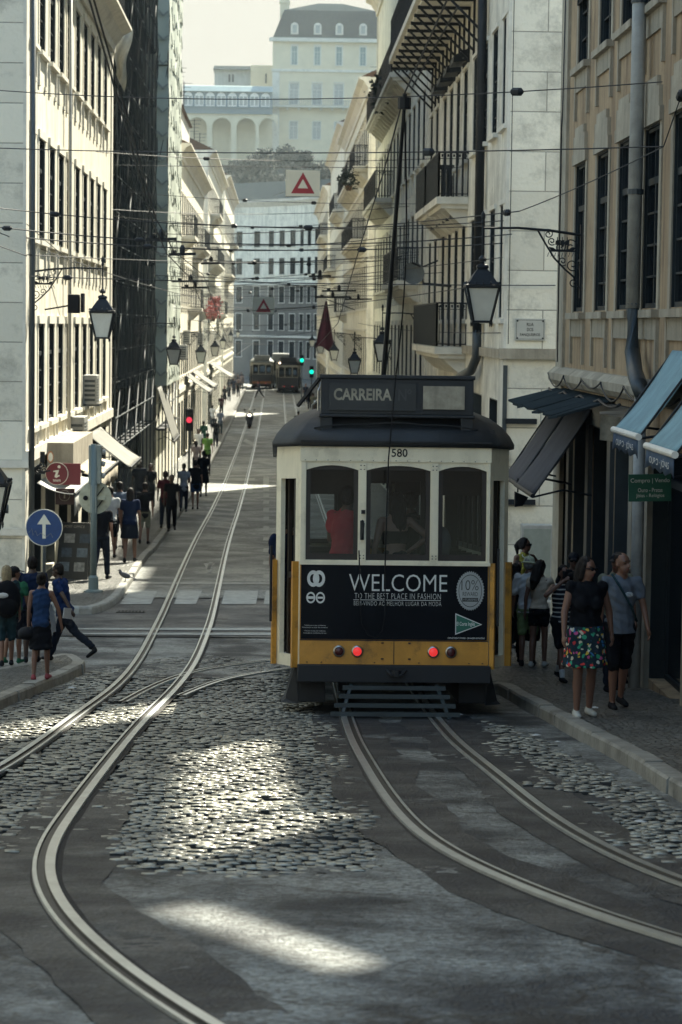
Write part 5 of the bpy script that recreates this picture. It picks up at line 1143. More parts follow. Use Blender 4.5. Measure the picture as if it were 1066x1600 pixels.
# seal
mb=MB(); cx,cz=lx(738.5),lz(927); N_=40; pr=[]
for k in range(N_*2):
    t=math.pi*k/N_; q=1.0 if k%2 else .93; pr.append((cx+22.5*u_*q*math.cos(t),cz+31.5*u_*q*math.sin(t)))
mb.prism(pr,'y',-.0175,-.0145,0); ringm(mb,cx,cz,17.6*u_,18.4*u_,y=-.0181,sz=1.40,m=1); seal=mb.build('reward_seal',[m_silver,m_box],ad)
text('10%',seal,(lx(738),-.0182,lz(918)),m_box,width=27*u_,height=16*u_,bold=-.01); text('REWARD',seal,(lx(738.5),-.0182,lz(932)),m_box,width=24*u_,height=6.5*u_)
MB().box(lx(726),lx(751),-.0182,-.0172,lz(944),lz(938)).build('seal_band',[m_box],seal); text('+TURISMO',seal,(lx(738.5),-.0186,lz(941)),m_silver,width=22*u_,height=3.4*u_)
def tri(a,m,y): return MB().prism([(lx(a[0]),lz(a[1])),(lx(a[2]),lz(a[3])),(lx(a[4]),lz(a[5]))],'y',y,-.0145)
t1=tri((715.5,962.5,758,980,715.5,996.5),None,-.0165).build('triangle_logo',[m_vinyl],ad); MB().prism([(lx(716.8),lz(964.8)),(lx(755),lz(980)),(lx(716.8),lz(994.2))],'y',-.0178,-.0166).build('logo_field',[m_green],t1)
text('El Corte Inglés',t1,(lx(732),-.0183,lz(980)),m_vinyl,width=29*u_,height=8*u_,bold=.01)
# rope from pole down the back, latch on the pillar
lb=MB(); lb.lathe([(.02,-.1),(.02,.1)],(-.345,-.04,1.93),8); lb.tube([(-.345,-.035,2.03),(-.33,-.06,2.0),(-.35,-.06,1.85)],.012,6); lb.lathe([(.02,-.02),(.02,.02)],(-.335,-.04,2.12),8); lb.build('latch',[m_tunder],TRAM)
cp=MB(); cp.lathe([(.05,-.03),(.05,.03)],(.02,-.13,.46),10); cp.tube([(-.08,-.10,.49),(-.03,-.16,.44),(.07,-.16,.44),(.12,-.10,.49)],.016,6); cp.build('coupling',[m_tunder],TRAM)
tipP=P(632,165,22.0); baseP=Vector((1.27,29.2,gz(29)+3.45))
pm=MB(); pm.tube([baseP,baseP.lerp(tipP,.3),tipP],[.034,.028,.016],8); pm.tube([tipP,tipP+Vector((0,-.05,.10))],.02,6); pm.lathe([(.06,-.05),(.06,.05)],tipP+Vector((0,0,.02)),8)
pm.build('trolley_pole',[m_iron],None,org=baseP,label='long dark trolley pole rising from the yellow tram roof to the overhead wire',cat='trolley pole')
rp=MB(); pts=[tipP+Vector((0,0,-.05))]; q0=P(618,590,24.75); q1=P(607,720,24.66); q2=P(602,880,24.66)
for t in np.linspace(0,1,12)[1:]: pts.append(tipP.lerp(q0,t)+Vector((.06*math.sin(t*3.1),0,-.10*math.sin(t*math.pi))))
pts+= [q1,q2]+[P(a,b,24.66) for a,b in ((602,960),(598,985),(588,996),(575,992),(566,975),(562,940),(562,890),(561,860))]
pp=[Vector(p) for p in pts]
rp.tube(pp,.0075,6); rp.build('trolley_rope',[m_black],None,org=tuple(q1),label='thin black rope hanging from the trolley pole down the back of the yellow tram',cat='rope')
# far trams
m_tdark=mat('tram_dark_livery',(0.018,0.022,0.03),rough=.3,var=.2); m_tgreyroof=mat('pale_roof',(.16,.17,.16),rough=.6,var=.2)
m_tfar=mat('far_tram_cream',(.30,.29,.24),rough=.5,var=.1)
T2,_=make_tram('dark_tram','small dark tram far down the right hand track with two red lamps lit','trams far down the street',False,low=m_tdark,up_=m_tfar)
T2.location=(1.15,241,gz(241)); T2.rotation_euler=(0,0,0)
T3,_=make_tram('dark_tram','far tram on the left hand track with an orange band under its three windows','trams far down the street',False,low=m_tdark,up_=m_tfar,roofm=m_tgreyroof)
T3.location=(-1.55,252,gz(252)); T3.rotation_euler=(0,0,0)
MB().box(-.97,.97,-.03,-.001,.62,.88).build('orange_band',[mat('orange_band',(.22,.09,.03),rough=.5)],T3)
hl=MB(); hl.ell((-.85,-.05,3.0),(.10,.06,.10),10,6); hl.build('headlight',[mat('lit_headlight',(.8,.7,.5),emit=(1,.75,.5),es=1.2,var=0)],T2)
vn=thing('delivery_van','tall pale van or bus behind the far dark tram','van',(.4,256,gz(256)))
vb=MB(); vb.box(-.9,.9,0,5.5,.5,3.7); vb.build('body',[m_tgreyroof],vn,bevel=.12); MB().box(-.8,.8,-.02,-.003,1.9,2.9).build('window',[m_pane],vn)
for sx in (-1,1): MB().tube([(sx*.6,1.0,.42),(sx*.85,1.0,.42)],.42,16).build('wheel',[m_black],vn)
# ------------------------------------------------------------------ lanterns on iron brackets
m_ironp=m_iron
def scroll(mb,c,r,turns,dirx,axis,r0=.011,start=0.0,m=0):
    pts=[]; n=int(18*turns)
    for i in range(n+1):
        t=i/n; a=start+turns*2*math.pi*t; q=r*(1-.82*t); pts.append((c[0]+dirx*q*math.cos(a),c[1],c[2]+q*math.sin(a)))
    mb.tube(pts,r0,5,m)
def make_lamp(big=True):
    """local: wall at x=0, arm along +x, z=0 at the arm's tip level; lantern hangs below the tip (x=1.4)"""
    T=thing('wall_lantern','x','street lamp'); A=1.40
    mb=MB(); mb.obox((0.0,0,.12),(0.0,0,-.92),.05,.03,upv=(1,0,0)); 
    mb.tube([(0,0,-.03),(.45,0,.03),(.9,0,.06),(A,0,.05)],[.022,.02,.018,.016],8)
    mb.tube([(0,0,-.80),(.10,0,-.62),(.22,0,-.52),(.38,0,-.36),(.52,0,-.14),(.62,0,.03)],.014,6)
    for c,r,s in (((.14,0,-.20),.12,0),((.30,0,-.20),.09,1.5),((.12,0,-.45),.10,3),((.26,0,-.40),.07,4),((.10,0,-.70),.08,2),((.47,0,-.02),.07,1),((.42,0,-.12),.06,4)):
        scroll(mb,c,r,1.4,1,None,.009,s)
    for k in range(9): mb.tube([(.06+k*.05,0,-.28),(.08+k*.05,0,-.34)],.006,4)
    # little ship emblem of the bracket
    mb.prism([(.12,-.27),(.42,-.27),(.46,-.20),(.40,-.21),(.36,-.235),(.18,-.235),(.13,-.20),(.08,-.21)],'y',-.012,.012)
    for x in (.20,.27,.34): mb.tube([(x,0,-.235),(x,0,-.06)],.006,4); mb.prism([(x-.03,-.10),(x+.025,-.11),(x+.03,-.17),(x-.028,-.18)],'y',-.005,.005)
    mb.build('bracket',[m_ironp],T)
    s=MB(); s.tube([(A,0,.16),(A,0,-.46)],.016,8); s.lathe([(.0,.30),(.03,.25),(.035,.20),(.02,.17),(.03,.13),(.012,.10)],(A,0,0),8); s.lathe([(.05,-.42),(.06,-.38),(.02,-.33)],(A,0,0),8); s.build('hanger',[m_ironp],T)
    # lantern body: four sided taper
    q=math.pi/4; k=math.sqrt(2)
    A0=A; DZ=-.30
    c=MB(); c.lathe([(.03*k,-.15),(.075*k,-.17),(.085*k,-.20),(.07*k,-.23),(.11*k,-.28),(.215*k,-.44),(.245*k,-.455),(.245*k,-.485),(.22*k,-.50)],(A,0,DZ),4,rot=q)
    for i in range(5):
        for a,b in ((-1,0),(1,0),(0,-1),(0,1)):
            u=-.2+.1*i; x=A+(a*.235 if a else u); y=(b*.235 if b else u); c.lathe([(.018,-.44),(.012,-.415),(.002,-.405)],(x,y,DZ),5)
    c.build('lamp_cap',[m_ironp],T)
    f=MB()
    for a in range(4):
        t=q+a*math.pi/2; f.obox((A+.225*k*math.cos(t),.225*k*math.sin(t),-.49+DZ),(A+.125*k*math.cos(t),.125*k*math.sin(t),-.96+DZ),.026,.026)
    f.lathe([(.135*k,-.955),(.145*k,-.965),(.145*k,-.985),(.12*k,-.99)],(A,0,DZ),4,rot=q)
    for a in range(4):
        t=q+a*math.pi/2; f.lathe([(.016,-.985),(.01,-1.03),(.002,-1.05)],(A+.135*k*math.cos(t),.135*k*math.sin(t),DZ),5)
    f.build('lamp_frame',[m_ironp],T)
    g=MB(); g.lathe([(.212*k,-.50),(.118*k,-.955)],(A,0,DZ),4,rot=q); g.build('lamp_glass',[m_lampglass],T)
    return T
lamp0=make_lamp()
LL=[('R',P(755,362,34.4),1.0,'large lantern on a scrolled bracket fixed to the ochre building on the right'),
 ('L',P(165,424,46.6),1.0,'large lantern on the bracket fixed to the cream corner building on the left'),
 ('R',P(594,492,66.8),1.0,'lantern just left of the iron balconies, touching the trolley pole in the picture'),
 ('L',P(273,508,79),1.0,'lantern against the pale green sheeted scaffold on the left'),
 ('R',P(550,530,90.5),1.0,'lantern hanging above the left end of the yellow tram roof box'),
 ('L',P(313,522,107),1.0,'second lantern beyond the scaffold on the left, a little dimmer'),
 ('L',P(334,519,131),1.0,'third lantern beyond the scaffold on the left, bright white'),
 ('R',P(519,523,123),1.0,'lantern on the right just below the dark red flag'),
 ('R',P(501,520,152),1.0,'small far lantern on the right, left of the flag'),
 ('L',P(349,514,158),1.0,'small far lantern on the left side above the white awnings'),
 ('L',P(361,508,190),1.0,'tiny lantern high on the far left side'),
 ('L',P(372,506,225),1.0,'tiniest and farthest lantern on the left side'),
 ('R',P(488,516,190),1.0,'tiny lantern farthest along the right side'),
 ('L',Vector((-4.75+1.4,45.6,0)),1.0,'')][:13]
for i,(sd,p,sc,lb) in enumerate(LL):
    o=lamp0 if i==0 else copy_tree(lamp0)
    o['label']=lb; o['group']='wall lanterns along the street'
    X=XL if sd=='L' else XR
    tipx=p.x; arm=abs(tipx-X)/1.4
    o.location=(X,p.y,p.z); o.scale=(arm,1,1) if arm<.9 or arm>1.1 else (1,1,1)
    if o.scale[0]!=1: o.scale=(arm,min(arm,1.1),1)
    o.rotation_euler=(0,0,0 if sd=='L' else math.pi)
# a sliver of one more lantern at the very left edge, on the near block
o=copy_tree(lamp0); pe=P(-14,660,30.5); o.location=(pe.x-1.4,30.5,pe.z); o['label']='lantern cut off by the left edge of the picture, near the blue arrow sign'; o['group']='wall lanterns along the street'; o.rotation_euler=(0,0,0)
# its own post, since no wall stands behind it
pb=MB(); pb.tube([(pe.x-1.4,30.5,gz(30.5)),(pe.x-1.4,30.5,pe.z+.2)],[.07,.05],10); pb.build('lamp_post',[m_iron],None,org=(pe.x-1.4,30.5,gz(30.5)),label='dark post carrying the lantern at the left edge',cat='post')
# ------------------------------------------------------------------ overhead wires
m_wire=mat('cable_black',(0.010,0.012,0.016),rough=.6,var=0)
WN=[0]
def wire(a,b,sag=.15,r=.009,label=None,ins=(),beads=(),n=14,group='overhead wires across the street'):
    a=Vector(a);b=Vector(b); pts=[a.lerp(b,t)+Vector((0,0,-4*sag*t*(1-t))) for t in np.linspace(0,1,n)]
    mb=MB(); mb.tube(pts,r,5); WN[0]+=1
    o=mb.build('overhead_wire',[m_wire],None,org=tuple(a),label=label,cat='wire',group=group)
    at=lambda t:a.lerp(b,t)+Vector((0,0,-4*sag*t*(1-t)))
    d=(b-a).normalized()
    for t in ins:
        q=MB(); p=at(t)-a; q.tube([p-d*.09,p-d*.05,p+d*.05,p+d*.09],[.018,.05,.05,.018],8); q.build('insulator',[m_iron],o)
    return o,at
W_=[ # (a, b, sag, radius, insulators, label)
 (P(-150,128,36),P(1035,128,26.6),.22,.007,(.85,),'highest wire crossing the whole street under the big iron canopy'),
 (P(-150,225,37),P(1037,229,26.6),.10,.008,(.13,.755),'wire with a bead insulator at the left, crossing just above the red triangle sign'),
 (P(1066,145,25.6),P(1037,229,26.6),.0,.007,(.05,),'short slanting wire at the top right edge by the ochre windows'),
 (P(1037,229,26.6),P(812,330,34),.03,.007,(),'slanting wire from the ochre wall down to the big lantern bracket'),
 (P(812,330,34),P(240,365,60),.12,.009,(.02,),'wire from the big lantern bracket across to the dark netted building'),
 (P(-60,318,42),P(787,345,45.5),.25,.010,(.16,.62),'thick wire sagging across at the level of the big lantern bracket'),
 (P(-80,345,44),P(800,366,45.5),.30,.012,(.1,.33),'thick double wire crossing just over the big lantern'),
 (P(42,372,45.5),P(787,380,46),.18,.012,(.25,.7),'dark wire crossing level with the top of the big lantern'),
 (P(-30,352,43),P(330,470,80),.15,.010,(.6,),'wire slanting down from the left edge to the second row of lanterns'),
 (P(48,432,45.6),P(868,446,45.5),.04,.010,(.07,),'straight wire crossing just above the street name plate'),
 (P(787,402,46),P(250,452,85),.10,.009,(.4,),'wire slanting from the white corner building towards the far left lanterns'),
 (P(42,398,45.5),P(640,405,66),.12,.009,(.5,),'wire crossing behind the big lantern on the left'),
 (P(240,385,75),P(700,372,62),.22,.011,(.3,.55),'sagging wire with two bead insulators over the middle of the street'),
 (P(250,400,88),P(640,395,80),.25,.012,(.4,),'sagging wire in the thick of the overhead tangle'),
 (P(262,415,98),P(600,452,90),.25,.012,(.2,.7),'wire dipping to the right behind the hanging flag'),
 (P(262,446,98),P(620,430,82),.30,.012,(.5,),'low wire just above the second triangle sign'),
 (P(270,470,110),P(560,470,110),.35,.014,(.5,),'wire that carries nothing, just under the second triangle sign'),
 (P(300,500,130),P(540,492,125),.4,.015,(),'far wire crossing between the small lanterns'),
 (P(320,520,160),P(520,512,160),.4,.016,(),'far wire crossing over the distant trams'),
 (P(335,532,190),P(505,528,190),.4,.018,(),'farthest wire crossing low over the distant trams'),
 (P(150,237,62),P(700,247,66),.15,.010,(.3,),'thin wire in front of the distant curved building, upper'),
 (P(170,327,70),P(640,322,80),.2,.010,(),'thin wire in front of the distant curved building, lower'),
 (P(42,350,45.5),P(120,415,50),.02,.008,(),'short stay wire on the cream building at the left edge'),
 (P(787,520,46),P(560,505,84),.1,.009,(),'wire from beside the street name plate to the far right lanterns'),
 (P(0,385,44),P(42,400,45.5),.0,.010,(),'short thick wire stub at the far left edge'),
]
_ex=['wire just over the red triangle sign, left part lower','wire crossing behind the nearer lantern bracket','slack wire across the curved building windows','wire sagging between the balconies and the green scaffold','wire crossing through the wire fittings','second wire through the wire fittings','thin wire rising to the right over the flag','thin wire falling to the right over the flag','pair wire above the farther triangle sign, upper','pair wire above the farther triangle sign, lower','wire crossing behind the trolley pole at lantern height','wire crossing close under the flag','far slack wire above the distant trams','far tight wire above the distant trams','wire from the plate wall slanting to the left lanterns']
_ec=[(200,300,72,690,318,64),(178,338,58,787,352,48),(262,352,96,606,340,90),(240,372,72,640,366,66),(230,392,80,650,402,74),(235,410,84,655,398,70),(262,440,98,640,408,80),(262,424,96,620,446,88),(262,452,104,600,440,96),(270,458,108,590,452,100),(240,430,74,690,426,62),(280,486,118,560,476,112),(320,506,150,530,500,140),(330,514,170,520,508,165),(262,480,100,787,440,47)]
for k_,(x0_,y0_,Y0_,x1_,y1_,Y1_) in enumerate(_ec): W_.append((P(x0_,y0_,Y0_),P(x1_,y1_,Y1_),.12+.05*(k_%5),.008+.0015*(k_%4),((.25+.1*(k_%4),) if k_%2 else (.4,.62)),_ex[k_]))
for a,b,s,r,i_,lb in W_: wire(a,b,s,r,lb,i_)
# contact wires over each track
def contact(pts,label,r=.008):
    mb=MB(); mb.tube(pts,r,5); mb.build('contact_wire',[m_wire],None,org=tuple(pts[0]),label=label,cat='wire',group='tram contact wires')
contact([Vector((1.25,8,gz(8)+5.6)),Vector((1.2,15,gz(15)+5.58)),tipP+Vector((0,-.05,.11)),P(600,267,27),P(559,397,36),Vector((1.2,48,8.05)),Vector((1.18,70,gz(70)+5.35)),Vector((1.17,120,gz(120)+5.35)),Vector((1.16,240,gz(240)+5.4))],'contact wire that the trolley pole of the yellow tram touches')
contact([P(118,-60,15),P(140,0,16.8),P(183,150,20.5),P(240,351,29.5),P(262,398,34),P(300,437,45),Vector((-1.67,60,8.0)),Vector((-1.67,100,gz(100)+5.35)),Vector((-1.67,250,gz(250)+5.4))],'contact wire slanting down over the left hand track')
contact([P(128,-60,15.2),P(147,0,17.0),P(195,170,21.5),P(243,340,29),P(272,392,36),P(318,430,50),Vector((-1.60,80,7.4))],'thin companion wire beside the left contact wire')
fr=MB()   # frog fitting cluster
for (px,py,Y,l) in ((252,375,40,.5),(285,398,45,.5),(298,440,60,.9),(305,450,62,.7),(530,455,70,1.0),(520,465,74,1.1),(500,432,66,.6),(330,412,60,.5),(560,468,80,.9)):
    p=P(px,py,Y); q=MB(); q.obox(p+Vector((-l/2,0,0)),p+Vector((l/2,0,.02)),.05,.05); q.lathe([(.02,-.10),(.05,-.05),(.05,.05),(.02,.10)],p+Vector((0,0,.08)),8); q.lathe([(.05,0),(.05,.05)],p+Vector((-l*.3,0,.03)),6)
    q.build('wire_fitting',[m_iron],None,org=tuple(p),label={375:'cage like wire fitting hanging at the left of the tangle',398:'second wire fitting beside the cage like one',440:'long flat wire fitting over the left track',450:'flat wire fitting just below the long one',455:'wire fitting over the right track by the flag, upper',465:'wire fitting over the right track by the flag, lower',432:'small fitting hanging over the middle of the street',412:'small fitting above the left track',468:'wire fitting nearest the right facades'}[py],cat='wire fitting',group='wire fittings')
# ------------------------------------------------------------------ hanging triangle signs
m_red=mat('sign_red',(0.32,0.018,0.03),rough=.45,var=.08); m_signw=mat('sign_cream',(0.70,0.67,0.55),rough=.5,var=.06)
def tri_sign(p,w,h,label):
    T=thing('hanging_sign',label,'road sign',tuple(p),group='red triangle signs on the wires')
    MB().box(-w/2,w/2,-.012,.012,-h/2,h/2).build('sign_board',[m_signw],T,bevel=.004)
    b=MB(); a=h*.42; o=[(0,a),(-a*1.08,-a*.92),(a*1.08,-a*.92)]; i_=[(x*.44,y*.44-.02*h) for x,y in o]
    for k in range(3):
        p0,p1=o[k],o[(k+1)%3];q0,q1=i_[k],i_[(k+1)%3]; b.add([(p0[0],-.0145,p0[1]),(p1[0],-.0145,p1[1]),(q1[0],-.0145,q1[1]),(q0[0],-.0145,q0[1])],[(0,1,2,3)])
    b.build('triangle',[m_red],T)
    f=MB(); f.box(-w/2-.01,w/2+.01,-.014,.014,-h/2-.012,-h/2); f.build('sign_frame',[m_dgrey],T)
    hk=MB()
    for x in (-w*.3,w*.3): hk.tube([(x,0,h/2),(x+.01,0,h/2+.05),(x-.01,0,h/2+.08)],.008,6)
    hk.build('hook',[m_iron],T)
tri_sign(P(473.5,286.5,57),.80,.61,'nearer cream sign with a red triangle, hanging high in front of the hill'); tri_sign(P(412,477.5,92),.82,.63,'farther and lower sign with a red triangle, over the left track')
wire(P(178,258,57),P(735,262,57),.02,.008,'wire carrying the nearer red triangle sign'); wire(P(262,462,92),P(606,462,92),.02,.010,'wire carrying the farther red triangle sign')
# ------------------------------------------------------------------ signs on the right
pl=thing('street_plate','stone street name plate on the white corner wall reading RUA DOS FANQUEIROS','street sign',(P(829,515,45.5).x,45.59,P(829,515,45.5).z))
MB().box(-.285,.285,-.035,0,-.205,.205).build('plate',[mat('plate_stone',(.42,.41,.36),rough=.7,var=.1)],pl,bevel=.006)
MB().panel((-.262,-.037,0),(1,0,0),(0,-1,0),.524,-.182,.182,[(.008,.516,-.174,.174)],0).build('plate_border',[m_dgrey],pl)
for s_,z_,w_ in (('RUA',.095,.13),('DOS',0.0,.12),('FANQUEIROS',-.10,.38)): text(s_,pl,(0,-.038,z_),m_black,width=w_,height=.062,bold=.01)
for x in (-.24,.24):
    for z in (-.16,.16): MB().tube([(x,-.045,z),(x,-.035,z)],.016,8).build('bolt',[m_iron],pl)
gs=thing('green_sign','small green board on the ochre wall offering to buy and sell gold','shop sign',(4.12,26.4,P(1018,762,26.4).z),(0,R(-1.5),0))
MB().box(-.245,.225,-.012,.012,-.15,.15).build('sign_board',[mat('board_green',(.012,.10,.065),rough=.4,var=.12)],gs,bevel=.003)
for s_,z_,w_,h_ in (('Compro | Vendo',.075,.43,.060),('Ouro - Pratas',-.025,.27,.045),('Jóias - Relógios',-.09,.31,.050)): text(s_,gs,(-.008,-.0135,z_),m_vinyl,width=w_,height=h_)
MB().obox((.2,.02,.1),(.35,.04,.12),.02,.02).build('fixing',[m_iron],gs)
ts=thing('shop_sign','small faded cloth sign on a rod beside the blue awnings','shop sign',(3.95,28.4,P(945,665,28.4).z))
cloth_grid(lambda u,v:(-.13+.24*u,.02*math.sin(u*7)+.03*v,.13-.30*v-.03*u),6,6,mat('faded_cloth',(.27,.24,.18),rough=.9,var=.3,vs=12),'cloth',None).parent=ts
MB().obox((-.14,0,.15),(.40,.0,.17),.03,.03).build('rod',[m_chrome],ts)
# ------------------------------------------------------------------ awnings
def awning(name,label,X,side,y0,y1,zt,dx,dz,m,valance=.0,bar=m_iron,group=None,txt=None,sag=.06,arms=True,barr=.03,valm=None):
    s=1 if side=='L' else -1; T=thing(name,label,'awning',(X,(y0+y1)/2,zt),group=group)
    w=y1-y0
    c=MB(); nu,nv=10,8
    for i in range(nu+1):
        for j in range(nv+1):
            u=i/nu;v=j/nv; c.v.append((s*dx*u,-w/2+w*v,-dz*u-sag*math.sin(math.pi*u)-.012*math.sin(v*math.pi*6)*math.sin(math.pi*u)))
    for i in range(nu):
        for j in range(nv): c.f.append((i*(nv+1)+j,(i+1)*(nv+1)+j,(i+1)*(nv+1)+j+1,i*(nv+1)+j+1)); c.m.append(0)
    co=c.build('canopy',[m],T,smooth=True); sd=co.modifiers.new('thick','SOLIDIFY'); sd.thickness=.008
    MB().tube([(s*dx,-w/2-.04,-dz),(s*dx,w/2+.04,-dz)],barr,10).build('front_bar',[bar],T)
    if arms:
        for y in (-w/2,w/2): a=MB(); a.tube([(s*dx,y,-dz-.02),(s*dx*.5,y,-dz*.85-.10),(s*.02,y,-dz*.95-.05)],.014,6); a.tube([(s*dx,y,-dz-.02),(0.02*s,y,-.04)],.012,6); a.build('arm',[m_iron],T)
    if valance:
        v_=MB(); nv=16
        for j in range(nv+1):
            t=j/nv
            for i in range(2): v_.v.append((s*dx+.012*math.sin(t*17)*i,-w/2+w*t,-dz-.02-valance*i*(.9+.1*math.cos(t*math.pi*8))))
        for j in range(nv): v_.f.append((2*j,2*j+1,2*j+3,2*j+2)); v_.m.append(0)
        vo=v_.build('valance',[valm or m],T,smooth=True); sd=vo.modifiers.new('thick','SOLIDIFY'); sd.thickness=.006
        if txt: 
            t_=text(txt,vo,(s*dx-.012,0,-dz-.02-valance*.5),m_vinyl,width=w*.72,height=valance*.5,rot=(0,0,R(-90) if side=='R' else R(90)))
    return T
m_navy=mat('navy_valance',(.035,.07,.13),rough=.8,var=.25,vs=10)
awning('street_awning','charcoal awning reaching over the right pavement, the one nearer the white corner building',XR-.03,'R',34.75,36.5,6.98,.80,1.22,m_awn_dark,group='charcoal awnings',bar=m_iron)
awning('street_awning','charcoal awning nearer the blue awnings, over the right pavement',XR-.03,'R',32.3,34.6,6.98,.82,1.22,m_awn_dark,group='charcoal awnings',bar=m_iron)
awning('street_awning','pale blue awning with a dark valance, left one of the pair over the green sign',XR-.02,'R',24.35,26.1,7.78,.62,.86,m_awn_blue,.20,bar=m_white,group='pale blue awnings',txt='OURO · JÓIAS',barr=.035,valm=m_navy)
awning('street_awning','pale blue awning at the right edge of the picture, half cut off',XR-.02,'R',22.1,23.75,7.70,.62,.84,m_awn_blue,.20,bar=m_white,group='pale blue awnings',txt='OURO · JÓIAS',barr=.035,valm=m_navy)
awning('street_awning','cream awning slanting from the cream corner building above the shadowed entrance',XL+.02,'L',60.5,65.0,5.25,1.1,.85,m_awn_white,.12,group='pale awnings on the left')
awning('street_awning','flat whitish shop canopy beside the round red tour sign',XL+.02,'L',48.0,53.2,4.82,.75,.22,m_whited,.42,group='pale awnings on the left',arms=False)
awning('street_awning','low cream canopy just beyond the red tour sign canopy',XL+.02,'L',53.6,59.5,4.9,.85,.3,m_lime_d,.40,group='pale awnings on the left',arms=False)
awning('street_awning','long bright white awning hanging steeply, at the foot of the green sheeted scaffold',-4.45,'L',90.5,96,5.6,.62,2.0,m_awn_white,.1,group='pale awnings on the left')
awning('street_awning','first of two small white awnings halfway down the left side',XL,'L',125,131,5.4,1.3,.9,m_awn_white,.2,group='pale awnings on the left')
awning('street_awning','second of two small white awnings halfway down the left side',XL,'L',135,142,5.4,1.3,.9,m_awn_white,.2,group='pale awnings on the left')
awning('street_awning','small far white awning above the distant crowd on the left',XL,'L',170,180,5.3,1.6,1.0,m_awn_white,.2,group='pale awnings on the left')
# ------------------------------------------------------------------ left corner things
m_blue=mat('sign_blue',(0.012,0.05,0.16),rough=.35,var=.12,vs=6)
def post(name,label,x,y,h,r=.04,base=True,m=m_dgrey,zoff=KH):
    T=thing(name,label,'post',(x,y,gz(y)+zoff-.01)); MB().tube([(0,0,0),(0,0,h)],r,12).build('pole',[m],T,smooth=True)
    if base: MB().lathe([(r*3,0),(r*3,.03),(r*1.6,.06),(r*1.5,.28),(r*1.05,.32)],(0,0,0),14).build('base',[m],T)
    return T
def disc(mb,c,r,t=.01,seg=40,m=0): mb.prism([(c[0]+r*math.cos(2*math.pi*k/seg),c[2]+r*math.sin(2*math.pi*k/seg)) for k in range(seg)],'y',c[1]-t/2,c[1]+t/2,m)
bY=44.3; bp=P(69.5,824,bY); BS=post('arrow_sign','round blue sign with a white arrow pointing up at the left corner',bp.x,bY,bp.z-gz(bY)+.2,.03); BS['category']='road sign'
zc=bp.z-BS.location.z
mb=MB(); disc(mb,(0,-.05,zc),.340,.012); b1=mb.build('sign_rim',[m_signw],BS); mb=MB(); disc(mb,(0,-.058,zc),.325,.006); b1=mb.build('sign_disc',[m_blue],BS)
MB().prism([(-.03,zc-.20),(.03,zc-.20),(.03,zc+.06),(.125,zc+.06),(0,zc+.25),(-.125,zc+.06),(-.03,zc+.06)],'y',-.064,-.0612).build('arrow',[m_signw],b1)
gr=MB(); gr.tube([(-.28,-.063,zc-.10),(-.22,-.063,zc-.02),(-.20,-.063,zc-.14),(-.15,-.063,zc-.06),(-.12,-.063,zc-.15),(-.06,-.063,zc-.10),(.05,-.063,zc-.17),(.12,-.063,zc-.10),(.16,-.063,zc-.18)],.004,4); gr.build('scratched_scribble',[m_letter],b1)
tY_=44.9; tp=P(149,726,tY_); TL=post('traffic_light','grey traffic light seen from behind on the left pavement corner',P(146,930,tY_).x,tY_,tp.z-gz(tY_)+.25,.06,m=mat('grey_green_post',(.10,.13,.125),rough=.5,var=.15)); TL['category']='traffic light'
zt_=tp.z-TL.location.z; gg=mat('traffic_grey',(.22,.24,.21),rough=.5,var=.15,vs=5)
mb=MB(); mb.box(-.10,.13,-.02,.22,zt_-.36,zt_+.36); hb=mb.build('signal_housing',[gg],TL,bevel=.015)
v=MB()
for k in (-.22,0,.22): v.tube([(.05,.22,zt_+k),(.05,.34,zt_+k)],.085,14)
for k in (-.22,0,.22): v.tube([(.13,.10,zt_+k+.02),(.19,.12,zt_+k)],.05,10)
v.build('signal_hood',[m_whited],hb)
mb=MB(); disc(mb,(.02,.10,zt_-.62),.305,.012); mb.box(-.035,.20,.03,.09,zt_-.66,zt_-.60); mb.obox((.02,.085,zt_-.40),(.02,.085,zt_-.86),.16,.02,upv=(0,1,0)); mb.build('sign_back',[mat('sign_back',(.36,.36,.27),rough=.6,var=.3,vs=6,dirt=.6)],TL)
mb=MB(); mb.box(-.07,.05,-.05,.06,zt_-.90,zt_-.38); mb.build('signal_bracket',[gg],TL,bevel=.01); mb=MB(); mb.obox((.03,.07,zt_-.62),(.18,.07,zt_-.42),.05,.02); mb.obox((.03,.07,zt_-.84),(.16,.07,zt_-.66),.05,.02); mb.build('black_strap',[m_black],TL)
mb=MB(); disc(mb,(-.16,.085,zt_-.63),.045,.006); mb.build('sticker',[m_black],TL)
# round tour sign
rp_=P(89,740,47.2); RS=thing('tour_sign','round dark red sign with a white letter i and the word tours','shop sign',tuple(rp_)); m_mar=mat('sign_maroon',(.14,.012,.022),rough=.4,var=.1)
MB().box(-.02,.46,.0,.05,-.22,.20).build('sign_board',[m_mar],RS); mb=MB(); disc(mb,(0,-.01,0),.225,.012); mb.build('sign_rim',[m_signw],RS); mb=MB(); disc(mb,(0,-.018,0),.212,.008); d_=mb.build('sign_disc',[m_mar],RS)
mb=MB(); disc(mb,(.045,-.0235,.135),.030,.002); mb.prism([(-.065,.055),(.045,.075),(.01,-.04),(.045,-.02),(.06,-.045),(-.01,-.085),(-.045,-.06),(-.015,.03),(-.07,.035)],'y',-.0245,-.0225); mb.build('letter_i',[m_signw],d_); text('tours',d_,(0,-.0235,-.13),m_signw,width=.15,height=.05,bold=.02)
MB().obox((-.5,.03,.0),(0,.03,0),.03,.03).build('sign_arm',[m_dgrey],RS)
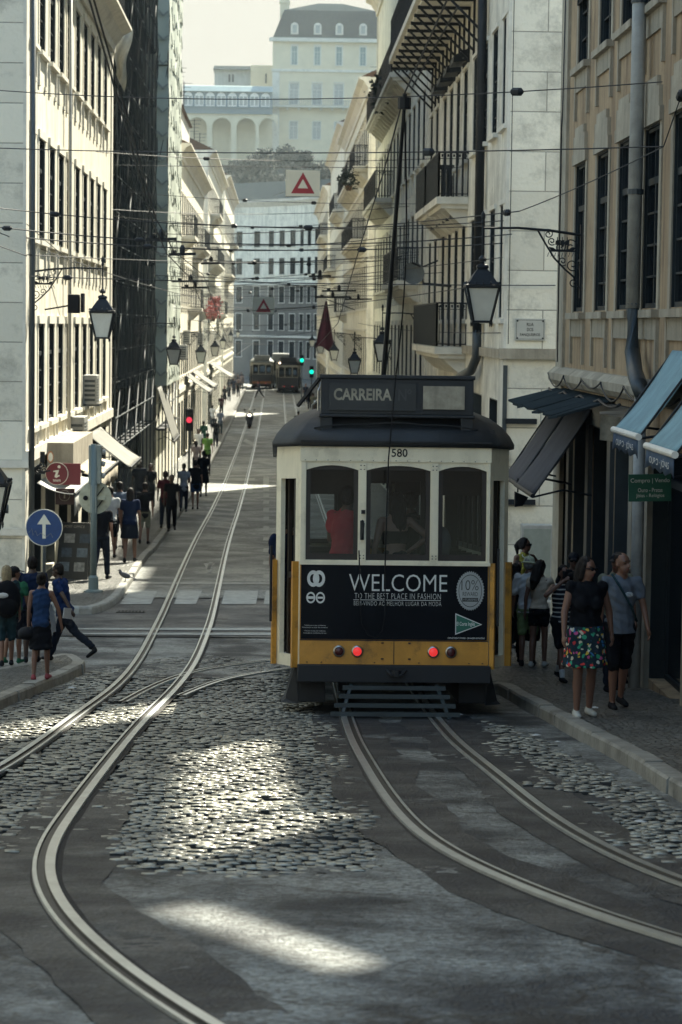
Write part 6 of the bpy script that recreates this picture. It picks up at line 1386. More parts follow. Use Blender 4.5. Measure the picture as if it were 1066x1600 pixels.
rp2=P(101,776,48.2); RS2=thing('tour_sign','dim smaller tour sign in the doorway under the round red one','shop sign',tuple(rp2)); MB().box(-.18,.20,0,.03,-.16,.16).build('sign_board',[mat('dim_maroon',(.03,.008,.012),rough=.5)],RS2); mb=MB(); ringm(mb,0,.02,.10,.108,y=-.003); mb.build('ring',[m_letter],RS2); text('i',RS2,(0,-.003,.02),m_letter,width=.03,height=.11,bold=.04)
# A-board
ab_=G(107,912,KH); ab_=Vector((ab_.x,ab_.y+1.5,gz(ab_.y+1.5)+KH)); AB=thing('sandwich_board','dark folding sandwich board with postcards on the left pavement','sandwich board',tuple(ab_),(0,0,R(-12)))
MB().add([(-.33,-.25,0),(.33,-.25,0),(.30,0,1.12),(-.30,0,1.12),(-.33,-.22,0),(.33,-.22,0),(.30,.03,1.12),(-.30,.03,1.12)],[(0,1,2,3),(7,6,5,4),(0,4,5,1),(1,5,6,2),(2,6,7,3),(3,7,4,0)]).build('front_panel',[m_box],AB)
MB().add([(-.33,.28,0),(.33,.28,0),(.30,.04,1.12),(-.30,.04,1.12),(-.33,.31,0),(.33,.31,0),(.30,.06,1.12),(-.30,.06,1.12)],[(0,1,2,3),(7,6,5,4),(0,4,5,1),(1,5,6,2),(2,6,7,3),(3,7,4,0)]).build('rear_panel',[m_whited],AB)
text('POST OFFICE',AB,(0,-.022,1.04),m_letter,width=.42,height=.05,rot=(R(-12.6),0,0))
for k in range(6):
    cx=-.17+.3*(k%2)+.02*k; cz=.25+.28*(k//2); yy=-.25+.25*cz/1.12
    MB().add([(cx-.11,yy-.006-.020,cz-.09),(cx+.11,yy-.026,cz-.09),(cx+.11,yy+.016,cz+.09),(cx-.11,yy+.016,cz+.09)],[(0,1,2,3)]).build('picture_card',[mat('card_%d'%(k%3),[(.10,.13,.15),(.22,.22,.2),(.04,.06,.08)][k%3],rough=.5,var=.5,vs=14)],AB)
# AC units
def ac(x,y,z,label,big=1.0):
    T=thing('air_conditioner',label,'air conditioner',(x,y,z),group='air conditioner units on the walls'); s=1 if x<0 else -1
    MB().box(0,s*.34,-.45*big,.45*big,0,.68*big).build('casing',[m_whited],T,bevel=.012)
    g=MB(); 
    for k in range(9): zz_=.08+k*.062*big; g.box(s*.342,s*.352,-.38*big,.12*big,zz_,zz_+.02)
    for k in range(5): g.box(s*.04,s*.30,-.45*big-.012,-.45*big-.002,.08+k*.11*big,.14+k*.11*big)
    g.build('grille',[m_dgrey],T); [MB().obox((0,q,-.03),(s*.4,q,-.03),.04,.04).build('bracket',[m_dgrey],T) for q in (-.3,.3)]
ac(XL,56.3,4.98,'large air conditioner box on the cream corner building above the shop canopies',1.25)
ac(XL,60.0,6.0,'air conditioner box farther along the cream corner building, right of the large one',1.05)
ac(XL,119,6.3,'air conditioner unit above the small white awnings down the street'); ac(XL,123,7.0,'higher air conditioner unit above the small white awnings')
ac(XL,145,6.8,'distant air conditioner unit beyond the small white awnings')
# floodlight
fl=P(115,460,46.9); FL=thing('floodlight','black square floodlight fixed to the cream facade beside the ship bracket','floodlight',tuple(fl)); MB().box(-.10,.12,-.15,.15,-.36,.0).build('lamp_housing',[m_black],FL,bevel=.02); MB().box(.15,.21,-.15,.15,-.34,.02).build('reflector',[m_black],FL); MB().obox((-.55,.0,-.3),(0,0,-.2),.03,.03).build('arm',[m_black],FL)
# small ornate projecting sign on the left wall
os_=P(66,722,46.4); OS=thing('wrought_sign','small wrought iron sign with an orange rimmed oval on the cream corner','shop sign',tuple(os_))
mb=MB(); mb.box(-.04,.05,0,.03,-.02,.20); 
for c,r in (((-.05,0,-.14),.09),((.03,0,-.16),.08),((.0,0,-.06),.06)): scroll(mb,c,r,1.5,1,None,.01,1)
mb.obox((-.14,0,-.22),(.16,0,-.16),.03,.03); mb.build('ironwork',[m_iron],OS); mb=MB(); ringm(mb,.16,.10,.045,.06,y=-.01,sz=1.9); mb.build('oval_rim',[mat('orange_rim',(.45,.17,.06),rough=.5)],OS); mb=MB(); ringm(mb,.16,.10,.001,.046,y=-.008,sz=1.9); mb.build('oval_face',[m_signw],OS)
# stub at the left edge
sb=P(-6,795,38); SB=thing('traffic_camera','dark cylinder poking in from the left edge above the walkers','signal lamp',tuple(sb)); MB().tube([(-.4,0,0),(.19,0,0)],.07,14).build('tube',[m_dgrey],SB); MB().tube([(-.35,0,0),(-.35,0,-(sb.z-gz(38)))],.05,10).build('pole',[m_dgrey],SB)
# flags, far lights, dish
fg=P(511,505,132); FG=thing('hanging_flag','dark red and navy flag hanging from a pole on the right side of the street','flag',tuple(fg))
cloth_grid(lambda u,v:((-.10-.55*v+ (.1+1.0*v)*u),.10*math.sin(u*9),1.2-2.6*v+.15*math.sin(u*6)*v),10,12,mat('dark_red_flag',(.05,.010,.022),rough=.8,var=.5,vs=1.5),'cloth',None).parent=FG
MB().obox((-.05,0,1.3),(3.0,.2,.2),.05,.05).build('flagpole',[m_iron],FG)
for (px,py,Y,col,lb) in ((466+6,563,205,(0.0,.9,.55),'green traffic light, the left and higher of the two far ones'),(487,581,188,(0.0,.9,.55),'green traffic light, the right and lower of the two far ones'),(296,656,98,(1,.05,.1),'red traffic light among the walkers on the left pavement')):
    p=P(px,py,Y); base=gz(Y)+KH; T=thing('traffic_light',lb,'traffic light',(p.x,Y,base)); h=p.z-base
    MB().tube([(0,0,0),(0,0,h-.4)],.05,8).build('pole',[m_dgrey],T)
    hb=MB().box(-.15,.15,-.1,.1,h-.45,h+.45).build('signal_housing',[m_black],T,bevel=.02)
    e=MB(); e.ell((0,-.11,h),(.17 if Y>150 else .12,.05,.17 if Y>150 else .12),12,6); e.build('lit_lens',[mat('lit_'+('green' if col[1]>.5 else 'red'),col,emit=col,es=(.35 if col[1]>.5 else .2),var=0)],T)
dp=P(633,446,60); DS=thing('satellite_dish','grey satellite dish on the right facade beside the trolley pole','satellite dish',(XR,60,dp.z))
m_=MB(); n=16; vs=[(0,0,0)]
for r,d in ((.2,.02),(.38,.08),(.5,.15)):
    for k in range(n): t=2*math.pi*k/n; vs.append((r*math.cos(t),-d,r*math.sin(t)))
fs=[(0,1+k,1+(k+1)%n) for k in range(n)]+[(1+a*n+k,1+(a+1)*n+k,1+(a+1)*n+(k+1)%n,1+a*n+(k+1)%n) for a in range(2) for k in range(n)]
vs=[(v[0]*.55-.95,v[1]*.55,v[2]*.55+.30) for v in vs]; m_.add(vs,fs); m_.build('dish',[mat('dish_grey',(.10,.11,.11),rough=.7,var=.2)],DS,smooth=True); a=MB(); a.tube([(0,0,0),(-.7,0,.05),(-.75,0,.45)],.035,6); a.tube([(-.75,0,.45),(-1.0,-.3,.55)],.02,6); a.tube([(-.75,0,.45),(-.35,-.1,.62)],.02,6); a.build('arm',[m_iron],DS)
# plants on balconies
def plant(label,p,r=.5,col=None,seed=1,n=260):
    T=thing('balcony_plant',label,'plant',tuple(p),group='plants on the balconies'); rg=np.random.default_rng(seed); V=[];Fc=[]
    pot=MB().lathe([(.10*r*2,-.25),(.16*r*2,0)],(0,0,0),10).build('pot',[m_tile],T)
    for _ in range(n):
        d=rg.normal(size=3);d/=np.linalg.norm(d);q=d*r*rg.uniform(.3,1)+np.array([0,0,r*.5]);a=rg.normal(size=3);a/=np.linalg.norm(a);b=np.cross(a,rg.normal(size=3));b/=np.linalg.norm(b)+1e-6;s=.16*rg.uniform(.6,1.2);k=len(V)
        V+=[tuple(q-a*s*.5),tuple(q+b*s*.35),tuple(q+a*s*.6),tuple(q-b*s*.35)];Fc.append((k,k+1,k+2,k+3))
    me=bpy.data.meshes.new('foliage');me.from_pydata(V,[],Fc);me.materials.append(col or m_leaf);mesh_obj('foliage',me,T)
m_pink=mat('pink_flowers',(.4,.14,.13),rough=.8,var=.5,vs=5)
for i,(px,py,Y,c,r,lb) in enumerate(((600,165,92,None,.8,'dark bushy plant spilling over the high right balcony'),(608,150,88,None,.7,'upper end of the plants on the high right balcony'),(333,495,128,m_pink,.5,'pink flowering plant on a left balcony above the lanterns'),(336,478,131,m_pink,.4,'smaller pink flowers just above the first'),(545,290,118,None,.6,'dark plant on the lower right balcony'))):
    plant(lb,P(px,py,Y),r,c,30+i)
# pigeon
pg=G(196,909,KH); PG=thing('pigeon','dark pigeon standing on the left pavement near the kerb','pigeon',tuple(pg))
b=MB(); b.ell((0,0,.13),(.11,.055,.06),14,9,mt=Matrix.Rotation(R(20),3,'Y')); b.ell((-.095,0,.185),(.035,.03,.045),10,7); b.ell((-.105,0,.225),(.028,.024,.026),10,7); b.tube([(-.13,0,.225),(-.155,0,.215)],[.008,.002],6)
b.add([(.06,-.035,.12),(.06,.035,.12),(.22,.03,.06),(.22,-.03,.06),(.06,-.03,.10),(.06,.03,.10),(.22,.028,.052),(.22,-.028,.052)],[(0,1,2,3),(7,6,5,4),(0,4,5,1),(1,5,6,2),(2,6,7,3),(3,7,4,0)])
for y in (-.025,.025): b.tube([(0,y,.09),(.005,y,.01),(-.03,y,.004)],.006,5)
b.build('body',[mat('pigeon_grey',(.05,.055,.065),rough=.7,var=.3,vs=20)],PG,smooth=True)
# utility cabinet by the white wall
uc=P(832,868,44.9); UC=thing('utility_cabinet','grey metal cabinet against the white corner wall behind the walkers','cabinet',(uc.x+.05,44.6,gz(44.6)+KH)); MB().box(-.28,.28,-.0,.35,0,1.35).build('cabinet_body',[m_whited],UC,bevel=.015); MB().box(-.25,.25,-.012,-.003,.1,1.28).build('door',[gg],UC)
# debris on pavement
# ------------------------------------------------------------------ people
def fuse(mb,voxel,it=3,fac=.5,name='body'):
    me=mb.mesh(name,[]); me.materials.clear(); ob=bpy.data.objects.new('t',me); COL.objects.link(ob)
    r=ob.modifiers.new('r','REMESH'); r.mode='VOXEL'; r.voxel_size=voxel; r.use_smooth_shade=True
    if it: s=ob.modifiers.new('s','SMOOTH'); s.factor=fac; s.iterations=it
    bpy.context.view_layer.update()
    out=bpy.data.meshes.new_from_object(ob.evaluated_get(bpy.context.evaluated_depsgraph_get())); bpy.data.objects.remove(ob); bpy.data.meshes.remove(me); out.name=name
    return out
def cap(mb,p1,p2,r1,r2,wx=1.0,side=(1,0,0),seg=14):
    p1=Vector(p1);p2=Vector(p2);d=p2-p1;L_=d.length
    if L_<1e-5: d=Vector((0,0,1));L_=1e-5;p2=p1+d*L_
    d=d/L_; a=Vector(side)-d*Vector(side).dot(d)
    if a.length<.1: a=Vector((0,1,0))-d*d.y
    a.normalize(); b=d.cross(a); rows=[]
    for k in range(1,5): t=math.pi/2*(1-k/4); rows.append((p1-d*r1*math.sin(t),r1*math.cos(t)))
    for k in range(0,4): t=math.pi/2*k/4; rows.append((p2+d*r2*math.sin(t),r2*math.cos(t)))
    vs=[p1-d*r1]+[c+(a*math.cos(2*math.pi*j/seg)*wx+b*math.sin(2*math.pi*j/seg))*r for c,r in rows for j in range(seg)]+[p2+d*r2]
    n=len(rows); fs=[(0,1+(j+1)%seg,1+j) for j in range(seg)]
    fs+=[(1+i*seg+j,1+i*seg+(j+1)%seg,1+(i+1)*seg+(j+1)%seg,1+(i+1)*seg+j) for i in range(n-1) for j in range(seg)]
    fs+=[(1+n*seg,1+(n-1)*seg+j,1+(n-1)*seg+(j+1)%seg) for j in range(seg)]
    mb.add(vs,fs)
def cloth(name,col,**k): 
    d=dict(rough=.9,var=.16,vs=9,bump=.7,bs=7,spec=.12); d.update(k); return mat(name,col,**d)
skin1=mat('skin_tan',(.15,.075,.05),rough=.5,var=.08,vs=12); skin2=mat('skin_dark',(.05,.028,.02),rough=.5,var=.08,vs=12); skin3=mat('skin_pale',(.30,.175,.125),rough=.5,var=.08,vs=12)
m_eye=mat('eye_dark',(.02,.015,.012),rough=.3,var=0); m_lip=mat('lip',(.22,.07,.06),rough=.5,var=0)
hair_d=mat('dark_hair',(.008,.006,.006),spec=.2,rough=.6,var=.4,vs=30,bump=.6,bs=60); hair_b=mat('blond_hair',(.20,.16,.09),rough=.55,var=.3,vs=30,bump=.6,bs=60); hair_br=mat('brown_hair',(.03,.018,.011),spec=.2,rough=.6,var=.4,vs=30,bump=.6,bs=60); hair_g=mat('grey_hair',(.2,.2,.19),rough=.6,var=.3,vs=30)
NP=[0]
def person(px,py,hpx,rot,label,top,bottom,skin=None,hair=None,hs='short',sleeve=.55,bot='trousers',blen=1.9,shoes=None,legs=((12,8),(-12,18)),arms=((-14,8,12),(14,8,18)),
           head=(0,0),lean=3,bw=1.0,vox=None,dz=KH,hat=None,sun=False,loc=None,socks=None,group='people walking in the street',tuck=False,waist=.84,extra=None,H=None,nolegs=False,female=False,neck=True,torso=None,cat='person'):
    skin=skin or skin1; hair=hair or hair_d; shoes=shoes or m_black
    if loc is None: loc=G(px,py,dz); 
    loc=Vector(loc); Y=loc.y; Hm=H or hpx*Y/F; sc=Hm/1.74
    near=Y<34; v=vox or (.0105 if near else (.017 if Y<70 else .03)); v=v/sc*1.0
    T=thing('person',label,cat,tuple(loc),(0,0,R(rot)),group=group); T.scale=(sc,sc,sc); NP[0]+=1
    L_=R(lean); up_=Vector((0,-math.sin(L_),math.cos(L_))); pel=Vector((0,0,.93))
    # legs
    J={}
    for sgn,(a,k) in ((-1,legs[0]),(1,legs[1])):
        hip=pel+Vector((sgn*.088*(.9+.1*bw),0,-.03)); a_=R(a);ks=R(a-k)
        kn=hip+Vector((sgn*.005,-math.sin(a_),-math.cos(a_)))*.43; an=kn+Vector((0,-math.sin(ks),-math.cos(ks)))*.415; J[sgn]=(hip,kn,an,a-k)
    low=min(J[-1][2].z-(.075 if J[-1][3]>-25 else .13),J[1][2].z-(.075 if J[1][3]>-25 else .13)); off=Vector((0,0,-low))
    for s_ in J: J[s_]=tuple(x+off if isinstance(x,Vector) else x for x in J[s_])
    pel=pel+off; nb=pel+up_*.53; ch=pel+up_*.30; sw=.178*(.75+.25*bw)*(.92 if female else 1)
    A={}
    for sgn,ar in ((-1,arms[0]),(1,arms[1])):
        sh=nb-up_*.055+Vector((sgn*sw,0,0))
        if ar[0]=='ik': el=Vector(ar[1])+off;wr=Vector(ar[2])+off
        else:
            f,ab,e=map(R,ar[:3]); el=sh+Vector((sgn*math.sin(ab),-math.sin(f)*math.cos(ab),-math.cos(f)*math.cos(ab)))*.285; fe=f+e
            wr=el+Vector((sgn*math.sin(ab*.4),-math.sin(fe)*math.cos(ab*.4),-math.cos(fe)*math.cos(ab*.4)))*.25
        A[sgn]=(sh,el,wr)
    hy,hp=R(head[0]),R(head[1]); HR=Matrix.Rotation(hy,3,'Z')@Matrix.Rotation(hp,3,'X'); hc=nb+up_*.145+Vector((0,-.012,0)); hd=lambda p: hc+HR@Vector(p)
    fb=1.0 if not female else .93
    b=MB()
    # torso
    cap(b,pel+up_*.02,pel+up_*.10,.112*bw,.105*bw,1.28); cap(b,pel+up_*.12,ch,.098*bw*fb,.115*bw*fb,1.28); cap(b,ch,nb-up_*.13,.115*bw*fb,.108*bw,1.36)
    cap(b,nb-up_*.065+Vector((-sw*.8,0,0)),nb-up_*.065+Vector((sw*.8,0,0)),.056,.056); cap(b,nb-up_*.10,nb+up_*.0,.075,.060,1.3); cap(b,nb-up_*.04,hc-up_*.03,.054*(.5+.5*bw),.050,1.0)
    if female: 
        for s_ in (-1,1): cap(b,nb-up_*.21+Vector((s_*.07,-.075*bw,0)),nb-up_*.23+Vector((s_*.07,-.085*bw,0)),.056*bw,.055*bw)
    cap(b,pel+Vector((-.06,.055,-.02)),pel+Vector((.06,.055,-.02)),.085*bw,.085*bw)
    # head
    b.ell(hd((0,.012,.03)),(.074,.094,.092),18,12,mt=HR); b.ell(hd((0,-.022,-.045)),(.056,.064,.070),16,10,mt=HR); b.ell(hd((0,-.060,-.088)),(.026,.022,.022),10,7,mt=HR)
    cap(b,hd((0,-.080,.012)),hd((0,-.104,-.028)),.009,.014); 
    for s_ in (-1,1): b.ell(hd((s_*.075,.012,-.012)),(.010,.020,.030),8,6,mt=HR); cap(b,hd((s_*.030,-.076,.028)),hd((s_*.050,-.068,.026)),.009,.009)
    b.ell(hd((0,-.082,-.058)),(.022,.012,.008),10,6,mt=HR)
    # arms, hands
    for sgn in (-1,1):
        sh,el,wr=A[sgn]; cap(b,sh,el,.047*(.5+.5*bw),.037*(.6+.4*bw)); cap(b,el,wr,.038*(.6+.4*bw),.025); d=(wr-el).normalized(); sd=Vector((0,-1,0)) if abs(d.y)<.8 else Vector((1,0,0)); sd=(sd-d*sd.dot(d)).normalized()
        th=d.cross(sd)*(1 if sgn>0 else -1)
        pc=wr+d*.05; cap(b,wr+d*.015,wr+d*.075,.021,.024,1.45,side=sd)
        inn=d.cross(sd); inn=inn if inn.x*sgn<0 else -inn
        for k,(o,l) in enumerate(((-.030,.060),(-.010,.072),(.010,.068),(.029,.052))):
            q0=wr+d*.085-sd*o; q1=q0+(d+inn*.25).normalized()*l*.55; q2=q1+(d+inn*.9).normalized()*l*.5; r_=.0098
            cap(b,q0,q1,r_,r_*.93,seg=8); cap(b,q1,q2,r_*.93,r_*.8,seg=8)
        t0=wr+d*.03+sd*.024; cap(b,t0,t0+(d*.6+sd*.7+inn*.3).normalized()*.035,.012,.011,seg=8); t1=t0+(d*.6+sd*.7+inn*.3).normalized()*.035; cap(b,t1,t1+(d+inn*.3).normalized()*.028,.011,.009,seg=8)
    for sgn in (-1,1):
        hip,kn,an,sa=J[sgn]; cap(b,hip,kn,.082*(.45+.55*bw),.053*(.7+.3*bw)); cap(b,kn,kn.lerp(an,.35)+Vector((0,.012,0)),.050,.052*(.6+.4*bw)); cap(b,kn.lerp(an,.35)+Vector((0,.010,0)),an,.050*(.6+.4*bw),.033)
        fp=R(max(0,-sa-8)); fd=Vector((sgn*.12,-math.cos(fp),-math.sin(fp)*.9)).normalized(); heel=an+Vector((0,.02,-.035)); cap(b,heel,an+fd*.13+Vector((0,0,-.045)),.034,.026,1.15)
    me=fuse(b,v,3,name='body'); me.materials.append(skin); me.materials.append(m_eye); me.materials.append(m_lip)
    if Y<40 and me.polygons:
        Hi=HR.inverted(); cs=np.zeros(len(me.polygons)*3); me.polygons.foreach_get('center',cs); cs=cs.reshape(-1,3)-np.array(hc); cs=cs@np.array(HR)
        mi=np.zeros(len(cs),dtype=np.int32)
        for s_ in (-1,1):
            mi[(((cs[:,0]-s_*.032)/.014)**2+((cs[:,2]-.008)/.008)**2<1)&(cs[:,1]<-.05)]=1; mi[(abs(cs[:,0]-s_*.034)<.019)&(abs(cs[:,2]-.032)<.0055)&(cs[:,1]<-.05)]=1
        mi[((cs[:,0]/.024)**2+((cs[:,2]+.058)/.010)**2<1)&(cs[:,1]<-.06)]=2; me.polygons.foreach_set('material_index',mi)
    mesh_obj('body',me,T)
    def garment(name,fn,m,vx=None,it=3,cut=None):
        g=MB(); fn(g); me=fuse(g,vx or v*1.1,it,name=name)
        if cut is not None and Y<60:
            bm=bmesh.new(); bm.from_mesh(me); bmesh.ops.bisect_plane(bm,geom=bm.verts[:]+bm.edges[:]+bm.faces[:],plane_co=cut,plane_no=tuple(-up_),clear_outer=True); bm.to_mesh(me); bm.free()
        if Y<40 and len(me.vertices):
            nv=len(me.vertices); co=np.zeros(nv*3); me.vertices.foreach_get('co',co); co=co.reshape(-1,3); no=np.zeros(nv*3); me.vertex_normals.foreach_get('vector',no); no=no.reshape(-1,3)
            x_,y_,z_=co.T; q=NP[0]*1.7
            if name=='hair': d_=.003*np.sin(x_*130+z_*25+q)+.003*np.sin(y_*130+x_*60+z_*18)
            else: d_=.0045*np.sin(z_*34+x_*19+2.2*np.sin(x_*9+q)+q)+.0035*np.sin(z_*61-y_*40+x_*25+q*2)+.003*np.sin(x_*70+z_*12+q)
            me.vertices.foreach_set('co',(co+no*d_[:,None]).ravel()); me.update()
        me.materials.append(m); return mesh_obj(name,me,T)
    e=.017
    def ftop(g):
        lo=waist-.93
        cap(g,pel+up_*(lo-.02),pel+up_*.10,.116*bw+e+.006,.106*bw+e,1.28); cap(g,pel+up_*.12,ch,.100*bw*fb+e,.115*bw*fb+e,1.28); cap(g,ch,nb-up_*.13,.115*bw*fb+e,.108*bw+e,1.34)
        k=.62 if sleeve==0 else .8
        cap(g,nb-up_*.075+Vector((-sw*k,0,0)),nb-up_*.075+Vector((sw*k,0,0)),.056+e*.7,.056+e*.7); cap(g,nb-up_*.10,nb-up_*.015,.075+e*.6,.058+e*.4,1.3)
        if female:
            for s_ in (-1,1): cap(g,nb-up_*.21+Vector((s_*.07,-.075*bw,0)),nb-up_*.24+Vector((s_*.07,-.085*bw,0)),.058*bw+e*.7,.058*bw+e*.7)
        cap(g,pel+Vector((-.06,.055,-.0)),pel+Vector((.06,.055,-.0)),.085*bw+e*.8,.085*bw+e*.8)
        if sleeve:
            for s_ in (-1,1):
                sh,el,wr=A[s_]; q=sh.lerp(el,min(1,sleeve)); cap(g,sh,q,.049*(.5+.5*bw)+e,.042*(.6+.4*bw)+e*1.1)
                if sleeve>1: cap(g,el,el.lerp(wr,sleeve-1),.040+e,.028+e)
    if top: garment('shirt',ftop,top,cut=pel+up_*(waist-.93))
    def fbot(g):
        cap(g,pel+up_*.0,pel+up_*.075,.114*bw+e*.6,.106*bw+e*.5,1.28); cap(g,pel+Vector((-.06,.055,-.02)),pel+Vector((.06,.055,-.02)),.085*bw+e*.6,.085*bw+e*.6)
        for s_ in (-1,1):
            hip,kn,an,_=J[s_]; t=min(1,blen); cap(g,hip,hip.lerp(kn,t),.084*(.45+.55*bw)+e*.8,(.084*(.45+.55*bw)*(1-t)+.056*t)+e*1.2)
            if blen>1: t=blen-1; cap(g,kn,kn.lerp(an,t*.97),.053+e,.045+e*.9)
    def fskirt(g):
        zb=.93-.42*blen; hips=.112*bw+e; kx=(J[-1][1]+J[1][1])/2
        spread=abs(J[-1][1].y-J[1][1].y)/2; pts=[]
        seg=28; vs=[]; R_=8
        for i in range(R_+1):
            t=i/R_; c=pel.lerp(Vector((0,kx.y,pel.z-.42*blen)),t)+up_*.06*(1-t); rx=hips*1.28+.05*t*1.0; ry=hips*1.0+(.03+spread*.75)*t
            for k in range(seg): 
                a=2*math.pi*k/seg; fl=1+.06*t*math.sin(k*math.pi*2*5/seg+1); vs.append((c.x+rx*fl*math.cos(a),c.y+ry*fl*math.sin(a),c.z))
        fs=[(i*seg+k,(i+1)*seg+k,(i+1)*seg+(k+1)%seg,i*seg+(k+1)%seg) for i in range(R_) for k in range(seg)]+[tuple(range(seg)),tuple(R_*seg+k for k in range(seg))[::-1]]
        g.add(vs,fs)
    if bottom: garment('skirt' if bot=='skirt' else ('shorts' if blen<=1.15 else 'trousers'),fskirt if bot=='skirt' else fbot,bottom)
    if Y<120:
        for s_ in (-1,1):
            hip,kn,an,sa=J[s_]; fp=R(max(0,-sa-8)); fd=Vector((s_*.12,-math.cos(fp),-math.sin(fp)*.9)).normalized(); g=MB(); heel=an+Vector((0,.024,-.040)); cap(g,heel,an+fd*.15+Vector((0,0,-.046)),.040,.031,1.18); cap(g,an+Vector((0,.01,-.045)),an+Vector((0,.008,-.005)),.040,.040); me=fuse(g,v*1.1,2,name='shoe'); me.materials.append(shoes); mesh_obj('shoe',me,T)
            if socks: g=MB(); cap(g,an,an.lerp(kn,.22),.040,.045); me=fuse(g,v*1.1,1,name='sock'); me.materials.append(socks); mesh_obj('sock',me,T)
    def fhair(g):
        if hs=='bald': g.ell(hd((0,.03,.04)),(.074,.085,.088),14,9,mt=HR); return
        g.ell(hd((0,.028,.045)),(.083,.094,.092),18,12,mt=HR); g.ell(hd((0,.045,-.01)),(.080,.072,.075),16,10,mt=HR)
        if hs in('long','halflong','pony'): 
            for s_ in (-1,1): cap(g,hd((s_*.066,.0,.04)),hd((s_*.072,.02,-.03 if hs=='pony' else -.10)),.022,.024)
        if hs=='long': cap(g,hd((0,.062,.0)),hd((0,.085,-.24)),.078,.075,1.15); cap(g,hd((0,.085,-.22)),hd((0,.095,-.36)),.072,.035,1.15)
        if hs=='halflong': cap(g,hd((0,.055,.0)),hd((0,.07,-.13)),.080,.070,1.15)
        if hs=='pony': cap(g,hd((0,.11,.06)),hd((0,.16,-.02)),.034,.040); cap(g,hd((0,.16,-.02)),hd((0,.13,-.18)),.038,.015)
        if hs=='bun': cap(g,hd((0,.10,.07)),hd((0,.115,.075)),.044,.044)
    garment('hair',fhair,hair,it=1 if near else 0)
    if hat:
        kind,hm=hat; g=MB()
        if kind=='cap': g.ell(hd((0,.02,.055)),(.090,.104,.080),18,10,mt=HR); g.ell(hd((0,-.12,.035)),(.066,.075,.010),14,6,mt=HR@Matrix.Rotation(R(10),3,'X'))
        elif kind=='backcap': g.ell(hd((0,.02,.055)),(.090,.104,.080),18,10,mt=HR); g.ell(hd((0,.14,.02)),(.066,.065,.010),14,6,mt=HR)
        elif kind=='sun': g.ell(hd((0,.015,.06)),(.092,.104,.080),18,10,mt=HR); g.ell(hd((0,.015,.022)),(.140,.150,.014),22,6,mt=HR)
        elif kind=='helmet': g.ell(hd((0,.01,.03)),(.115,.135,.125),18,12,mt=HR)
        me=fuse(g,max(v,.008),1,name='hat'); me.materials.append(hm); mesh_obj('hat',me,T)
    if sun:
        g=MB()
        for s_ in (-1,1): g.ell(hd((s_*.034,-.094,.010)),(.028,.010,.021),12,8,mt=HR); cap(g,hd((s_*.06,-.085,.015)),hd((s_*.082,.0,.01)),.005,.005)
        cap(g,hd((-.01,-.100,.014)),hd((.01,-.100,.014)),.006,.006); o_=g.build('sunglasses',[m_black],T,smooth=True)
    T_info=dict(J=J,A=A,hc=hc,nb=nb,pel=pel,up=up_,HR=HR,sc=sc,T=T,ch=ch,bw=bw)
    return T_info
def wpt(I,p):
    T=I['T']; return Vector(T.location)+Matrix.Rotation(T.rotation_euler.z,3,'Z')@(Vector(p)*I['sc'])
def held(name,label,cat,I,p,rot=None,group=None):
    w=wpt(I,p); return thing(name,label,cat,tuple(w),rot or (0,0,I['T'].rotation_euler.z),group=group)
# cloth colours
c_navy=cloth('navy_cotton',(.008,.016,.045)); c_blue=cloth('blue_cotton',(.014,.036,.095)); c_royal=cloth('royal_blue_polo',(.009,.024,.085)); c_black=cloth('black_cotton',(.005,.006,.009)); c_dark=cloth('dark_denim',(.010,.014,.024)); c_grey=cloth('grey_tshirt',(.10,.12,.15)); c_white=cloth('white_cotton',(.45,.46,.46)); c_cream=cloth('cream_blouse',(.42,.35,.27)); c_lime=cloth('lime_shorts',(.17,.23,.10)); c_green=cloth('green_tshirt',(.02,.10,.06)); c_teal=cloth('teal_cotton',(.014,.035,.045)); c_red=cloth('red_tshirt',(.30,.03,.04)); c_dred=cloth('dark_red_cotton',(.05,.01,.015)); c_yel=cloth('yellow_print_top',(.32,.30,.06),var=.6,vs=30); c_hi=cloth('green_vest',(.08,.17,.04)); c_pink=cloth('pale_pink_top',(.22,.18,.18)); c_lb=cloth('pale_blue_shirt',(.15,.18,.23)); c_khaki=cloth('khaki_cotton',(.15,.15,.11)); c_straw=cloth('pale_straw',(.45,.47,.33))
sh_white=mat('canvas_shoe',(.42,.42,.38),rough=.8,var=.15); sh_red=mat('red_shoe',(.22,.03,.04),rough=.6,var=.3)
def stripes():
    m=cloth('striped_top',(.012,.013,.018)); n=m.node_tree.nodes;l=m.node_tree.links;b=n['Principled BSDF']; tc=n.new('ShaderNodeTexCoord'); w=n.new('ShaderNodeTexWave'); w.bands_direction='Z'; w.inputs['Scale'].default_value=4.6; w.inputs['Distortion'].default_value=1.0; w.inputs['Detail Scale'].default_value=.6; l.new(tc.outputs['Object'],w.inputs[0]); cr=n.new('ShaderNodeValToRGB'); e=cr.color_ramp.elements; e[0].position=.80;e[0].color=(.012,.013,.02,1);e[1].position=.84;e[1].color=(.45,.45,.43,1); l.new(w.outputs[0],cr.inputs[0]); l.new(cr.outputs[0],b.inputs['Base Color']); return m
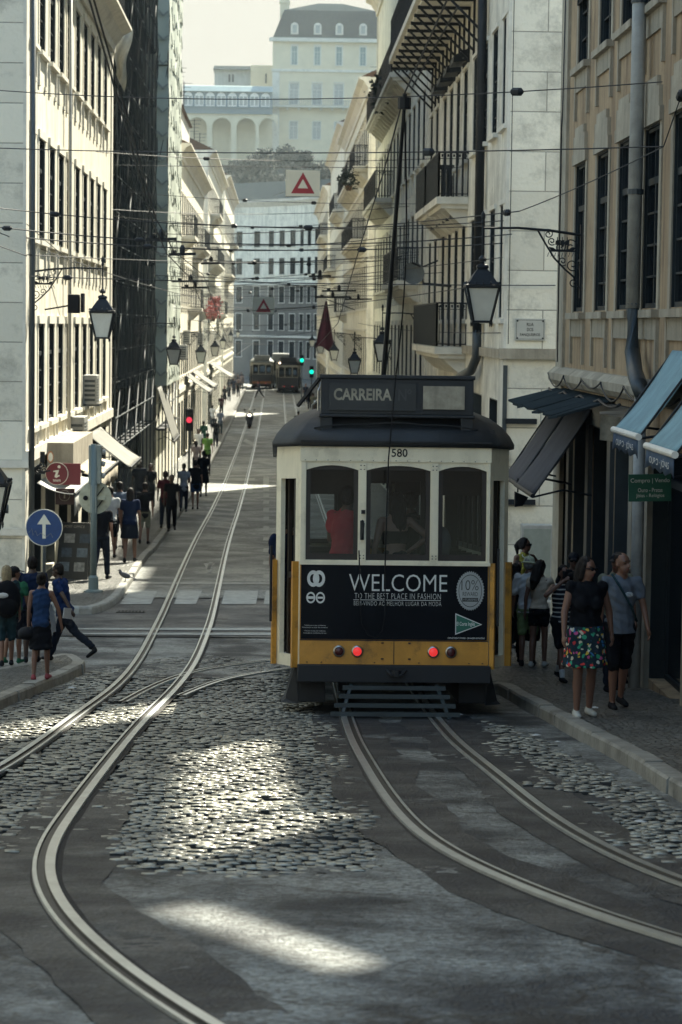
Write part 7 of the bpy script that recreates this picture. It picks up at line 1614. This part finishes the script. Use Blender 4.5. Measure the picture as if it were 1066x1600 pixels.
def floral():
    m=cloth('floral_skirt',(.02,.02,.03)); n=m.node_tree.nodes;l=m.node_tree.links;b=n['Principled BSDF']; tc=n.new('ShaderNodeTexCoord'); ns=n.new('ShaderNodeTexNoise'); ns.inputs['Scale'].default_value=9; l.new(tc.outputs['Object'],ns.inputs[0]); av=n.new('ShaderNodeVectorMath'); av.operation='MULTIPLY_ADD'; av.inputs[1].default_value=(.10,.10,.10); l.new(ns.outputs['Color'],av.inputs[0]); l.new(tc.outputs['Object'],av.inputs[2])
    v=n.new('ShaderNodeTexVoronoi'); v.inputs['Scale'].default_value=22; l.new(av.outputs[0],v.inputs['Vector']); sp=n.new('ShaderNodeSeparateColor'); l.new(v.outputs['Color'],sp.inputs[0]); cr=n.new('ShaderNodeValToRGB'); cr.color_ramp.interpolation='CONSTANT'; cols=[(.02,.03,.05),(.03,.22,.12),(.50,.47,.36),(.02,.03,.05),(.50,.05,.05),(.60,.42,.06),(.03,.14,.32),(.04,.30,.18),(.45,.08,.22),(.55,.55,.5)]
    e=cr.color_ramp.elements; e[0].color=(*cols[0],1); e[1].position=.1; e[1].color=(*cols[1],1)
    for i in range(2,10): q=e.new(i/10); q.color=(*cols[i],1)
    l.new(sp.outputs[0],cr.inputs[0]); mr=n.new('ShaderNodeMapRange'); mr.inputs[1].default_value=.028; mr.inputs[2].default_value=.040; l.new(v.outputs['Distance'],mr.inputs[0]); mx=n.new('ShaderNodeMixRGB'); l.new(mr.outputs[0],mx.inputs[0]); l.new(cr.outputs[0],mx.inputs[1]); mx.inputs[2].default_value=(.015,.03,.04,1)
    mr.inputs[1].default_value=.45; mr.inputs[2].default_value=.5; l.new(mx.outputs[0],b.inputs['Base Color']); return m
c_str=stripes(); c_flo=floral()
g_near='pedestrians on the near left corner'; g_right='pedestrians on the right pavement'; g_far='walkers on the far left pavement'
# --- near left group (backs to the camera: rot 180)
person(50,1034,168,180,'man in a navy t-shirt seen from behind, tallest of the near left group',c_navy,c_dark,skin2,hs='short',legs=((4,2),(-4,2)),arms=((-4,12,10),(4,14,20)),bw=1.12,blen=.95,group=g_near,H=1.34)
I=person(64,1062,157,175,'woman in a sleeveless blue top and dark skirt holding a cap, on the left corner',c_blue,c_black,skin1,hs='bun',sleeve=0,bot='skirt',blen=1.05,legs=((8,4),(-6,10)),arms=((2,24,6),(-4,8,8)),bw=.88,female=True,shoes=sh_red,waist=.84,group=g_near,H=1.24)
w_=I['A'][1][2]; Hc=held('cap','black cap held in the hand of the woman in the sleeveless blue top','cap',I,(w_.x+.02,w_.y,w_.z-.14)); g=MB(); g.ell((0,0,0),(.11,.12,.08),16,10); g.ell((0,-.13,-.04),(.07,.07,.01),12,6); g.build('cap_crown',[m_black],Hc,smooth=True)
I=person(100,1034,166,250,'man in a royal blue polo striding off the left corner with a white bag',c_royal,c_dark,skin2,hs='short',legs=((24,6),(-38,16)),arms=((30,10,25),(-42,14,8)),lean=10,bw=1.02,head=(8,8),group=g_near,H=1.30)
w_=I['A'][1][2]+Vector((-.05,.12,-.02)); q=held('paper','folded white paper in the hand of the striding man','paper',I,(w_.x+.05,w_.y-.10,w_.z-.05)); MB().add([(-.02,0,-.08),(.20,-.03,-.04),(.18,-.02,.09),(0,0,.06),(-.02,.01,-.08),(.20,-.02,-.04),(.18,-.01,.09),(0,.01,.06)],[(0,1,2,3),(7,6,5,4),(0,4,5,1),(1,5,6,2),(2,6,7,3),(3,7,4,0)]).build('sheet',[c_white],q)
q=held('carrier_bag','thin white carrier bag hanging beside the striding man','bag',I,(.12,-.22,.50)); g=MB(); g.add([(-.10,-.03,0),(.10,-.04,.02),(.13,.04,0),(-.12,.05,.01),(-.06,-.01,.36),(.05,-.01,.38),(.05,.01,.38),(-.06,.01,.36)],[(0,1,2,3),(4,7,6,5),(0,4,5,1),(1,5,6,2),(2,6,7,3),(3,7,4,0)]); g.build('bag_body',[c_white],q)
I=person(10,1040,158,190,'blond woman with a dark backpack cut off by the left edge',c_teal,c_teal,skin1,hair_b,'halflong',sleeve=.4,legs=((6,4),(-8,10)),arms=((-6,10,14),(6,12,14)),blen=1.0,group=g_near,female=True,H=1.25)
q=held('backpack','dark backpack with a white patch on the blond woman','backpack',I,(0,.20,1.18)); g=MB(); g.ell((0,0,0),(.17,.10,.24),16,10); g.ell((0,.06,-.08),(.13,.07,.12),14,8); o_=g.build('pack',[c_black],q,smooth=True); g=MB(); g.ell((.06,.10,.06),(.07,.02,.035),10,6); g.build('patch',[c_white],q)
person(22,1036,150,165,'person in a green t-shirt and black cap at the left edge, behind the blond woman',c_green,c_dark,skin1,hs='short',hat=('cap',m_black),legs=((2,2),(-10,12)),arms=((4,10,20),(-4,10,10)),blen=1.0,shoes=c_green,group=g_near,head=(-50,0),H=1.22)
# --- near right group
I=person(912,1119,236,8,'woman in a black sleeveless top and bright floral skirt walking towards the camera',c_black,c_flo,skin1,hair_d,'long',sleeve=.12,bot='skirt',blen=.92,legs=((10,14),(-6,4)),arms=((8,16,14),(-12,20,12)),head=(38,4),bw=1.22,female=True,sun=True,shoes=sh_white,waist=.86,group=g_right,H=1.56,lean=2)
tt=MB()
I=person(966,1106,228,10,'man in a grey t-shirt with a shoulder strap beside the floral skirt woman',c_grey,c_black,skin1,hair_d,'bald',legs=((10,12),(-10,8)),arms=((-8,8,14),(8,14,14)),head=(30,-2),bw=1.02,blen=1.05,shoes=m_black,group=g_right,H=1.60)
st=MB(); pel_,nb_=I['pel'],I['nb']; st.tube([nb_+Vector((-.12,-.02,.03)),nb_+Vector((-.06,-.135,-.10)),pel_+Vector((.07,-.155,.22)),pel_+Vector((.165,-.09,.04)),pel_+Vector((.16,.06,.06))],.013,6); so=st.build('strap',[c_teal],I['T'],smooth=True)
gl=MB(); gl.ell(pel_+Vector((.05,-.142,.34)),(.05,.012,.03),10,6); gl.build('shirt_print',[mat('pale_print',(.35,.38,.4),rough=.7,var=.6,vs=60)],I['T'])
person(958,1080,208,15,'man in a dark cap and yellow top mostly hidden behind the grey t-shirt man',c_khaki,c_dark,skin1,hair_d,'short',hat=('cap',m_black),head=(-45,0),arms=((0,10,10),(0,10,10)),legs=((4,4),(-4,4)),group=g_right,H=1.56)
person(985,1066,150,5,'small person in glasses half hidden by the ochre wall behind the grey t-shirt man',c_teal,c_dark,skin1,hair_d,'halflong',arms=((0,10,60),(0,10,60)),legs=((4,4),(-4,4)),sun=True,female=True,group=g_right,H=1.34)
I=person(876,1066,182,20,'photographer in a black and white striped top holding a camera up to the face',c_str,c_black,skin1,hair_d,'short',sleeve=.0,blen=.85,legs=((22,12),(-14,12)),arms=(('ik',(-.34,-.14,1.30),(-.10,-.24,1.52)),('ik',(.30,-.20,1.30),(.10,-.26,1.52))),head=(0,-4),socks=c_white,group=g_right,H=1.38,bw=.98)
q=held('camera','black camera held up by the photographer in stripes','camera',I,I['hc']+Vector((0,-.155,0))); MB().box(-.07,.07,-.03,.03,-.045,.045).box(-.03,.03,-.03,.02,.045,.065).tube([(0,-.03,0),(0,-.11,0)],.035,14).build('camera_body',[m_black],q,bevel=.004)
person(893,1040,170,-5,'man in a dark cap and sunglasses standing behind the photographer',c_black,c_dred,skin1,hair_d,'short',hat=('cap',m_black),sun=True,arms=((30,14,70),(28,14,70)),legs=((3,2),(-3,2)),group=g_right,H=1.46,blen=1.1)
I=person(841,1042,160,160,'woman with long dark hair in a cream blouse and black shorts, back to the camera',c_cream,c_black,skin1,hair_d,'long',sleeve=.35,blen=.42,legs=((5,3),(-6,5)),arms=((30,14,70),(-8,12,14)),female=True,head=(-25,18),waist=.95,shoes=sh_white,group=g_right,H=1.36,bw=.92)
person(824,1040,163,172,'man in a white shirt, pale hat and lime green shorts standing by the tram',c_white,c_lime,skin1,hair_g,'short',sleeve=.9,blen=.85,hat=('sun',c_straw),legs=((3,2),(-3,2)),arms=((10,10,30),(-2,10,12)),head=(-20,10),shoes=m_black,group=g_right,H=1.40,bw=1.05)
I=person(816,1000,172,25,'woman in sunglasses and yellow print top, hand on hip, by the grey cabinet',c_yel,c_dark,skin1,hair_d,'pony',sleeve=0,sun=True,head=(45,0),arms=(('ik',(-.20,-.0,1.12),(-.16,-.16,.95)),('ik',(.40,.02,1.16),(.20,-.03,1.0))),female=True,bw=.9,legs=((3,2),(-3,2)),group=g_right,H=1.52,dz=KH)
nk=MB(); nbp=I['nb']; 
for k in range(22): a=math.pi*2*k/22; nk.ell(nbp+Vector((.075*math.cos(a),-.05-.07*math.sin(a)*0-.045*(1-math.sin(a))*.9+.03,.0-.055*(1-math.sin(a))*.6)),(.009,.009,.009),6,5)
nk.build('bead_necklace',[m_white],I['T'])
I=person(803,1035,150,170,'person in dark clothes next to the tram carrying a big black bag',c_black,c_black,skin1,hair_d,'halflong',legs=((6,4),(-6,8)),arms=((4,8,10),(-4,8,10)),group=g_right,H=1.30,female=True,bw=.9)
w_=I['A'][-1][2]; q=held('shopping_bag','big black shopping bag hanging low beside the yellow tram','bag',I,(-.22,-.02,.40)); g=MB(); g.add([(-.17,-.08,0),(.17,-.08,0),(.17,.08,0),(-.17,.08,0),(-.19,-.05,.36),(.19,-.05,.36),(.19,.05,.36),(-.19,.05,.36)],[(0,3,2,1),(4,5,6,7),(0,1,5,4),(1,2,6,5),(2,3,7,6),(3,0,4,7)]); g.build('bag_body',[m_black],q,bevel=.015); g=MB()
for y in (-.04,.04): g.tube([(-.10,y,.36),(-.07,y,.52),(.07,y,.52),(.10,y,.36)],.008,6)
g.build('bag_handle',[m_black],q)
person(806,1012,140,20,'small person in pale clothes glimpsed between the tram and the lime shorts man',c_lb,c_teal,skin1,hair_br,'short',arms=((30,10,60),(4,8,10)),legs=((4,4),(-4,4)),group=g_right,H=1.24)
# --- inside the tram
def inside(x,y,**k): p=TRAM.matrix_basis@Vector((x,y,.72)); return person(0,0,0,k.pop('rot'),k.pop('label'),k.pop('top'),k.pop('bottom'),loc=p,group='passengers in the yellow tram',**k)
TRAM.matrix_basis=Matrix.LocRotScale(TRAM.location,TRAM.rotation_euler.to_quaternion(),None)
inside(-.52,.42,rot=150,label='passenger in a red t-shirt behind the left rear window of the yellow tram',top=mat('bright_red_shirt',(.55,.05,.07),rough=.8),bottom=c_dark,hs='short',H=1.66,arms=((16,10,40),(10,10,60)),legs=((2,2),(-2,2)),head=(20,0),lean=6)
I=inside(.02,.40,rot=188,label='woman with a bare back behind the middle rear window of the yellow tram',top=None,bottom=c_dark,hs='long',H=1.60,female=True,skin=skin3,arms=(('ik',(-.38,.02,1.22),(-.18,-.10,1.05)),(-6,14,14)),legs=((2,2),(-2,2)),head=(25,0))
b=MB(); cap(b,I['nb']+Vector((0,0,-.22)),I['nb']+Vector((0,0,-.25)),.130,.130,1.30); me=fuse(b,.014,1,name='strappy_top'); me.materials.append(c_black); mesh_obj('strappy_top',me,I['T'])
inside(.30,2.6,rot=180,label='dim passenger farther inside the yellow tram',top=c_black,bottom=c_dark,hs='short',H=1.62)
bk=held('backpack','grey backpack on the passenger in red in the yellow tram','backpack',I,(-.35,-.12,1.22)); g=MB(); g.ell((-.20,.0,-.06),(.10,.13,.18),14,9); g.build('pack',[mat('grey_pack',(.12,.13,.14),rough=.8,var=.2)],bk,smooth=True)
ow=thing('person','person leaning out on the left side platform of the yellow tram','person',(0,0,0)); bpy.data.objects.remove(ow)
person(0,0,0,170,'passenger at the left doorway of the yellow tram, only an arm and shoulder showing',c_navy,c_dark,skin1,loc=TRAM.matrix_basis@Vector((-1.10,1.25,.55)),H=1.55,group='passengers in the yellow tram')
# --- far left pavement, scooter, street crossers
FP=[ # px,py,hpx,rot,top,bottom,hs,bot,blen,label
 (172,872,112,178,c_white,c_black,'short','trousers',.8,'man with a dark backpack over a white shirt, first past the traffic light'),
 (203,878,125,176,c_navy,c_dark,'halflong','skirt',.9,'woman in a dark dress beside the kerb, past the traffic light'),
 (187,858,108,182,c_lb,c_dark,'short','trousers',1.0,'person with pale shoulders between the backpack man and the dark dress woman'),
 (226,850,112,175,c_black,c_khaki,'short','trousers',.95,'broad man in a black shirt and olive shorts by the kerb'),
 (158,905,125,165,c_black,c_dark,'halflong','trousers',1.9,'dark figure standing between the sandwich board and the traffic light post'),
 (268,830,100,2,c_black,c_black,'short','trousers',1.9,'dark figure at the kerb under the long white awning'),
 (258,826,95,178,c_dred,c_dark,'short','trousers',1.9,'figure with a dark red top in the shade of the scaffold'),
 (287,800,78,180,c_lb,c_dark,'short','trousers',1.9,'man in a pale blue shirt mid pavement'),
 (305,797,68,184,c_black,c_blue,'short','trousers',.6,'person in a black top and denim shorts stepping off the kerb'),
 (318,776,70,180,c_black,c_black,'short','skirt',1.0,'person all in black just ahead of the denim shorts walker'),
 (306,745,48,180,c_pink,c_dark,'halflong','trousers',1.9,'person in a pinkish top beyond those in black'),
 (324,733,50,180,c_hi,c_black,'short','trousers',1.9,'person in a bright lime vest'),
 (337,700,52,182,c_black,c_dark,'short','trousers',1.9,'tall dark walker right of the lime vest'),
 (318,705,44,178,c_green,c_dark,'short','trousers',1.9,'small walker in a green top beside the wall'),
 (344,680,44,180,c_lb,c_teal,'short','trousers',1.9,'slim walker in grey blue near the kerb'),
 (310,722,44,0,c_white,c_dark,'short','trousers',1.9,'walker in white facing the camera, left of the lime vest'),
 (358,628,34,180,c_black,c_dark,'short','trousers',1.9,'pair member in dark clothes far along the kerb, left'),
 (351,633,36,0,c_black,c_black,'halflong','skirt',1.0,'woman in a dark skirt far along the pavement'),
 (366,618,30,0,c_black,c_dark,'short','trousers',1.9,'far dark walker nearest the distant trams, left side'),
 (346,650,38,180,c_dred,c_dark,'short','trousers',1.9,'far walker with a reddish top'),
 (332,670,42,180,c_white,c_dark,'short','trousers',1.9,'far walker in white by the little awnings'),
 (235,800,80,0,c_black,c_dark,'short','trousers',1.9,'dim figure deep in the shadowed entrance, right'),
 (218,800,82,0,c_dark,c_dark,'halflong','trousers',1.9,'dim figure deep in the shadowed entrance, left'),
]
for (px,py,hp,rt_,tp_,bt_,hs_,bo_,bl_,lb_) in FP:
    k=(px*7+py)%13-6
    person(px,py,hp,rt_,lb_,tp_,bt_,hs=hs_,bot=bo_,blen=bl_,legs=((10+k,6),(-12+k*.5,14)),arms=((-12+k,10,14),(12-k,10,16)),group=g_far,female=(bo_=='skirt'),H=1.6+.012*k+ (0.04 if 'tall' in lb_ else 0),skin=skin1 if k%2 else skin2,bw=.95+.02*k)
for i in range(12):
    px=362-((i*37)%32)+ (i%3)*2; py=600+((i*13)%14); 
    person(px,py,26,180*(i%2),['blurred walker in the far crowd on the left by the distant trams'][0],[c_black,c_dark,c_navy,c_pink][i%4],c_dark,loc=Vector((-3.5-((i*5)%7)*.18,222+i*3.1,gz(222+i*3.1)+KH)),H=1.62+.02*(i%4),vox=.04,group='far crowd on the left by the trams',legs=((10,6),(-12,14)))
person(405,615,30,-80,'pedestrian in grey crossing the street in front of the far left tram',c_grey,c_dark,loc=Vector((P(405,612,226).x,226,gz(226))),H=1.72,legs=((26,4),(-26,14)),arms=((-20,12,30),(24,10,60)),group='people crossing far away')
person(466,668,25,180,'small dark figure by the right kerb just above the tram roof',c_black,c_dark,loc=Vector((P(466,660,150).x,150,gz(150))),H=1.70,group='people crossing far away')
for i,(px,Y,c,lb) in enumerate(((484,196,c_black,'dark walker near the right traffic light, with a red bag'),(490,185,c_khaki,'walker in khaki near the right kerb below the green light'),(478,210,c_dark,'distant walker on the right side beyond the green lights'),(497,176,c_black,'dark walker beside the tram roof edge on the right'))):
    person(0,0,0,180*(i%2),lb,c,c_dark,loc=Vector((P(px,600,Y).x,Y,gz(Y)+KH)),H=1.72,group='people crossing far away',legs=((14,6),(-14,14)))
# scooter
sy=165; sx_=P(390,650,sy).x; SC=thing('scooter','dark scooter with its headlight on riding towards the camera on the left track','scooter',(sx_,sy,gz(sy)))
g=MB(); g.prism([(-.30,.30),(-.20,.95),(-.10,1.02),(-.02,.95),(.05,.42),(.55,.36),(.62,.72),(1.15,.82),(1.25,.62),(1.10,.30),(.2,.24)],'x',-.19,.19); g.ell((0,-.18,.72),(.27,.16,.34),14,9); g.build('body',[m_tdark],SC,bevel=.03,smooth=False)
for y in (-.38,1.0): MB().tube([(-.06,y,.26),(.06,y,.26)],.26,18).build('wheel',[m_black],SC)
g=MB(); g.ell((0,-.33,.92),(.13,.05,.09),12,7); g.build('headlight',[mat('lit_scooter_lamp',(.9,.85,.7),emit=(1,.85,.6),es=1.5,var=0)],SC); g=MB(); g.tube([(-.36,-.12,1.08),(0,-.2,1.04),(.36,-.12,1.08)],.022,8); g.build('handlebar',[m_black],SC)
for s_ in (-1,1): g=MB(); g.tube([(s_*.25,-.14,1.08),(s_*.32,-.14,1.24)],.012,5); g.ell((s_*.33,-.14,1.28),(.07,.02,.045),8,6); g.build('mirror',[m_black],SC)
MB().box(-.16,.16,.35,1.0,.78,.86).build('seat',[m_black],SC,bevel=.02)
person(0,0,0,0,'scooter rider in a white shirt and white helmet',c_white,c_dark,loc=Vector((sx_,sy+.45,gz(sy)+.02)),H=1.62,legs=((82,92),(82,92)),arms=((40,20,40),(40,20,40)),hat=('helmet',m_white),group='people crossing far away',lean=6,sleeve=1.6)
bpy.data.objects[-1].location if False else None
# ------------------------------------------------------------------ small street detail
def manhole(px,py,r,label):
    p=G(px,py); T=thing('manhole_cover',label,'manhole cover',(p.x,p.y,gz(p.y)+.018),(slope(p.y),0,0)); MB().lathe([(r,0),(r,.010),(r-.03,.012),(r-.035,.006),(.001,.006)],(0,0,0),24).build('rim',[m_groove],T)
    g=MB()
    for i in range(-4,5):
        for j in range(-4,5):
            if math.hypot(i,j)<4.2: g.box(i*r*.19-.02,i*r*.19+.02,j*r*.19-.02,j*r*.19+.02,.005,.011)
    g.build('tread',[m_rust],T)
def drain(px,py,label):
    p=G(px,py); T=thing('drain_grate',label,'drain',(p.x,p.y,gz(p.y)+.018),(slope(p.y),0,0)); g=MB(); g.box(-.25,.25,-.15,-.13,0,.012).box(-.25,.25,.13,.15,0,.012)
    for k in range(9): g.box(-.25+k*.06,-.23+k*.06,-.13,.13,0,.012)
    g.build('bars',[m_groove],T)
drain(205,958,'small iron drain by the kerb at the far left corner')
for k,(px,py) in enumerate(((838,1153),(872,1164),(716,1120),(930,1128),(70,1142),(112,1078),(1000,1290),(150,1095))):
    p=G(px,py); rg=random.Random(k); q=MB(); s=.03+.02*rg.random(); n=7
    vs=[(s*rg.uniform(.6,1.2)*math.cos(6.28*i/n),s*rg.uniform(.6,1.2)*math.sin(6.28*i/n),rg.uniform(.0,.012)) for i in range(n)]+[(0,0,.018)]
    q.add(vs,[(i,(i+1)%n,n) for i in range(n)]); z=gz(p.y)+(KH+.004 if k in(3,) else .022)
    q.build('litter',[c_white],None,org=(0,0,0),label=['scrap of paper in the gutter by the right kerb','second paper scrap in the gutter by the right kerb','paper scrap in the shade by the tram step','paper scrap on the right pavement behind the floral skirt','scrap by the left kerb near the picture edge','scrap at the foot of the left kerb corner','scrap on the setts at the lower right','scrap on the setts by the left track'][k],cat='litter',group='litter in the gutters').location=(p.x,p.y,z)
# cables sagging along the ochre building and the white corner
def cable(root,pts,r=.012,nm='cable'): MB().tube(pts,r,6).build(nm,[m_iron],root,world=True,smooth=True)
cc=lambda y0,y1,z,s,x,n=9:[(x,y0+(y1-y0)*t,z-4*s*t*(1-t)) for t in np.linspace(0,1,n)]
a=[]
for i in range(6): a+=cc(24.6+2*i,26.6+2*i,7.30+.03*(i%2),.10+.04*(i%3),XR-.19)
cable(R1,a); a=[]
for i in range(4): a+=cc(29+1.9*i,30.9+1.9*i,7.10,.06,XR-.17)
cable(R1,a,.018)
cable(R1,[(XR-.05,36.6,7.5),(XR-.06,36.6,11),(XR-.05,36.55,11.3),(XR-.05,36.4,13.8)],.012)
cable(R2,[(XR+.05,45.52,7.7),(XR+.04,45.52,19)],.008)
cable(R2,[(XR+1.0,45.57,7.9),(XR+1.05,45.55,9.0),(XR+1.7,45.54,9.3)],.010)
rod=MB(); 
for k in range(40): rod.obox((XR+1.28+.03*(k%2),45.56,8.0+k*.28),(XR+1.31-.03*(k%2),45.56,8.28+k*.28),.03,.02)
rod.build('tile_edge_strip',[mat('blue_tile_edge',(.10,.14,.22),rough=.5,var=.5,vs=20)],R2,world=True)
# door leaf, black brackets and pipe on the white corner wall
for z in (6.25,4.72): MB().box(XR+.02,XR+.62,45.50,45.6,z-.05,z+.05).build('iron_bracket',[m_iron],R2,world=True)
MB().box(XR+.02,XR+.10,45.50,45.6,4.77,5.7).build('iron_bracket',[m_iron],R2,world=True)
MB().box(XR-.03,XR+.05,45.56,45.6,3.0,7.3).build('corner_strip',[m_dgrey],R2,world=True)
# loudspeaker like floodlight on the awning rail
fp_=P(815,775,34.5); T=thing('floodlight','small black floodlight hanging under the charcoal awning beside the tram','floodlight',tuple(fp_))
MB().add([(-.09,0,.06),(.10,0,-.02),(.02,0,-.14),(-.09,0,-.16),(-.09,.14,.06),(.10,.14,-.02),(.02,.14,-.14),(-.09,.14,-.16)],[(0,1,2,3),(7,6,5,4),(0,4,5,1),(1,5,6,2),(2,6,7,3),(3,7,4,0)]).build('lamp_housing',[m_black],T); MB().obox((-.05,.05,.05),(-.05,.05,.25),.02,.02).build('bracket',[m_black],T)
# bus shelter advert behind the tram roof on the right
sp_=P(765,640,54); T=thing('advert_panel','white framed street advert panel with green bottles behind the tram roof','advert panel',(sp_.x-.05,54,gz(54)+KH)); h_=sp_.z-(gz(54)+KH)
MB().box(-.45,.35,-.05,.05,.6,h_+.55).build('panel_frame',[m_whited],T,bevel=.02); MB().box(-.38,.28,-.06,-.052,.9,h_+.30).build('poster',[mat('green_poster',(.10,.20,.13),rough=.3,var=.8,vs=9)],T); MB().box(-.06,.0,-.03,.03,0,.6).build('stand',[m_dgrey],T)
# roof pipes, aerials and chimneys that break the far skylines
for i,(root,X,s,ys,zt) in enumerate(((L4,XL,1,(122,131,140,149),20.4),(L5,XL,1,(168,180,193),19.7),(L6,XL,1,(218,230,246),21.1),(R3,XR,-1,(74,86,99),22.4),(R4,XR,-1,(121,133,147),19.9),(R5,XR,-1,(163,177,190),21.3),(R6,XR,-1,(214,232,250),20.1))):
    for k,y in enumerate(ys):
        x=X-s*(2.2+.5*(k%2)); MB().box(x-.35,x+.35,y-.6,y+.6,zt,zt+2.0+.5*(k%2)).box(x-.42,x+.42,y-.67,y+.67,zt+2.0+.5*(k%2),zt+2.15+.5*(k%2)).build('chimney',[m_grey],root,world=True)
        xa=X-s*1.2; a=MB(); a.tube([(xa,y+3,zt-.6),(xa,y+3,zt+2.6)],.03,5)
        for q in range(4): a.tube([(xa-.5+.06*q,y+3,zt+2.5-.25*q),(xa+.5-.06*q,y+3,zt+2.5-.25*q)],.015,4)
        a.build('aerial',[m_iron],root,world=True)
# ------------------------------------------------------------------ air
def haze():
    mb=MB(); mb.box(-178,178,-28,640,-1.5,95); o=mb.build('haze',[],kind='stuff')
    m=bpy.data.materials.new('haze'); m.use_nodes=True; n=m.node_tree.nodes; l=m.node_tree.links; n.remove(n['Principled BSDF'])
    v=n.new('ShaderNodeVolumePrincipled'); v.inputs['Color'].default_value=(0.80,0.92,0.95,1); v.inputs['Density'].default_value=HAZE_D; v.inputs['Anisotropy'].default_value=0.3
    l.new(v.outputs[0],n['Material Output'].inputs['Volume']); o.data.materials.append(m); o.display_type='WIRE'
HAZE_D=0.00021
haze()
